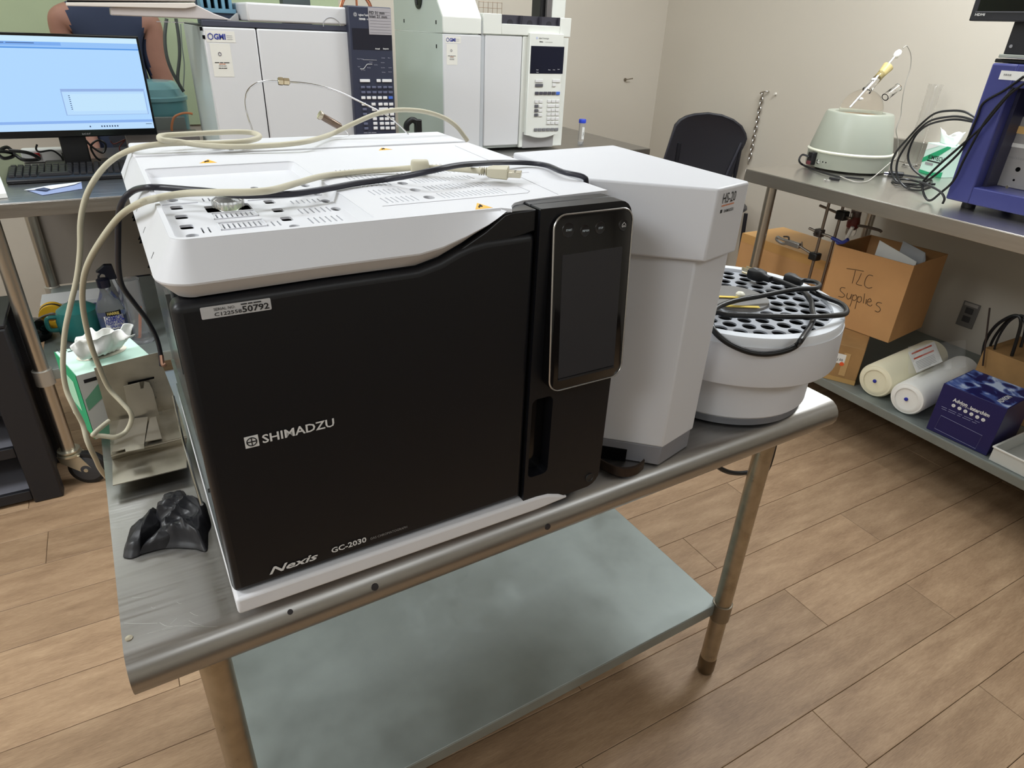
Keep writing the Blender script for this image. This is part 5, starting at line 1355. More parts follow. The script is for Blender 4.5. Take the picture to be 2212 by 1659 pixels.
# tissue box on the right table
def tissue_box(name, label, o_, ex_, ey_, h, face_txt, top_txt, big):
    """carton with green sides; o_ is the near lower corner, ex_ and ey_ its two edges"""
    t = thing(name, label, 'tissue box', (o_+ex_*.5+ey_*.5))
    up_ = V(0, 0, 1)
    obj('carton', B().obox(o_, ex_, ey_, up_*h), KIMG, t, bevel=.0012)
    exn, eyn = ex_.normalized(), ey_.normalized()
    n1 = -eyn; n2 = -exn
    # front face (spanned by ex): green sweep and grey lower field
    def fpatch(pts, m, nm, face='x', lift=.0006):
        e_, n_ = (exn, n1) if face == 'x' else (eyn, n2)
        l_ = ex_.length if face == 'x' else ey_.length
        vs = [o_+e_*(p[0]*l_)+up_*(p[1]*h)+n_*lift for p in pts]
        b = B(); b.v = vs+[v+n_*.0003 for v in vs]; k = len(vs)
        b.f = [tuple(range(k)), tuple(range(2*k-1, k-1, -1))]+[(i, (i+1) % k, k+(i+1) % k, k+i) for i in range(k)]
        return obj(nm, b, m, t, smooth=0)
    return t, fpatch, exn, eyn, n1, n2
o_ = at(1984, 372, z=RZ); o_.z = RZ+.0008
exv = V(-.035, -.122, 0)
t, fp, e1, e2, n1, n2 = tissue_box('tissue_box', 'small white and mint tissue box beside the blue machine on the right steel table', o_, exv, V(.110, -.020, 0), .125, '', '', 0)
# visible face is the one facing the room (spanned by ex)
fpn = V(-1, .29, 0).normalized()
def rpatch(pts, m, nm, lift=.0008):
    vs = [o_+exv*p[0]+V(0, 0, .125*p[1])+fpn*lift for p in pts]
    b = B().ext(vs, fpn*.0003); return obj(nm, b, m, t, smooth=0)
rpatch([(0, .0), (1, .0), (1, .18), (.5, .08), (0, .10)], KIMD, 'green_sweep')
rpatch([(.0, .50), (.0, .34), (.55, .60), (1, .96), (1, 1), (.85, 1)], KIMD, 'green_sweep')
rpatch([(0.02, .75), (.55, .98), (0.02, .98)], PAPER, 'white_field')
text('KIMTECH', o_+exv*.22+V(0, 0, .125*.50)+fpn*.0012, exv, (0, 0, 1), .017, PRINT_K, t, w=.085, bold=.01)
rpatch([(.20, .42), (.85, .42), (.85, .46), (.20, .46)], PRINT_K, 'print_bar')
rpatch([(.16, .30), (.5, .30), (.5, .38), (.16, .38)], PRINT_G, 'print_bar')
def tissue(c, dirs, s, par, seed):
    random.seed(seed)
    b = B(); n = 13; rows = 7
    for j in range(rows):
        f = j/(rows-1)
        for i in range(n):
            g_ = i/(n-1)-.5
            wv = math.sin(i*1.9+seed)*.10*f+math.sin(i*.9+j*.8)*.06
            p = c+dirs[0]*(g_*(1.0+.35*f))+dirs[1]*(f*(.75+.25*math.cos(g_*5+seed)))+dirs[2]*(wv+.18*f*math.sin(g_*4))
            b.v.append(p)
    for j in range(rows-1):
        for i in range(n-1): b.f.append((j*n+i, j*n+i+1, (j+1)*n+i+1, (j+1)*n+i))
    o = obj('tissue', b, TISSUE, par, smooth=60)
    so = o.modifiers.new('thick', 'SOLIDIFY'); so.thickness = .0008
    return o
tc = o_+exv*.5+V(.045, -.01, .125)
tissue(tc, (exv*.7, V(.0, 0, .065), V(.05, 0, 0)), 1, t, 3)
tissue(tc+V(.012, 0, 0), (exv*.6, V(.0, 0, .055), V(.05, .01, 0)), 1, t, 5)

# ------------------------------------------------------------------ blue machine
xf = at(2048.6, 430.6, z=RZ+.022).x
yl = .686
bm = thing('blue_printer', 'blue framed desktop machine with dark chamber and grey plate on the right steel table', 'machine', (xf+.2, .43, RZ))
BL = mat('blue_frame', rgb(66, 70, 132), .35, bump=.05, bscale=200)
yr = yl-.56
zb0, zb1 = RZ+.022, at(2151, 136, x=xf).z
rx = lambda u, v: at(u, v, x=xf)
ry1, ry0 = .606, yr+.08
rz0, rz1 = rx(2107, 405).z, rx(2190, 190).z
obj('frame_side', B().box(xf, xf+.40, ry1, yl, zb0, zb1), BL, bm, bevel=.006)
obj('frame_side', B().box(xf, xf+.40, yr, ry0, zb0, zb1), BL, bm, bevel=.006)
obj('frame_base', B().box(xf, xf+.40, ry0-.002, ry1+.002, zb0, rz0), BL, bm, bevel=.004)
obj('frame_top', B().box(xf, xf+.40, ry0-.002, ry1+.002, rz1, zb1), BL, bm, bevel=.004)
obj('chamber', B().box(xf+.30, xf+.31, ry0, ry1, rz0, rz1), mat('chamber_navy', rgb(38, 38, 58), .5), bm)
obj('inner_wall', B().box(xf+.05, xf+.30, ry1-.012, ry1-.0005, rz0, rz1), mat('inner_navy', rgb(48, 48, 74), .4), bm)
p = [at(2190, 250, x=xf+.12), at(2135, 390, x=xf+.12)]
pl = obj('metal_plate', B().box(xf+.12, xf+.126, ry0+.04, at(2162, 320, x=xf+.12).y, rz0+.0, at(2200, 250, x=xf+.12).z), mat('plate_alu', rgb(176, 174, 174), .4, .5), bm, bevel=.003)
for u, v in ((2195, 263), (2197, 279), (2181, 299), (2158, 359), (2199, 366)):
    q = at(u, v, x=xf+.12); obj('plate_hole', B().cyl((q.x-.0012, q.y, q.z), (q.x+.001, q.y, q.z), .0075, n=16), DARK, pl)
for u, v in ((2150, 381), (2190, 389), (2173, 321)):
    q = at(u, v, x=xf+.12); obj('plate_screw', B().cyl((q.x-.0015, q.y, q.z), (q.x+.001, q.y, q.z), .0035, n=12), DARK, pl)
q0, q1 = at(2171, 306, x=xf+.118), at(2212, 318, x=xf+.118)
obj('white_tag', B().box(xf+.1175, xf+.121, q1.y-.02, q0.y, q1.z-.004, q0.z), PAPER, pl, smooth=0)
q0, q1 = at(2200, 272, x=xf+.118), at(2212, 290, x=xf+.118)
obj('amber_tag', B().box(xf+.1165, xf+.121, q1.y-.03, q0.y, q1.z, q0.z), mat('amber_tag', rgb(226, 186, 120), .5), pl, smooth=0)
p = at(2175, 341, x=xf+.119); text('meister', (xf+.1195, p.y, p.z), (0, -1, 0), (0, 0, 1), .010, PRINT_G, pl, w=.055)
q = rx(2160, 168)
lab = obj('name_label', B().box(xf-.0008, xf+.0005, rx(2212, 160).y-.01, rx(2159, 165).y, rx(2180, 173).z, rx(2180, 153).z), PAPER, bm, smooth=0)
p = rx(2168, 163); bars((xf-.0009, p.y, p.z), (0, -1, 0), (0, 0, 1), .028, .005, PRINT_G, lab, words=(.12, .2, .14, .2))
q = rx(2176, 404); obj('front_screw', B().cyl((xf-.002, q.y, q.z), (xf+.001, q.y, q.z), .005, n=14), CHROME, bm)
for fy in (yl-.06, yr+.06):
    for fx in (xf+.05, xf+.34): obj('foot', B().cyl((fx, fy, RZ+.0006), (fx, fy, zb0), .022, n=18), RUBBER, bm)
# monitor standing above it
mo_ = thing('dark_monitor', 'dark switched off monitor on a black pole above the blue machine', 'monitor', (xf+.10, .55, zb1))
MX = xf+.02
q = at(2092, 45, x=MX)
obj('bezel', B().box(MX, MX+.035, q.y-.55, q.y, q.z, q.z+.33), mat('mon_dark', rgb(44, 44, 50), .4), mo_, bevel=.003)
obj('panel', B().box(MX-.001, MX+.001, q.y-.535, q.y-.018, q.z+.028, q.z+.315), GLOSSB, mo_, smooth=0)
obj('bezel_step', B().box(MX-.002, MX+.001, q.y-.535, q.y-.014, q.z+.024, q.z+.028), mat('mon_edge', rgb(86, 86, 92), .3), mo_)
p = at(2106, 34, x=MX); text('HDMI', (MX-.0008, p.y, p.z), (0, -1, 0), (0, 0, 1), .007, PRINT_W, mo_, w=.031, bold=.03)
y0_ = at(2195, 50, x=MX+.06).y; y1_ = at(2180, 112, x=MX+.06).y
zz1 = at(2190, 117, x=MX+.05).z
obj('neck', B().box(MX+.036, MX+.065, y1_-.14, y1_+.005, zz1-.002, q.z+.12), mat('neck_dark', rgb(40, 40, 46), .4), mo_, bevel=.004)
obj('neck_button', B().cyl((MX+.0335, y1_-.012, zz1+.022), (MX+.037, y1_-.012, zz1+.022), .005, n=12), mat('btn_silver', rgb(170, 170, 176), .3), mo_)
obj('silver_bar', B().box(MX+.02, MX+.16, y1_-.20, at(2160, 122, x=MX+.03).y, zz1-.012, zz1-.001), mat('bar_silver', rgb(186, 190, 184), .35, .6), mo_, bevel=.002)
obj('base_post', B().box(MX+.07, MX+.11, y1_-.11, y1_-.06, zb1+.012, zz1-.011), BLACK, mo_, bevel=.002)
obj('base_plate', B().box(MX+.03, MX+.17, y1_-.19, y1_+.02, zb1+.0006, zb1+.0125), BLACK, mo_, bevel=.003)
# bundle of black cables at the machine
xc = xf-.02
C_ = lambda pts, x=xc: [at(u, v, x=x) for u, v in pts]
for lb_, pts, x in (('black cable arching highest from behind the blue machine down to the table', ((2111, 257), (2085, 242), (2055, 239), (2020, 245), (1990, 268), (1962, 298), (1935, 330), (1925, 362), (1935, 390), (1960, 410), (1990, 405), (2010, 395)), 2.66),
                   ('black cable arching second from the blue machine beside the tissue box', ((2108, 261), (2080, 253), (2052, 252), (2012, 260), (1985, 280), (1964, 305), (1940, 345), (1938, 380), (1955, 408), (1985, 412), (2010, 405)), 2.62),
                   ('black cable arching lowest of the three over the tissue box', ((2106, 264), (2070, 258), (2040, 260), (2005, 270), (1980, 290), (1965, 320), (1962, 345), (1975, 368), (2000, 386), (2012, 390)), 2.69),
                   ('long black cable running down the blue frame to the right table edge', ((2212, 165), (2170, 195), (2125, 222), (2110, 255), (2090, 300), (2072, 330), (2030, 370), (1995, 395), (1960, 405)), xf-.007),
                   ('black cable crossing the blue frame diagonally below the name label', ((2212, 180), (2180, 205), (2150, 240), (2120, 275), (2070, 320), (2030, 355), (2000, 385), (1992, 400), (1998, 425), (2010, 433), (2030, 418), (2060, 390), (2085, 340), (2130, 260), (2190, 190)), xf-.019),
                   ('black cable end trailing toward the front edge of the right table', ((1985, 392), (2005, 400), (2030, 413), (2040, 428), (2036, 440)), xf-.034)):
    cable('black_cable', lb_, [max_z for max_z in [V(p.x, p.y, max(p.z, RZ+.0075)) for p in C_(pts, x)]], .0040, CORD)
cable('flat_loop_cable', 'black cable lying in flat loops on the right table before the tissue box', [at(u, v, z=RZ+.006) for u, v in ((1925, 372), (1950, 378), (1990, 384), (2012, 390), (2005, 400), (1970, 398), (1935, 395), (1930, 388), (1960, 388), (2000, 396), (2020, 398))], .0045, CORD)
cn_ = at(1922, 383, z=RZ)
cnn = thing('cable_connector', 'black round cable connector lying at the foot of the heating mantle', 'connector', cn_)
obj('connector_body', B().cyl(cn_+V(.0, .012, .0125), cn_+V(.04, -.03, .0125), .0118, n=16), BLACK, cnn, bevel=.002)
obj('connector_ring', B().cyl(cn_+V(-.012, .024, .0125), cn_+V(.0, .012, .0125), .008, n=14), CHROME, cnn)

# ------------------------------------------------------------------ boxes and rolls on the shelf below the right table
def P2(u, v, z): return at(u, v, z=z)
# taped carton at the shelf edge and the open carton on it
c0 = at(1845, 833, z=SH+.001); c1 = at(1775, 815, z=SH+.001)
cf = (c1-c0); cf.z = 0
cfn = cf.normalized(); cside = V(cfn.y, -cfn.x, 0)
if cside.x < 0: cside = -cside
ch_ = .162
tc_ = thing('taped_carton', 'worn brown carton sealed with clear tape carrying the open carton on the shelf', 'box', c0+cf*.5+cside*.2)
cfl = cfn*.245
obj('carton', B().obox(V(c0.x, c0.y, SH+.001), cfl, cside*.22, V(0, 0, ch_)), CARD2, tc_, bevel=.003)
fo = V(c0.x, c0.y, SH+.001)-cside*.0008
obj('tape_strip', B().obox(fo+cfn*.045+V(0, 0, .030), cfn*.024, -cside*.0004, V(0, 0, .10)), mat('brown_tape', rgb(196, 160, 110), .35), tc_, smooth=0)
obj('tape_band', B().obox(fo+cfn*.0+V(0, 0, .0), cfn*.245, -cside*.0003, V(0, 0, .020)), mat('clear_tape', rgb(190, 152, 96), .25), tc_, smooth=0)
obj('white_label', B().obox(fo+cfn*.060+V(0, 0, .080), cfn*.075, -cside*.0007, V(0, 0, .042)), PAPER, tc_, smooth=0)
text('OJ 05', fo+cfn*.10-cside*.0010+V(0, 0, .092), -cfn, (0, 0, 1), .010, PRINT_K, tc_, w=.032)
obj('orange_dot', B().cyl(fo+cfn*.068-cside*.0008+V(0, 0, .080), fo+cfn*.068-cside*.0016+V(0, 0, .080), .0085, n=20), mat('dot_orange', rgb(236, 96, 50), .5), tc_)
zt_ = SH+.001+ch_
b0 = at(1918, 741, z=zt_+.002); b1 = at(1790, 695, z=zt_+.002)
bf = (b1-b0); bf.z = 0; bw = bf.length; bfn = bf.normalized(); bsd = V(bfn.y, -bfn.x, 0)
if bsd.x < 0: bsd = -bsd
bh = .285
def ZH(u, v, o_):  # height above o_ on the front face
    nn_ = bsd; d_ = ray(u, v); tt = (o_-CAM).dot(nn_)/d_.dot(nn_); return (CAM+d_*tt)
e_tr = ZH(1984, 577, b0); e_tl = ZH(1812, 529, b0)
bh = e_tr.z-b0.z; 
bw = (e_tl-e_tr).xy.length
bo = V(b0.x, b0.y, zt_+.002)
tb2 = thing('open_carton', 'open brown cardboard box marked TLC supplies with papers sticking out on top of another carton', 'box', bo+bfn*bw*.5+bsd*.15)
bd = .30; th_ = .004
obj('front_wall', B().obox(bo, bfn*bw, bsd*th_, V(0, 0, bh)), CARD, tb2, bevel=.001)
obj('rear_wall', B().obox(bo+bsd*(bd-th_), bfn*bw, bsd*th_, V(0, 0, bh)), CARD, tb2)
obj('side_wall', B().obox(bo+bsd*th_, bfn*th_, bsd*(bd-2*th_), V(0, 0, bh)), CARD, tb2)
obj('side_wall', B().obox(bo+bsd*th_+bfn*(bw-th_), bfn*th_, bsd*(bd-2*th_), V(0, 0, bh)), CARD, tb2)
obj('bottom', B().obox(bo+bsd*th_+bfn*th_, bfn*(bw-2*th_), bsd*(bd-2*th_), V(0, 0, th_)), CARD, tb2)
ex_, ey_ = -bfn, V(0, 0, 1)
fo2 = bo+bfn*bw-bsd*.0006
T = lambda u, v: (lambda q: ((q-fo2).dot(ex_), (q-fo2).z))(ZH(u, v, b0))
INK = mat('marker_ink', rgb(70, 52, 38), .6)
strokes = [[(1829, 580), (1845, 582), (1866, 586)], [(1848, 584), (1845, 597), (1841, 612)], [(1861, 590), (1855, 604), (1850, 613), (1862, 617)], [(1886, 596), (1877, 594), (1870, 603), (1868, 616), (1875, 622), (1884, 621)],
           [(1826, 622), (1818, 621), (1815, 627), (1821, 633), (1825, 638), (1820, 642), (1811, 640)], [(1831, 633), (1829, 641), (1832, 646), (1837, 643), (1840, 635), (1838, 646)], [(1843, 636), (1840, 650), (1836, 662)], [(1843, 639), (1849, 637), (1851, 644), (1846, 649), (1841, 647)],
           [(1854, 640), (1850, 655), (1847, 667)], [(1854, 642), (1860, 641), (1861, 649), (1856, 653), (1852, 650)], [(1868, 634), (1865, 655)], [(1872, 646), (1870, 657)], [(1874, 652), (1882, 651), (1880, 645), (1875, 648), (1873, 656), (1880, 661), (1884, 658)], [(1905, 655), (1897, 653), (1893, 658), (1899, 663), (1902, 669), (1897, 674), (1890, 671)]]
scribble([[T(u, v) for u, v in s_] for s_ in strokes], fo2, ex_, ey_, .0012, INK, tb2)
pw = thing('paper_sheaf', 'white folded paper sticking up out of the open carton', 'paper', bo+bfn*bw*.4+bsd*.12+V(0, 0, bh*.4))
q0 = bo+bfn*(bw*.62)+bsd*.10+V(0, 0, bh*.55); q1 = bo+bfn*.030+bsd*.09+V(0, 0, bh*.55)
obj('sheet', B().ext([q0, q1, q1+V(0, 0, bh*.43), q0+V(0, 0, bh*.43+.040)+bsd*.01], bsd*.002), PAPER, pw, smooth=0)
obj('bubble_sleeve', B().ext([bo+bfn*.13+bsd*.15+V(0, 0, bh*.6), bo+bfn*.022+bsd*.15+V(0, 0, bh*.6), bo+bfn*.022+bsd*.15+V(0, 0, bh*.98), bo+bfn*.036+bsd*.16+V(0, 0, bh+.018), bo+bfn*.13+bsd*.16+V(0, 0, bh+.042)], bsd*.003), mat('bubble_grey', rgb(170, 172, 176), .35, bump=.5, bscale=90), pw, smooth=0)
# large flat carton further back
bgx = 2.645
g0, g1_ = at(1598, 508, x=bgx), at(1800, 562, x=bgx)
bg = thing('large_carton', 'large plain brown carton behind the front leg of the right steel table', 'box', (bgx+.15, (g0.y+g1_.y)/2, SH))
yb1 = g0.y-.012
obj('carton', B().box(bgx, bgx+.30, 1.15, yb1, SH+.001, (g0.z+g1_.z)/2), CARD, bg, bevel=.003)
obj('tape_edge', B().box(bgx-.0006, bgx+.30, 1.152, yb1-.004, (g0.z+g1_.z)/2-.042, (g0.z+g1_.z)/2+.0006), mat('tape_tan', rgb(196, 150, 92), .4), bg)
# two rolls of sheeting
def roll(name, label, cu, cv, r, m, mc):
    c = at(cu, cv, z=SH+.001+r); ax = V(1, .10, .0).normalized()
    t = thing(name, label, 'roll', V(c.x, c.y, SH), 0, None)
    obj('roll_body', B().lathe([(.004, 0), (r*.55, .004), (r*.80, .001), (r*.92, .003), (r, .012), (r, .45), (r*.9, .455), (.004, .455)], c, ax, n=44), m, t)
    obj('core_plug', B().lathe([(.007, -.001), (.007, -.004), (.003, -.006)], c, ax, n=14), mc, t)
    obj('end_ring', B().lathe([(r*.66, -.0006), (r*.80, .0002), (r*.83, .0016)], c, ax, n=44, cap=False), m, t)
    return t
roll('cream_roll', 'cream wrapped roll with blue core lying on the shelf next to the taped carton', 1890, 823, .068, mat('roll_cream', rgb(242, 236, 208), .45), mat('core_blue', rgb(40, 50, 160), .4))
roll('white_roll', 'white plastic wrapped roll with blue core lying on the shelf beside the navy box', 1958, 862, .064, mat('roll_white', rgb(244, 244, 240), .35), MATS['core_blue'])
# clear bag with a printed card lying over the rolls
c = [at(u, v, z=SH+.15) for u, v in ((1962, 762), (2018, 738), (2036, 782), (1980, 806))]
bgg = thing('plastic_bag', 'clear plastic bag with white and red printed card lying over the two rolls', 'bag', (c[0]+c[2])/2)
obj('printed_card', B().ext(c, (0, 0, .002)), PAPER, bgg, smooth=0)
def lerp2(a_, b_): 
    p = c[0].lerp(c[1], a_); q_ = c[3].lerp(c[2], a_); return p.lerp(q_, b_)
for v0, v1 in ((.10, .17), (.36, .43)):
    obj('red_line', B().ext([lerp2(a_, b_)+V(0, 0, .002) for a_, b_ in ((.08, v0), (.85, v0), (.85, v1), (.08, v1))], (0, 0, .0004)), mat('red_print', rgb(205, 90, 66), .5), bgg, smooth=0)
b = B()
for i in range(6): b.ext([lerp2(a_, b_)+V(0, 0, .002) for a_, b_ in ((.10, .56+.065*i), (.8, .56+.065*i), (.8, .58+.065*i), (.10, .58+.065*i))], (0, 0, .0003))
obj('small_print', b, PRINT_G, bgg, smooth=0)['kind'] = 'stuff'
bag = B(); n, m_ = 12, 8
for j in range(m_+1):
    for i in range(n+1):
        u = 1962+(2086-1962)*i/n; v = 748+ (60)*j/m_-14*i/n
        bag.v.append(at(u, v, z=SH+.158+.012*math.sin(i*1.1+j*.7)+.008*math.sin(i*2.3)))
for j in range(m_):
    for i in range(n): bag.f.append((j*(n+1)+i, j*(n+1)+i+1, (j+1)*(n+1)+i+1, (j+1)*(n+1)+i))
ob = obj('bag_film', bag, mat('bag_film', rgb(250, 250, 250), .12, alpha=.16), bgg, smooth=60)
# navy box
a0, a1, a2 = at(2000, 925, z=SH+.001), at(2130, 985, z=SH+.001), at(2172, 960, z=SH+.001)
ef = (a0-a1); ef.z = 0; efn = ef.normalized(); eb = V(efn.y, -efn.x, 0)
if eb.x < 0: eb = -eb
nb = thing('navy_box', 'navy blue printed carton with white lettering on the shelf beside the white roll', 'box', a1+ef*.5+eb*.1)
o_ = V(a1.x, a1.y, SH+.001)
def NF(u, v):
    d_ = ray(u, v); tt = (o_-CAM).dot(eb)/d_.dot(eb); return CAM+d_*tt
nh = NF(2178, 884).z-o_.z
wd_ = ef.length
NV = mat('navy_card', rgb(30, 28, 84), .35)
dp = .22
obj('carton', B().obox(o_, efn*wd_, eb*dp, V(0, 0, nh)), NV, nb, bevel=.0015)
def swirl_mat():
    m = bpy.data.materials.new('swirl_print'); m.use_nodes = True; nt = m.node_tree; n = nt.nodes; p = n['Principled BSDF']
    g = n.new('ShaderNodeNewGeometry'); w = n.new('ShaderNodeTexNoise'); w.inputs['Scale'].default_value = 11; w.inputs['Detail'].default_value = 3; w.inputs['Distortion'].default_value = 1.6
    cr = n.new('ShaderNodeValToRGB'); e = cr.color_ramp.elements
    e[0].position = .46; e[0].color = rgb(28, 28, 92); e[1].position = .66; e[1].color = rgb(200, 214, 240)
    x = e.new(.56); x.color = rgb(86, 110, 180)
    nt.links.new(g.outputs['Position'], w.inputs['Vector']); nt.links.new(w.outputs['Fac'], cr.inputs[0]); nt.links.new(cr.outputs[0], p.inputs['Base Color'])
    p.inputs['Roughness'].default_value = .3
    return m
lidt = obj('printed_top', B().obox(o_+V(0, 0, nh)+efn*.003+eb*.003, efn*(wd_-.006), eb*(dp-.006), V(0, 0, .0008)), swirl_mat(), nb, smooth=0)
exn = -efn
def nt_(s, u, v, h, w, bold=.0, m=PRINT_W, **k):
    p = NF(u, v); return text(s, p-eb*.0005, exn, (0, 0, 1), h, m, nb, w=w, bold=bold, **k)
nt_('Advion', 2058, 866, .0130, .048, .03); nt_('Interchim', 2095, 884, .0130, .062, .03)
nt_('SCIENTIFIC', 2074, 876, .0052, .058, spacing=1.3)
for i in range(6):
    p = NF(2060+12.8*i, 876+6.2*i)
    k = obj('round_icon', B().cyl(p-eb*.0012, p, .0062, n=20), PRINT_W, nb)
    text('finvoe'[i], p-eb*.0013-V(0, 0, .0022)-exn*.0014, exn, (0, 0, 1), .0044, NV, k)
for i, (s, w) in enumerate(((0, .13), (0, .12))):
    bars(NF(2034, 878+4.5*i)-eb*.0003, exn, (0, 0, 1), w, .0016, mat('pale_print', rgb(150, 152, 186), .5), nb, words=(.14, .2, .1, .22, .12))
fr_ = [NF(u, v)-eb*.0008 for u, v in ((2033, 897), (2122, 941), (2107, 969), (2019, 925))]
obj('outline_frame', B().tube(fr_+[fr_[0], fr_[1]], .0006, n=5, smooth=False), MATS['pale_print'], nb)
ps = o_+V(0, 0, nh*.55)+exn*.0005
text('ADVION', o_+V(0, 0, nh+.0010)+efn*.03+eb*.02, eb, efn, .016, PRINT_W, nb, w=.085, bold=.03)
# small carton with standing black cables behind the navy box
q = at(2150, 790, z=SH+.10)
sc2 = thing('small_carton', 'small brown carton with black cables standing in it behind the navy box', 'box', (q.x+.05, q.y, SH))
y0 = at(2110, 790, x=2.72).y
obj('carton', B().box(2.72, 2.98, y0-.36, y0, SH+.001, at(2150, 760, x=2.72).z), CARD2, sc2, bevel=.002)
b = B()
obj('standing_cable', B().tube([at(u, v, x=2.74) for u, v in ((2120, 790), (2128, 740), (2150, 705), (2180, 685), (2200, 683), (2205, 700), (2196, 735), (2185, 770))], .006, n=8), CORD, sc2)
obj('standing_cable', B().tube([at(u, v, x=2.76) for u, v in ((2132, 795), (2140, 745), (2165, 705), (2192, 682), (2210, 690), (2215, 710), (2205, 750))], .005, n=8), CORD, sc2)
obj('standing_cable', B().tube([at(u, v, x=2.74) for u, v in ((2140, 795), (2152, 740), (2175, 700), (2200, 682), (2214, 684))], .004, n=8), CORD, sc2)
tag(obj('thin_rod', B().tube([at(2123, 790, x=2.70), at(2138, 665, x=2.70)], .0032, n=8), mat('rod_dark', rgb(48, 34, 30), .5)), 'thin dark rod standing upright beside the black cables on the shelf', 'rod')
# white tray at the lower right
w0, w1 = at(2150, 985, z=SH+.001), at(2212, 1030, z=SH+.001)
wtb = thing('clear_container', 'clear plastic container at the right edge of the shelf next to the navy box', 'container', (w0.x+.1, w0.y-.1, SH))
x0, x1, y1 = RX+.045, RX+.30, at(2140, 990, z=SH+.001).y
y0 = y1-.26
b = B().box(x0, x0+.003, y0, y1, SH+.001, SH+.055).box(x1-.003, x1, y0, y1, SH+.001, SH+.055).box(x0+.003, x1-.003, y0, y0+.003, SH+.001, SH+.055).box(x0+.003, x1-.003, y1-.003, y1, SH+.001, SH+.055).box(x0+.003, x1-.003, y0+.003, y1-.003, SH+.001, SH+.004)
obj('container_wall', b, mat('frosted', rgb(232, 234, 230), .3, trans=.35, ior=1.3), wtb, bevel=.001)
obj('container_rim', B().box(x0-.004, x0+.001, y0-.004, y1+.004, SH+.050, SH+.056).box(x1-.001, x1+.004, y0-.004, y1+.004, SH+.050, SH+.056).box(x0, x1, y1-.001, y1+.004, SH+.050, SH+.056), mat('rim_pale', rgb(236, 236, 232), .3), wtb, bevel=.001)
# ------------------------------------------------------------------ lab stands with clamps under the right table
def stand(name, label, x, us, rods):
    t = thing(name, label, 'stand', us)
    return t
xs_ = 2.50
S_ = lambda u, v, x=xs_: at(u, v, x=x)
ROD = mat('stand_rod', rgb(140, 130, 122), .35, .9)
ls = thing('lab_stand', 'steel laboratory stand with clamps on the shelf left of the open carton', 'stand', V(S_(1765, 600).x, S_(1765, 600).y, SH))
r1t, r1b = S_(1797, 440), S_(1752, 570)
yy1 = S_(1772, 510).y
obj('rod', B().cyl((xs_, yy1, SH+.012), (xs_, yy1, RZ-.08), .0062, n=12), ROD, ls)
yy2 = S_(1798, 530, 2.56).y
obj('rod', B().cyl((2.56, yy2, SH+.012), (2.56, yy2, RZ-.08), .0062, n=12), ROD, ls)
obj('stand_base', B().box(2.44, 2.64, min(yy1, yy2)-.02, max(yy1, yy2)+.06, SH+.001, SH+.013), mat('base_dark', rgb(50, 50, 54), .5), ls, bevel=.003)
q = S_(1770, 503); 
boss = obj('boss_head', B().box(q.x-.016, q.x+.016, q.y-.016, q.y+.016, q.z-.016, q.z+.016), mat('boss_grey', rgb(92, 86, 84), .4, .7), ls, bevel=.004)
obj('thumb_screw', B().cyl(q+V(-.014, .0, .0), q+V(-.032, 0, 0), .006, n=10), MATS['boss_grey'], boss)
obj('clamp_arm', B().tube([S_(1748, 493), q, S_(1790, 510), S_(1802, 516)], .0055, n=8), ROD, ls)
obj('blue_jaw', B().tube([S_(1797, 514), S_(1808, 519), S_(1820, 524), S_(1832, 517)], .0075, n=8), mat('jaw_blue', rgb(36, 50, 130), .4), ls)
obj('blue_jaw', B().tube([S_(1806, 518), S_(1810, 526), S_(1822, 522)], .005, n=8), MATS['jaw_blue'], ls)
q = S_(1770, 556)
obj('black_clamp', B().box(q.x-.018, q.x+.020, max(S_(1800, 553).y, 1.113), S_(1750, 557).y, q.z-.018, q.z+.014), mat('clamp_black', rgb(26, 26, 28), .4), ls, bevel=.005)
al = obj('silver_clamp', B().tube([S_(1760, 552), S_(1740, 540), S_(1728, 532)], .0055, n=8), ROD, ls)
p0, p1 = S_(1728, 532), S_(1698, 522)
obj('clamp_body', B().obox(p0+V(-.010, 0, -.012), p1-p0, V(.020, 0, 0), V(0, 0, .024)), mat('clamp_alu', rgb(170, 168, 166), .35, .8), al, bevel=.004)
obj('clamp_jaw', B().tube([S_(1700, 520), S_(1688, 516), S_(1680, 512), S_(1678, 518), S_(1690, 526), S_(1702, 526)], .0065, n=8), MATS['clamp_alu'], al)
obj('clamp_screw', B().tube([S_(1733, 534), S_(1732, 522)], .003, n=6), ROD, al)
obj('clamp_wing', B().tube([S_(1693, 511), S_(1703, 512), S_(1704, 519)], .004, n=6), MATS['boss_grey'], al)
yc = S_(1838, 500, 2.66).y
q = S_(1822, 466, 2.56)
obj('upper_rod', B().tube([S_(1771, 444, 2.56), S_(1800, 456, 2.56), q, S_(1838, 472, 2.56), V(2.6365, yc, S_(1838, 472, 2.56).z)], .0055, n=8), ROD, ls)
obj('black_boss', B().box(q.x-.020, q.x+.018, q.y-.016, q.y+.026, q.z-.018, q.z+.020), MATS['clamp_black'], ls, bevel=.005)
cd = thing('glass_condenser', 'glass column with dark red joint leaning behind the clamp stands under the right table', 'glassware', V(S_(1840, 500, 2.66).x, S_(1840, 500, 2.66).y, SH))
yc = S_(1838, 500, 2.66).y
obj('column_glass', B().lathe([(.017, .735), (.021, .745), (.021, RZ-.09), (.017, RZ-.085)], (2.66, yc, 0), n=24), mat('column_glass', rgb(220, 214, 210), .05, trans=.85, ior=1.25), cd)
zc_ = S_(1842, 480, 2.66).z
obj('red_joint', B().lathe([(.012, zc_-.03), (.024, zc_-.02), (.026, zc_), (.020, zc_+.03), (.015, zc_+.045)], (2.66, yc, 0), n=24), mat('joint_red', rgb(110, 40, 34), .35), cd)
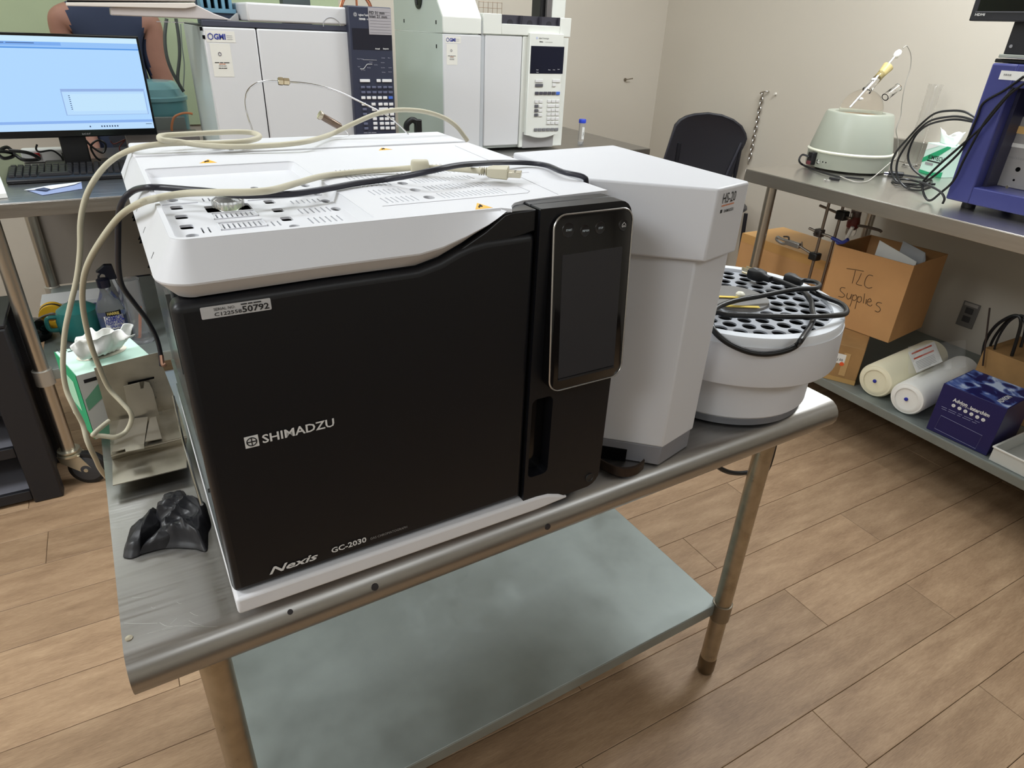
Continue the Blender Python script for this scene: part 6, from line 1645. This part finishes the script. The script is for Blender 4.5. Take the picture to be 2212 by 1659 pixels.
obj('side_tube', B().tube([V(2.66, yc, zc_-.01), S_(1870, 490, 2.66), S_(1898, 497, 2.66), S_(1904, 501, 2.66)], .006, n=8), mat('side_tube', rgb(120, 106, 98), .2, trans=.3), cd)
obj('white_tube', B().tube([S_(1829, 515, 2.62), S_(1842, 490, 2.62)], .008, n=8), mat('tube_white', rgb(226, 222, 214), .25), cd)
# ------------------------------------------------------------------ cables lying over the chromatograph
LT = TH+GH     # lid top
def route(items, r, yh=.40, **k):
    """items: (u, v, 'z', height above the lid) or (u, v, 'y', depth)"""
    out = []
    for it in items:
        u, v, how, val = it
        if how == 'z': out.append(at(u, v, z=LT+val))
        elif how == 't': out.append(at(u, v, z=TH+val))
        else: out.append(at(u, v, y=val))
    return out
R1 = .0036
ub = thing('usb_cable', 'beige cable with ferrite bead and USB plug lying across the white lid', 'cable', (0, .3, LT))
pts = route([(1042, 370, 'z', .014), (1010, 367, 'z', .012), (960, 363, 'z', .011), (905, 362, 'z', .010), (850, 366, 'z', .006), (780, 371, 'z', .005), (700, 380, 'z', .005), (640, 396, 'z', .010), (590, 410, 'z', .0165), (540, 415, 'z', .0165), (470, 416, 'z', .0150), (400, 418, 'z', .010), (340, 428, 'z', .006), (300, 440, 'z', .004),
             (258, 468, 'y', .24), (218, 520, 'y', .27), (190, 570, 'y', .30), (179, 615, 'y', .33), (180, 670, 'y', .37), (195, 740, 'y', .40), (215, 795, 'y', .42), (235, 838, 'y', .43), (262, 868, 'y', .42), (281, 890, 'y', .41), (284, 908, 'y', .41), (272, 932, 'y', .41), (250, 944, 'y', .40), (225, 942, 'y', .40), (203, 940, 'y', .40), (204, 936, 'y', .40), (222, 920, 'y', .42), (236, 909, 'y', .43)], R1)
obj('cable_run', B().tube(pts, R1, n=10), BEIGE, ub)
a, c = at(889, 361, z=LT+.011), at(925, 361, z=LT+.011)
dv = (c-a).normalized()
obj('ferrite_bead', B().lathe([(.0045, -.001), (.0085, 0), (.0095, .002), (.0095, (c-a).length-.002), (.0085, (c-a).length), (.0045, (c-a).length+.001)], a, dv, n=20), BEIGE, ub)
a = at(1047, 370, z=LT+.013); c = at(1098, 375, z=LT+.012); e_ = at(1124, 374, z=LT+.012)
dv = (c-a); dv.z = 0; L_ = dv.length; dv.normalize(); sv = V(-dv.y, dv.x, 0)
pr = lambda s_, w, h: [a+dv*s_+sv*(w*1.35*x)+V(0, 0, h*1.15*z_) for x, z_ in ((-1, -.8), (-.8, -1), (.8, -1), (1, -.8), (1, .8), (.8, 1), (-.8, 1), (-1, .8))]
obj('plug_body', B().loft([pr(L_*.12, .0055, .0042), pr(L_*.30, .0080, .0055), pr(L_*.98, .0088, .0062), pr(L_, .0080, .0056)]), BEIGE, ub, smooth=50)
b = B()
for i in range(4): b.lathe([(.0036, 0), (.0052, .0004), (.0052, .0014), (.0036, .0018)], a+dv*(L_*.12-.011+.0028*i), dv, n=14)
obj('strain_relief', b, BEIGE, ub)['kind'] = 'stuff'
LL = (e_-c).xy.length
us = obj('usb_shell', B().loft([[c+dv*s_+sv*(x*.0088)+V(0, 0, z_*.0032) for x, z_ in ((-1, -1), (1, -1), (1, 1), (-1, 1))] for s_ in (-.001, LL)]), mat('usb_metal', rgb(206, 200, 180), .25, .8), ub, bevel=.0006)
for sx_ in (-1, 1): obj('shell_window', B().obox(c+dv*LL*.45+sv*(sx_*.0040-.0011)+V(0, 0, .0032), dv*.0024, sv*.0022, V(0, 0, .0002)), DARK, us)

pts = route([(1010, 304, 'y', .515), (1002, 293, 'y', .515), (985, 272, 'y', .51), (960, 255, 'y', .51), (925, 243, 'y', .51), (890, 238, 'y', .51), (855, 238, 'y', .51), (825, 243, 'y', .51), (795, 253, 'y', .51), (755, 271, 'y', .505), (715, 290, 'y', .50), (670, 304, 'z', .014), (625, 311, 'z', .012), (570, 315, 'z', .010), (500, 317, 'z', .010), (430, 313, 'z', .012), (385, 306, 'z', .016), (352, 303, 'z', .020), (344, 298, 'z', .022), (352, 293, 'z', .022), (400, 290, 'z', .022), (460, 287, 'z', .022), (510, 285, 'z', .020), (545, 287, 'z', .018), (560, 293, 'z', .016), (556, 299, 'z', .014), (530, 305, 'z', .014), (470, 309, 'z', .014), (400, 309, 'z', .014), (340, 312, 'z', .014), (295, 320, 'z', .0095), (262, 333, 'y', .47), (230, 356, 'y', .46), (203, 390, 'y', .45), (184, 430, 'y', .45), (174, 480, 'y', .45), (173, 540, 'y', .45), (166, 600, 'y', .45), (152, 660, 'y', .45), (140, 720, 'y', .45), (136, 790, 'y', .45), (143, 840, 'y', .45), (160, 880, 'y', .44), (178, 915, 'y', .44), (187, 948, 'y', .43), (196, 970, 'y', .43), (206, 990, 'y', .45), (216, 1012, 'y', .50), (234, 1034, 'y', .56), (262, 1052, 'y', .62)], R1)
cable('beige_loop_cable', 'beige cable looping over the rear of the white lid beside the steel tubing', pts, R1*1.05, BEIGE, n=10)
qe = at(1228, 381, z=LT+.007)
pts = [V(.5135, qe.y-.004, LT-.09), V(.5135, qe.y-.004, LT-.03), V(.5125, qe.y-.004, LT-.002), V(.507, qe.y-.002, LT+.006)]+route([(1215, 371, 'z', .008), (1180, 357, 'z', .006), (1140, 352, 'z', .006), (1090, 351, 'z', .010), (1040, 353, 'z', .018), (990, 357, 'z', .022), (935, 368, 'z', .022), (880, 380, 'z', .014), (830, 388, 'z', .006), (770, 396, 'z', .005), (700, 409, 'z', .005), (640, 418, 'z', .005), (585, 421, 'z', .0052), (520, 422, 'z', .007), (460, 414, 'z', .006), (400, 409, 'z', .005), (350, 405, 'z', .004), (318, 405, 'z', .004), (290, 411, 'y', .26), (268, 430, 'y', .27), (257, 462, 'y', .29), (255, 520, 'y', .31), (256, 580, 'y', .34), (265, 620, 'y', .37), (290, 655, 'y', .40), (318, 692, 'y', .44), (338, 730, 'y', .46), (347, 765, 'y', .47), (349, 790, 'y', .47)], R1)
cable('dark_grey_cable', 'dark grey cable crossing the white lid and dropping behind the folded steel bracket', pts, .0035, mat('cable_slate', rgb(38, 38, 48), .4), n=10)
# stainless tubing with a fitting rising behind the lid
tb3 = thing('steel_tubing', 'thin steel tubing with hexagonal fitting arching above the rear of the white lid', 'tubing', (.25, .53, LT))
TY = .528
pt = lambda u, v: at(u, v, y=TY)
obj('tube_left', B().tube([pt(547, 288), pt(545, 280), pt(535, 250), pt(530, 220), pt(535, 196), pt(552, 181), pt(575, 175), pt(600, 175)], .0012, n=8), CHROME, tb3)
obj('tube_right', B().tube([pt(625, 177), pt(660, 180), pt(700, 188), pt(740, 202), pt(790, 226), pt(830, 246), pt(860, 268), pt(880, 288), pt(883, 292)], .0013, n=8), CHROME, tb3)
a, c = pt(600, 175), pt(626, 177); dv = (c-a).normalized(); L_ = (c-a).length
obj('hex_nut', B().lathe([(.0030, 0), (.0056, .0006), (.0060, L_*.18), (.0060, L_*.40), (.0052, L_*.44)], a, dv, n=6), mat('fitting_nickel', rgb(206, 190, 160), .25, 1.0), tb3, smooth=0)
obj('hex_nut', B().lathe([(.0048, L_*.46), (.0054, L_*.50), (.0054, L_*.92), (.0028, L_)], a, dv, n=6), MATS['fitting_nickel'], tb3, smooth=0)
ft = thing('column_fitting', 'short brown metal ferrule tube standing up behind the white lid', 'fitting', (.33, .53, LT))
a, c = pt(690, 248), pt(738, 276); dv = (c-a).normalized(); L_ = (c-a).length
obj('flared_end', B().lathe([(.0020, 0), (.0066, -.001), (.0070, .002), (.0055, .005), (.002, .006)], a, dv, n=18), mat('ferrule_silver', rgb(200, 190, 170), .3, .9), ft)
obj('ferrule_tube', B().lathe([(.0050, .004), (.0056, .010), (.0056, L_*.9), (.0030, L_)], a, dv, n=16), mat('ferrule_brown', rgb(128, 112, 100), .3, .9), ft)
obj('thin_lead', B().tube([pt(738, 276), pt(748, 284), pt(754, 293)], .0009, n=6), CHROME, ft)

# ------------------------------------------------------------------ power cord dropped on the carousel
RZT = 1.035
pcx = thing('black_lead', 'black power lead with three pin plug coiled on the round vial carousel', 'cable', (CC.x, CC.y, RZT))
q = lambda u, v, h=.005: at(u, v, z=RZT+h)
hang = lambda u, v: at(u, v, y=-.012+.0)
def side(u, v, r=.2055):
    """point on the drum's outer wall"""
    d_ = ray(u, v); o2 = CAM-CC; A_ = d_.x**2+d_.y**2; B2 = o2.x*d_.x+o2.y*d_.y; C2 = o2.x**2+o2.y**2-r*r
    t_ = (-B2-math.sqrt(max(B2*B2-A_*C2, 0)))/A_; return CAM+d_*t_
pts = [q(1662, 600, .012), q(1690, 610, .010), q(1715, 620, .008), q(1735, 630, .006), q(1752, 650, .006), q(1754, 668, .006), q(1757, 685, .006), q(1752, 702, .007), q(1740, 720, .008), q(1730, 735, .009), side(1722, 745), side(1705, 755), side(1680, 762), side(1650, 765), side(1620, 761), side(1590, 750), side(1565, 736), side(1545, 718, .2035),
       q(1537, 702, .010), q(1535, 690, .010), q(1537, 680, .012), q(1550, 675, .016), q(1570, 680, .015), q(1620, 682, .016), q(1700, 684, .018), q(1760, 684, .018), q(1800, 682, .014), q(1825, 678, .010), q(1828, 668, .008), q(1815, 655, .007), q(1790, 645, .007), q(1765, 635, .008), q(1752, 628, .010)]
cr_ = .0048
obj('cord_run', B().tube(pts, cr_, n=10), CORD, pcx)
pts = [q(1716, 605, .012), q(1740, 606, .012), q(1762, 610, .015), q(1770, 617, .018), q(1760, 623, .021), q(1730, 624, .021), q(1690, 630, .017), q(1640, 640, .014), q(1600, 647, .012), q(1570, 655, .011), q(1550, 664, .011), q(1543, 672, .010), q(1545, 676, .009)]
obj('cord_run', B().tube(pts, cr_, n=10), CORD, pcx)
a, c = q(1621, 588, .012), q(1664, 604, .012); dv = (c-a); dv.z = 0; L_ = dv.length; dv.normalize(); sv = V(-dv.y, dv.x, 0)
pr = lambda s_, w, h: [a+dv*s_+sv*(w*x)+V(0, 0, h*z_) for x, z_ in ((-1, -.7), (-.7, -1), (.7, -1), (1, -.7), (1, .7), (.7, 1), (-.7, 1), (-1, .7))]
obj('plug_head', B().loft([pr(.002, .0125, .0100), pr(L_*.35, .0135, .0110), pr(L_*.62, .0115, .0100), pr(L_*.70, .0066, .0066), pr(L_, .0056, .0056)]), RUBBER, pcx, smooth=50)
for sx_ in (-1, 1): obj('flat_pin', B().obox(a+sv*(sx_*.0064-.0007)+V(0, 0, .001), -dv*.017, sv*.0016, V(0, 0, .0062)), mat('brass_pin', rgb(226, 210, 170), .25, .9), pcx)
obj('round_pin', B().cyl(a+V(0, 0, -.0055), a-dv*.019+V(0, 0, -.0055), .0024, n=10), MATS['brass_pin'], pcx)
obj('plug_mark', B().obox(a+dv*.006-sv*.004+V(0, 0, .0110), dv*.010, sv*.008, V(0, 0, .0003)), mat('plug_grey', rgb(110, 110, 112), .4), pcx)
a, c = q(1698, 600, .011), q(1722, 606, .012); dv = (c-a); dv.z = 0; dv.normalize(); sv = V(-dv.y, dv.x, 0)
obj('socket_end', B().loft([pr(0, .0115, .0100), pr(.012, .0120, .0105), pr(.022, .0085, .008), pr(.034, .0060, .0060)]), RUBBER, pcx, smooth=50)

# ------------------------------------------------------------------ things on the work table left of the instrument
# folded steel bracket
bkt = thing('steel_bracket', 'folded stainless steel bracket with cut out tongue leaning on the table beside the black glove', 'bracket', at(320, 960, z=TH))
SB = mat('bracket_steel', rgb(176, 170, 156), .34, .9, var=.14, vscale=28, rvar=.08)
xw = lambda u, v, z: at(u, v, z=TH+z)
p00, p10 = xw(244, 1050, .018), xw(404, 1011, .018)         # front edge of the tray
t00, t10 = xw(243, 993, .0195), xw(402, 958, .0195)
u00, u10 = xw(240, 985, .034), xw(404, 943, .034)
v00, v10 = xw(236, 912, .036), xw(386, 881, .036)
yb_ = (v00.y+v10.y)/2
w00, w10 = at(203, 795, y=v00.y+.01), at(340, 761, y=v10.y+.01)
def strip(name, A, B_, C3, D_, th=.0014):
    n_ = (B_-A).cross(D_-A).normalized()
    return obj(name, B().ext([A, B_, C3, D_], n_*th), SB, bkt, smooth=0)
strip('front_tray', p00, p10, t10, t00); strip('step', t00, t10, u10, u00); strip('middle_plate', u00, u10, v10, v00); strip('upright_plate', v00, v10, w10, w00)
obj('support_block', B().ext([V(p.x, p.y, TH+.0008) for p in (xw(262, 1020, .0), xw(395, 985, .0), xw(385, 940, 0), xw(258, 975, 0))], (0, 0, .014)), SB, bkt)
q4 = [at(u, v, y=yb_-.012) for u, v in ((267, 835), (296, 828), (301, 826), (304, 840), (310, 839), (312, 825), (322, 826), (330, 843), (345, 900), (283, 912), (270, 850))]
obj('tongue', B().ext(q4, (0, .0014, 0)), mat('tongue_steel', rgb(190, 184, 172), .36, .85, var=.05, vscale=30), bkt, smooth=0)
obj('tongue_slot', B().ext([at(u, v, y=yb_+.004) for u, v in ((276, 830), (333, 817), (333, 814), (276, 826))], (0, -.0015, 0)), DARK, bkt, smooth=0)
q5 = [xw(u, v, .040) for u, v in ((258, 908), (320, 902), (312, 960), (242, 978))]
obj('lower_leaf', B().ext(q5, (0, 0, .0014)), MATS['tongue_steel'], bkt, smooth=0)
q5 = [xw(u, v, .0405) for u, v in ((324, 905), (337, 901), (350, 948), (314, 955))]
obj('lower_leaf', B().ext(q5, (0, 0, .0014)), MATS['tongue_steel'], bkt, smooth=0)
q5 = [xw(u, v, .043) for u, v in ((270, 968), (312, 961), (312, 970), (272, 978))]
obj('leaf_tab', B().ext(q5, (0, 0, .0016)), SB, bkt, smooth=0)
# bright rod leaning along the side of the chromatograph
cable('steel_rod', 'thin bright steel rod leaning along the left side of the chromatograph', [at(u, v, y=y_) for u, v, y_ in ((374, 856, .36), (395, 950, .27), (415, 1020, .20), (436, 1090, .14))], .0020, CHROME, 'rod')
tag(obj('copper_pin', B().tube([at(349, 768, y=.44), at(352, 788, y=.43), at(358, 786, y=.43)], .003, n=8), mat('copper_dull', rgb(170, 130, 110), .35, .8)), 'small copper coloured pin at the end of the dark grey cable', 'pin')
# tissue box behind it
th_b = .118
def TB(u, v, z): return at(u, v, z=TH+z)
o_ = TB(195, 897, .002)
tl_ = at(110, 762, z=TH+th_b); tr_ = at(325, 768, z=TH+th_b); tf_ = at(165, 811+2, z=TH+th_b)
tf_ = at(164, 812, z=TH+th_b)
e1 = tr_-tf_; e2 = tl_-tf_
e2 = e2-e1*(e2.dot(e1)/e1.dot(e1))
tz = thing('green_tissue_box', 'mint green tissue box at the rear left of the work table behind the bracket', 'tissue box', V(tf_.x, tf_.y, TH))
oo = V(tf_.x, tf_.y, TH+.0012)
obj('carton', B().obox(oo, e1, e2, V(0, 0, th_b-.0012)), KIMG, tz, bevel=.0012)
n_f = -e2.normalized(); n_s = -e1.normalized(); upv = V(0, 0, 1)
def face(pts, m, nm, o0, ea, n_, h=th_b, lift=.0006):
    vs = [o0+ea*p[0]+upv*(p[1]*h)+n_*lift for p in pts]
    return obj(nm, B().ext(vs, n_*.0003), m, tz, smooth=0)
face([(0, 0), (1, 0), (1, 1), (0, 1)], KIMD, 'green_side', oo, e2, n_s)
face([(.25, .35), (.72, .35), (.72, .80), (.25, .80)], mat('side_mint', rgb(170, 220, 190), .5), 'side_print', oo, e2, n_s, lift=.0012)
face([(.45, 0), (1, 0), (1, .32), (.7, .30)], PAPER, 'white_corner', oo, e2, n_s, lift=.0012)
face([(0, 0), (1, 0), (1, .99), (0, .99)], mat('front_grey', rgb(206, 208, 206), .5), 'front_field', oo, e1, n_f)
face([(0.02, .45), (.30, .62), (.62, .98), (.45, .98), (.02, .62)], mat('sweep_green', rgb(110, 170, 140), .5), 'green_sweep', oo, e1, n_f, lift=.0012)
face([(0.02, .02), (.60, .02), (.40, .26), (.02, .12)], MATS['sweep_green'], 'green_sweep', oo, e1, n_f, lift=.0012)
face([(.07, .86), (.30, .86), (.30, .91), (.07, .91)], PRINT_K, 'print_bar', oo, e1, n_f, lift=.0014)
text('KIMTECH', oo+e1*.40+n_f*.0016+upv*(.72*th_b), -upv, e1, .020, PRINT_K, tz, w=.075, bold=.01)
zt = TH+th_b+.0006
text('KIMTECH', V(oo.x, oo.y, zt)+e1*.04+e2*.90, e1, e2, .018, PRINT_K, tz, w=e1.length*.42, bold=.0)
obj('print_bar', B().obox(V(oo.x, oo.y, zt)+e1*.14+e2*.86, e1*.26, e2*.02, V(0, 0, .0003)), PRINT_K, tz, smooth=0)
cm_ = V(oo.x, oo.y, zt)+e1*.50+e2*.52
ov = [cm_+e1*(.34*math.cos(2*math.pi*i/28))+e2*(.20*math.sin(2*math.pi*i/28)) for i in range(28)]
obj('opening', B().ext(ov, (0, 0, .0004)), mat('opening_cream', rgb(222, 214, 200), .7), tz, smooth=0)
# tissue: a fan of paper pulled from the slot, drooping to both sides
tu = [(192, 772), (185, 760), (150, 745), (168, 735), (196, 721), (215, 713), (250, 706), (292, 704), (280, 716), (262, 735), (258, 752), (235, 766), (205, 778)]
ybk = cm_.y
bot_l, bot_r = at(184, 778, z=zt+.001), at(264, 753, z=zt+.001)
def leaf(topu, dy, seed, puff):
    b = B(); nrow = 9; tp = crom([V(u, v, 0) for u, v in topu], 4); n = len(tp)
    for j in range(nrow+1):
        f = j/nrow
        for i, q_ in enumerate(tp):
            g_ = i/(n-1); lo = bot_l.lerp(bot_r, .08+.84*g_)
            hi = at(q_.x, q_.y, y=lo.y+dy)
            w_ = mnoise.noise(V(g_*5, f*2.2, seed)); w2 = mnoise.noise(V(g_*11+w_, f*4, seed+3))
            p = lo.lerp(hi, f)+V(.006*w2*f, -puff*math.sin(math.pi*f)*(.5+.5*math.sin(math.pi*g_))+.024*w_*min(1, f*2)+.008*w2, .010*w_*f)
            b.v.append(p)
    for j in range(nrow):
        for i in range(n-1): b.f.append((j*n+i, j*n+i+1, (j+1)*n+i+1, (j+1)*n+i))
    o = obj('tissue', b, TISSUE, tz, smooth=80)
    o.modifiers.new('sub', 'SUBSURF').levels = 1; o.modifiers['sub'].render_levels = 1
    so = o.modifiers.new('thick', 'SOLIDIFY'); so.thickness = .0010
leaf([(151, 746), (166, 738), (186, 727), (206, 722), (228, 722), (250, 716), (272, 714), (288, 708)], -.020, 1.3, .020)
leaf([(160, 739), (180, 727), (200, 717), (222, 710), (246, 706), (268, 704), (291, 705)], .006, 6.1, .004)
# black nitrile glove, crumpled
gv = thing('black_glove', 'crumpled black nitrile glove lying on the table at the front left of the chromatograph', 'glove', at(360, 1150, z=TH))
GM = mat('nitrile', rgb(34, 34, 38), .40, bump=.15, bscale=90)
def ridge(x, y, z): return (1-min(1, abs(mnoise.noise(V(x, y, z)))*2.2))**1.6
def crumple(name, outline, cu, cv, hgt, seed, K=26, sub=6, fold=.014, ang=.6):
    GP = crom([at(u, v, z=TH+.001) for u, v in outline]+[at(outline[0][0], outline[0][1], z=TH+.001)], sub)[:-1]
    c_ = at(cu, cv, z=TH+.001); b = B(); rings = []; ca, sa = math.cos(ang), math.sin(ang)
    for j in range(K+1):
        s_ = 1-(j/K)*.985; ring = []
        for p in GP:
            q_ = c_.lerp(p, s_); u_ = q_.x*ca+q_.y*sa; v_ = -q_.x*sa+q_.y*ca
            w1 = mnoise.noise(V(q_.x*14, q_.y*14, seed+2))
            r1 = ridge(u_*26+w1*1.2, v_*7, seed); r2 = ridge(u_*9, v_*24+w1*1.4, seed+4)
            env = min(1, (1-s_)*3.5); env = env*env*(3-2*env)
            h = .0025+env*(hgt*(1-s_**2)*(1+.5*w1)+fold*r1+fold*.6*r2+.0035*ridge(u_*62+w1*2, v_*34, seed+9))
            ring.append(V(q_.x, q_.y, TH+.0012+(0 if j == 0 else h)))
        rings.append(ring)
    b.loft(rings, cap=True)
    return obj(name, b, GM, gv, smooth=70)
crumple('palm', [(338, 1186), (342, 1160), (334, 1140), (338, 1112), (352, 1096), (350, 1078), (366, 1071), (384, 1068), (396, 1061), (404, 1072), (410, 1083), (440, 1084), (450, 1108), (456, 1134), (450, 1150), (447, 1189), (424, 1186), (398, 1184), (368, 1184)], 392, 1128, .012, 3.1)
crumple('finger', [(266, 1204), (269, 1182), (281, 1160), (299, 1141), (322, 1124), (348, 1106), (362, 1124), (352, 1150), (330, 1168), (312, 1184), (304, 1198), (284, 1206)], 318, 1154, .010, 7.7, K=18, fold=.008, ang=-.5)
crumple('finger', [(300, 1199), (318, 1178), (345, 1162), (380, 1150), (392, 1168), (366, 1182), (336, 1189)], 346, 1174, .009, 4.4, K=14, fold=.006, ang=-.4)

# rusty strap clamp under the sampler
cl = thing('dark_clamp', 'dark rusty metal clamp lying under the corner of the sampler plinth', 'clamp', at(1350, 1005, z=TH))
RU = mat('rusty_metal', rgb(58, 46, 38), .5, .5, var=.2, vscale=60)
pts = [at(u, v, z=TH+.010) for u, v in ((1286, 993), (1315, 1010), (1345, 1020), (1374, 1016), (1389, 1005), (1392, 1001))]
b = B(); rings = []
for i, p in enumerate(crom(pts, 5)):
    q0_ = p; rings.append([V(p.x, p.y, TH+.0008), V(p.x, p.y, TH+.016), V(p.x+.002, p.y+.005, TH+.016), V(p.x+.002, p.y+.005, TH+.0008)])
b.loft(rings); obj('strap', b, RU, cl, smooth=50)
# cable sagging below the table top
cable('sagging_cord', 'black cord sagging below the table top beside the right front leg', [V(at(1522, 978, y=.19).x, .19, .7830)]+[at(u, v, y=.19) for u, v in ((1530, 990), (1545, 1003), (1560, 1014), (1580, 1021), (1605, 1022), (1635, 1016), (1662, 1004))]+[V(at(1660, 985, y=.19).x, .19, .7830)], .0055, CORD)

# ------------------------------------------------------------------ groups of repeats
for o in bpy.data.objects:
    if o.parent or 'label' not in o: continue
    for pre, g in (('black_cable', 'black cables at the blue machine'), ('glove_carton', 'stacked cartons on the bench shelf'), ('steel_bench', 'steel benches along the back of the room')):
        if o.name.startswith(pre): o['group'] = g
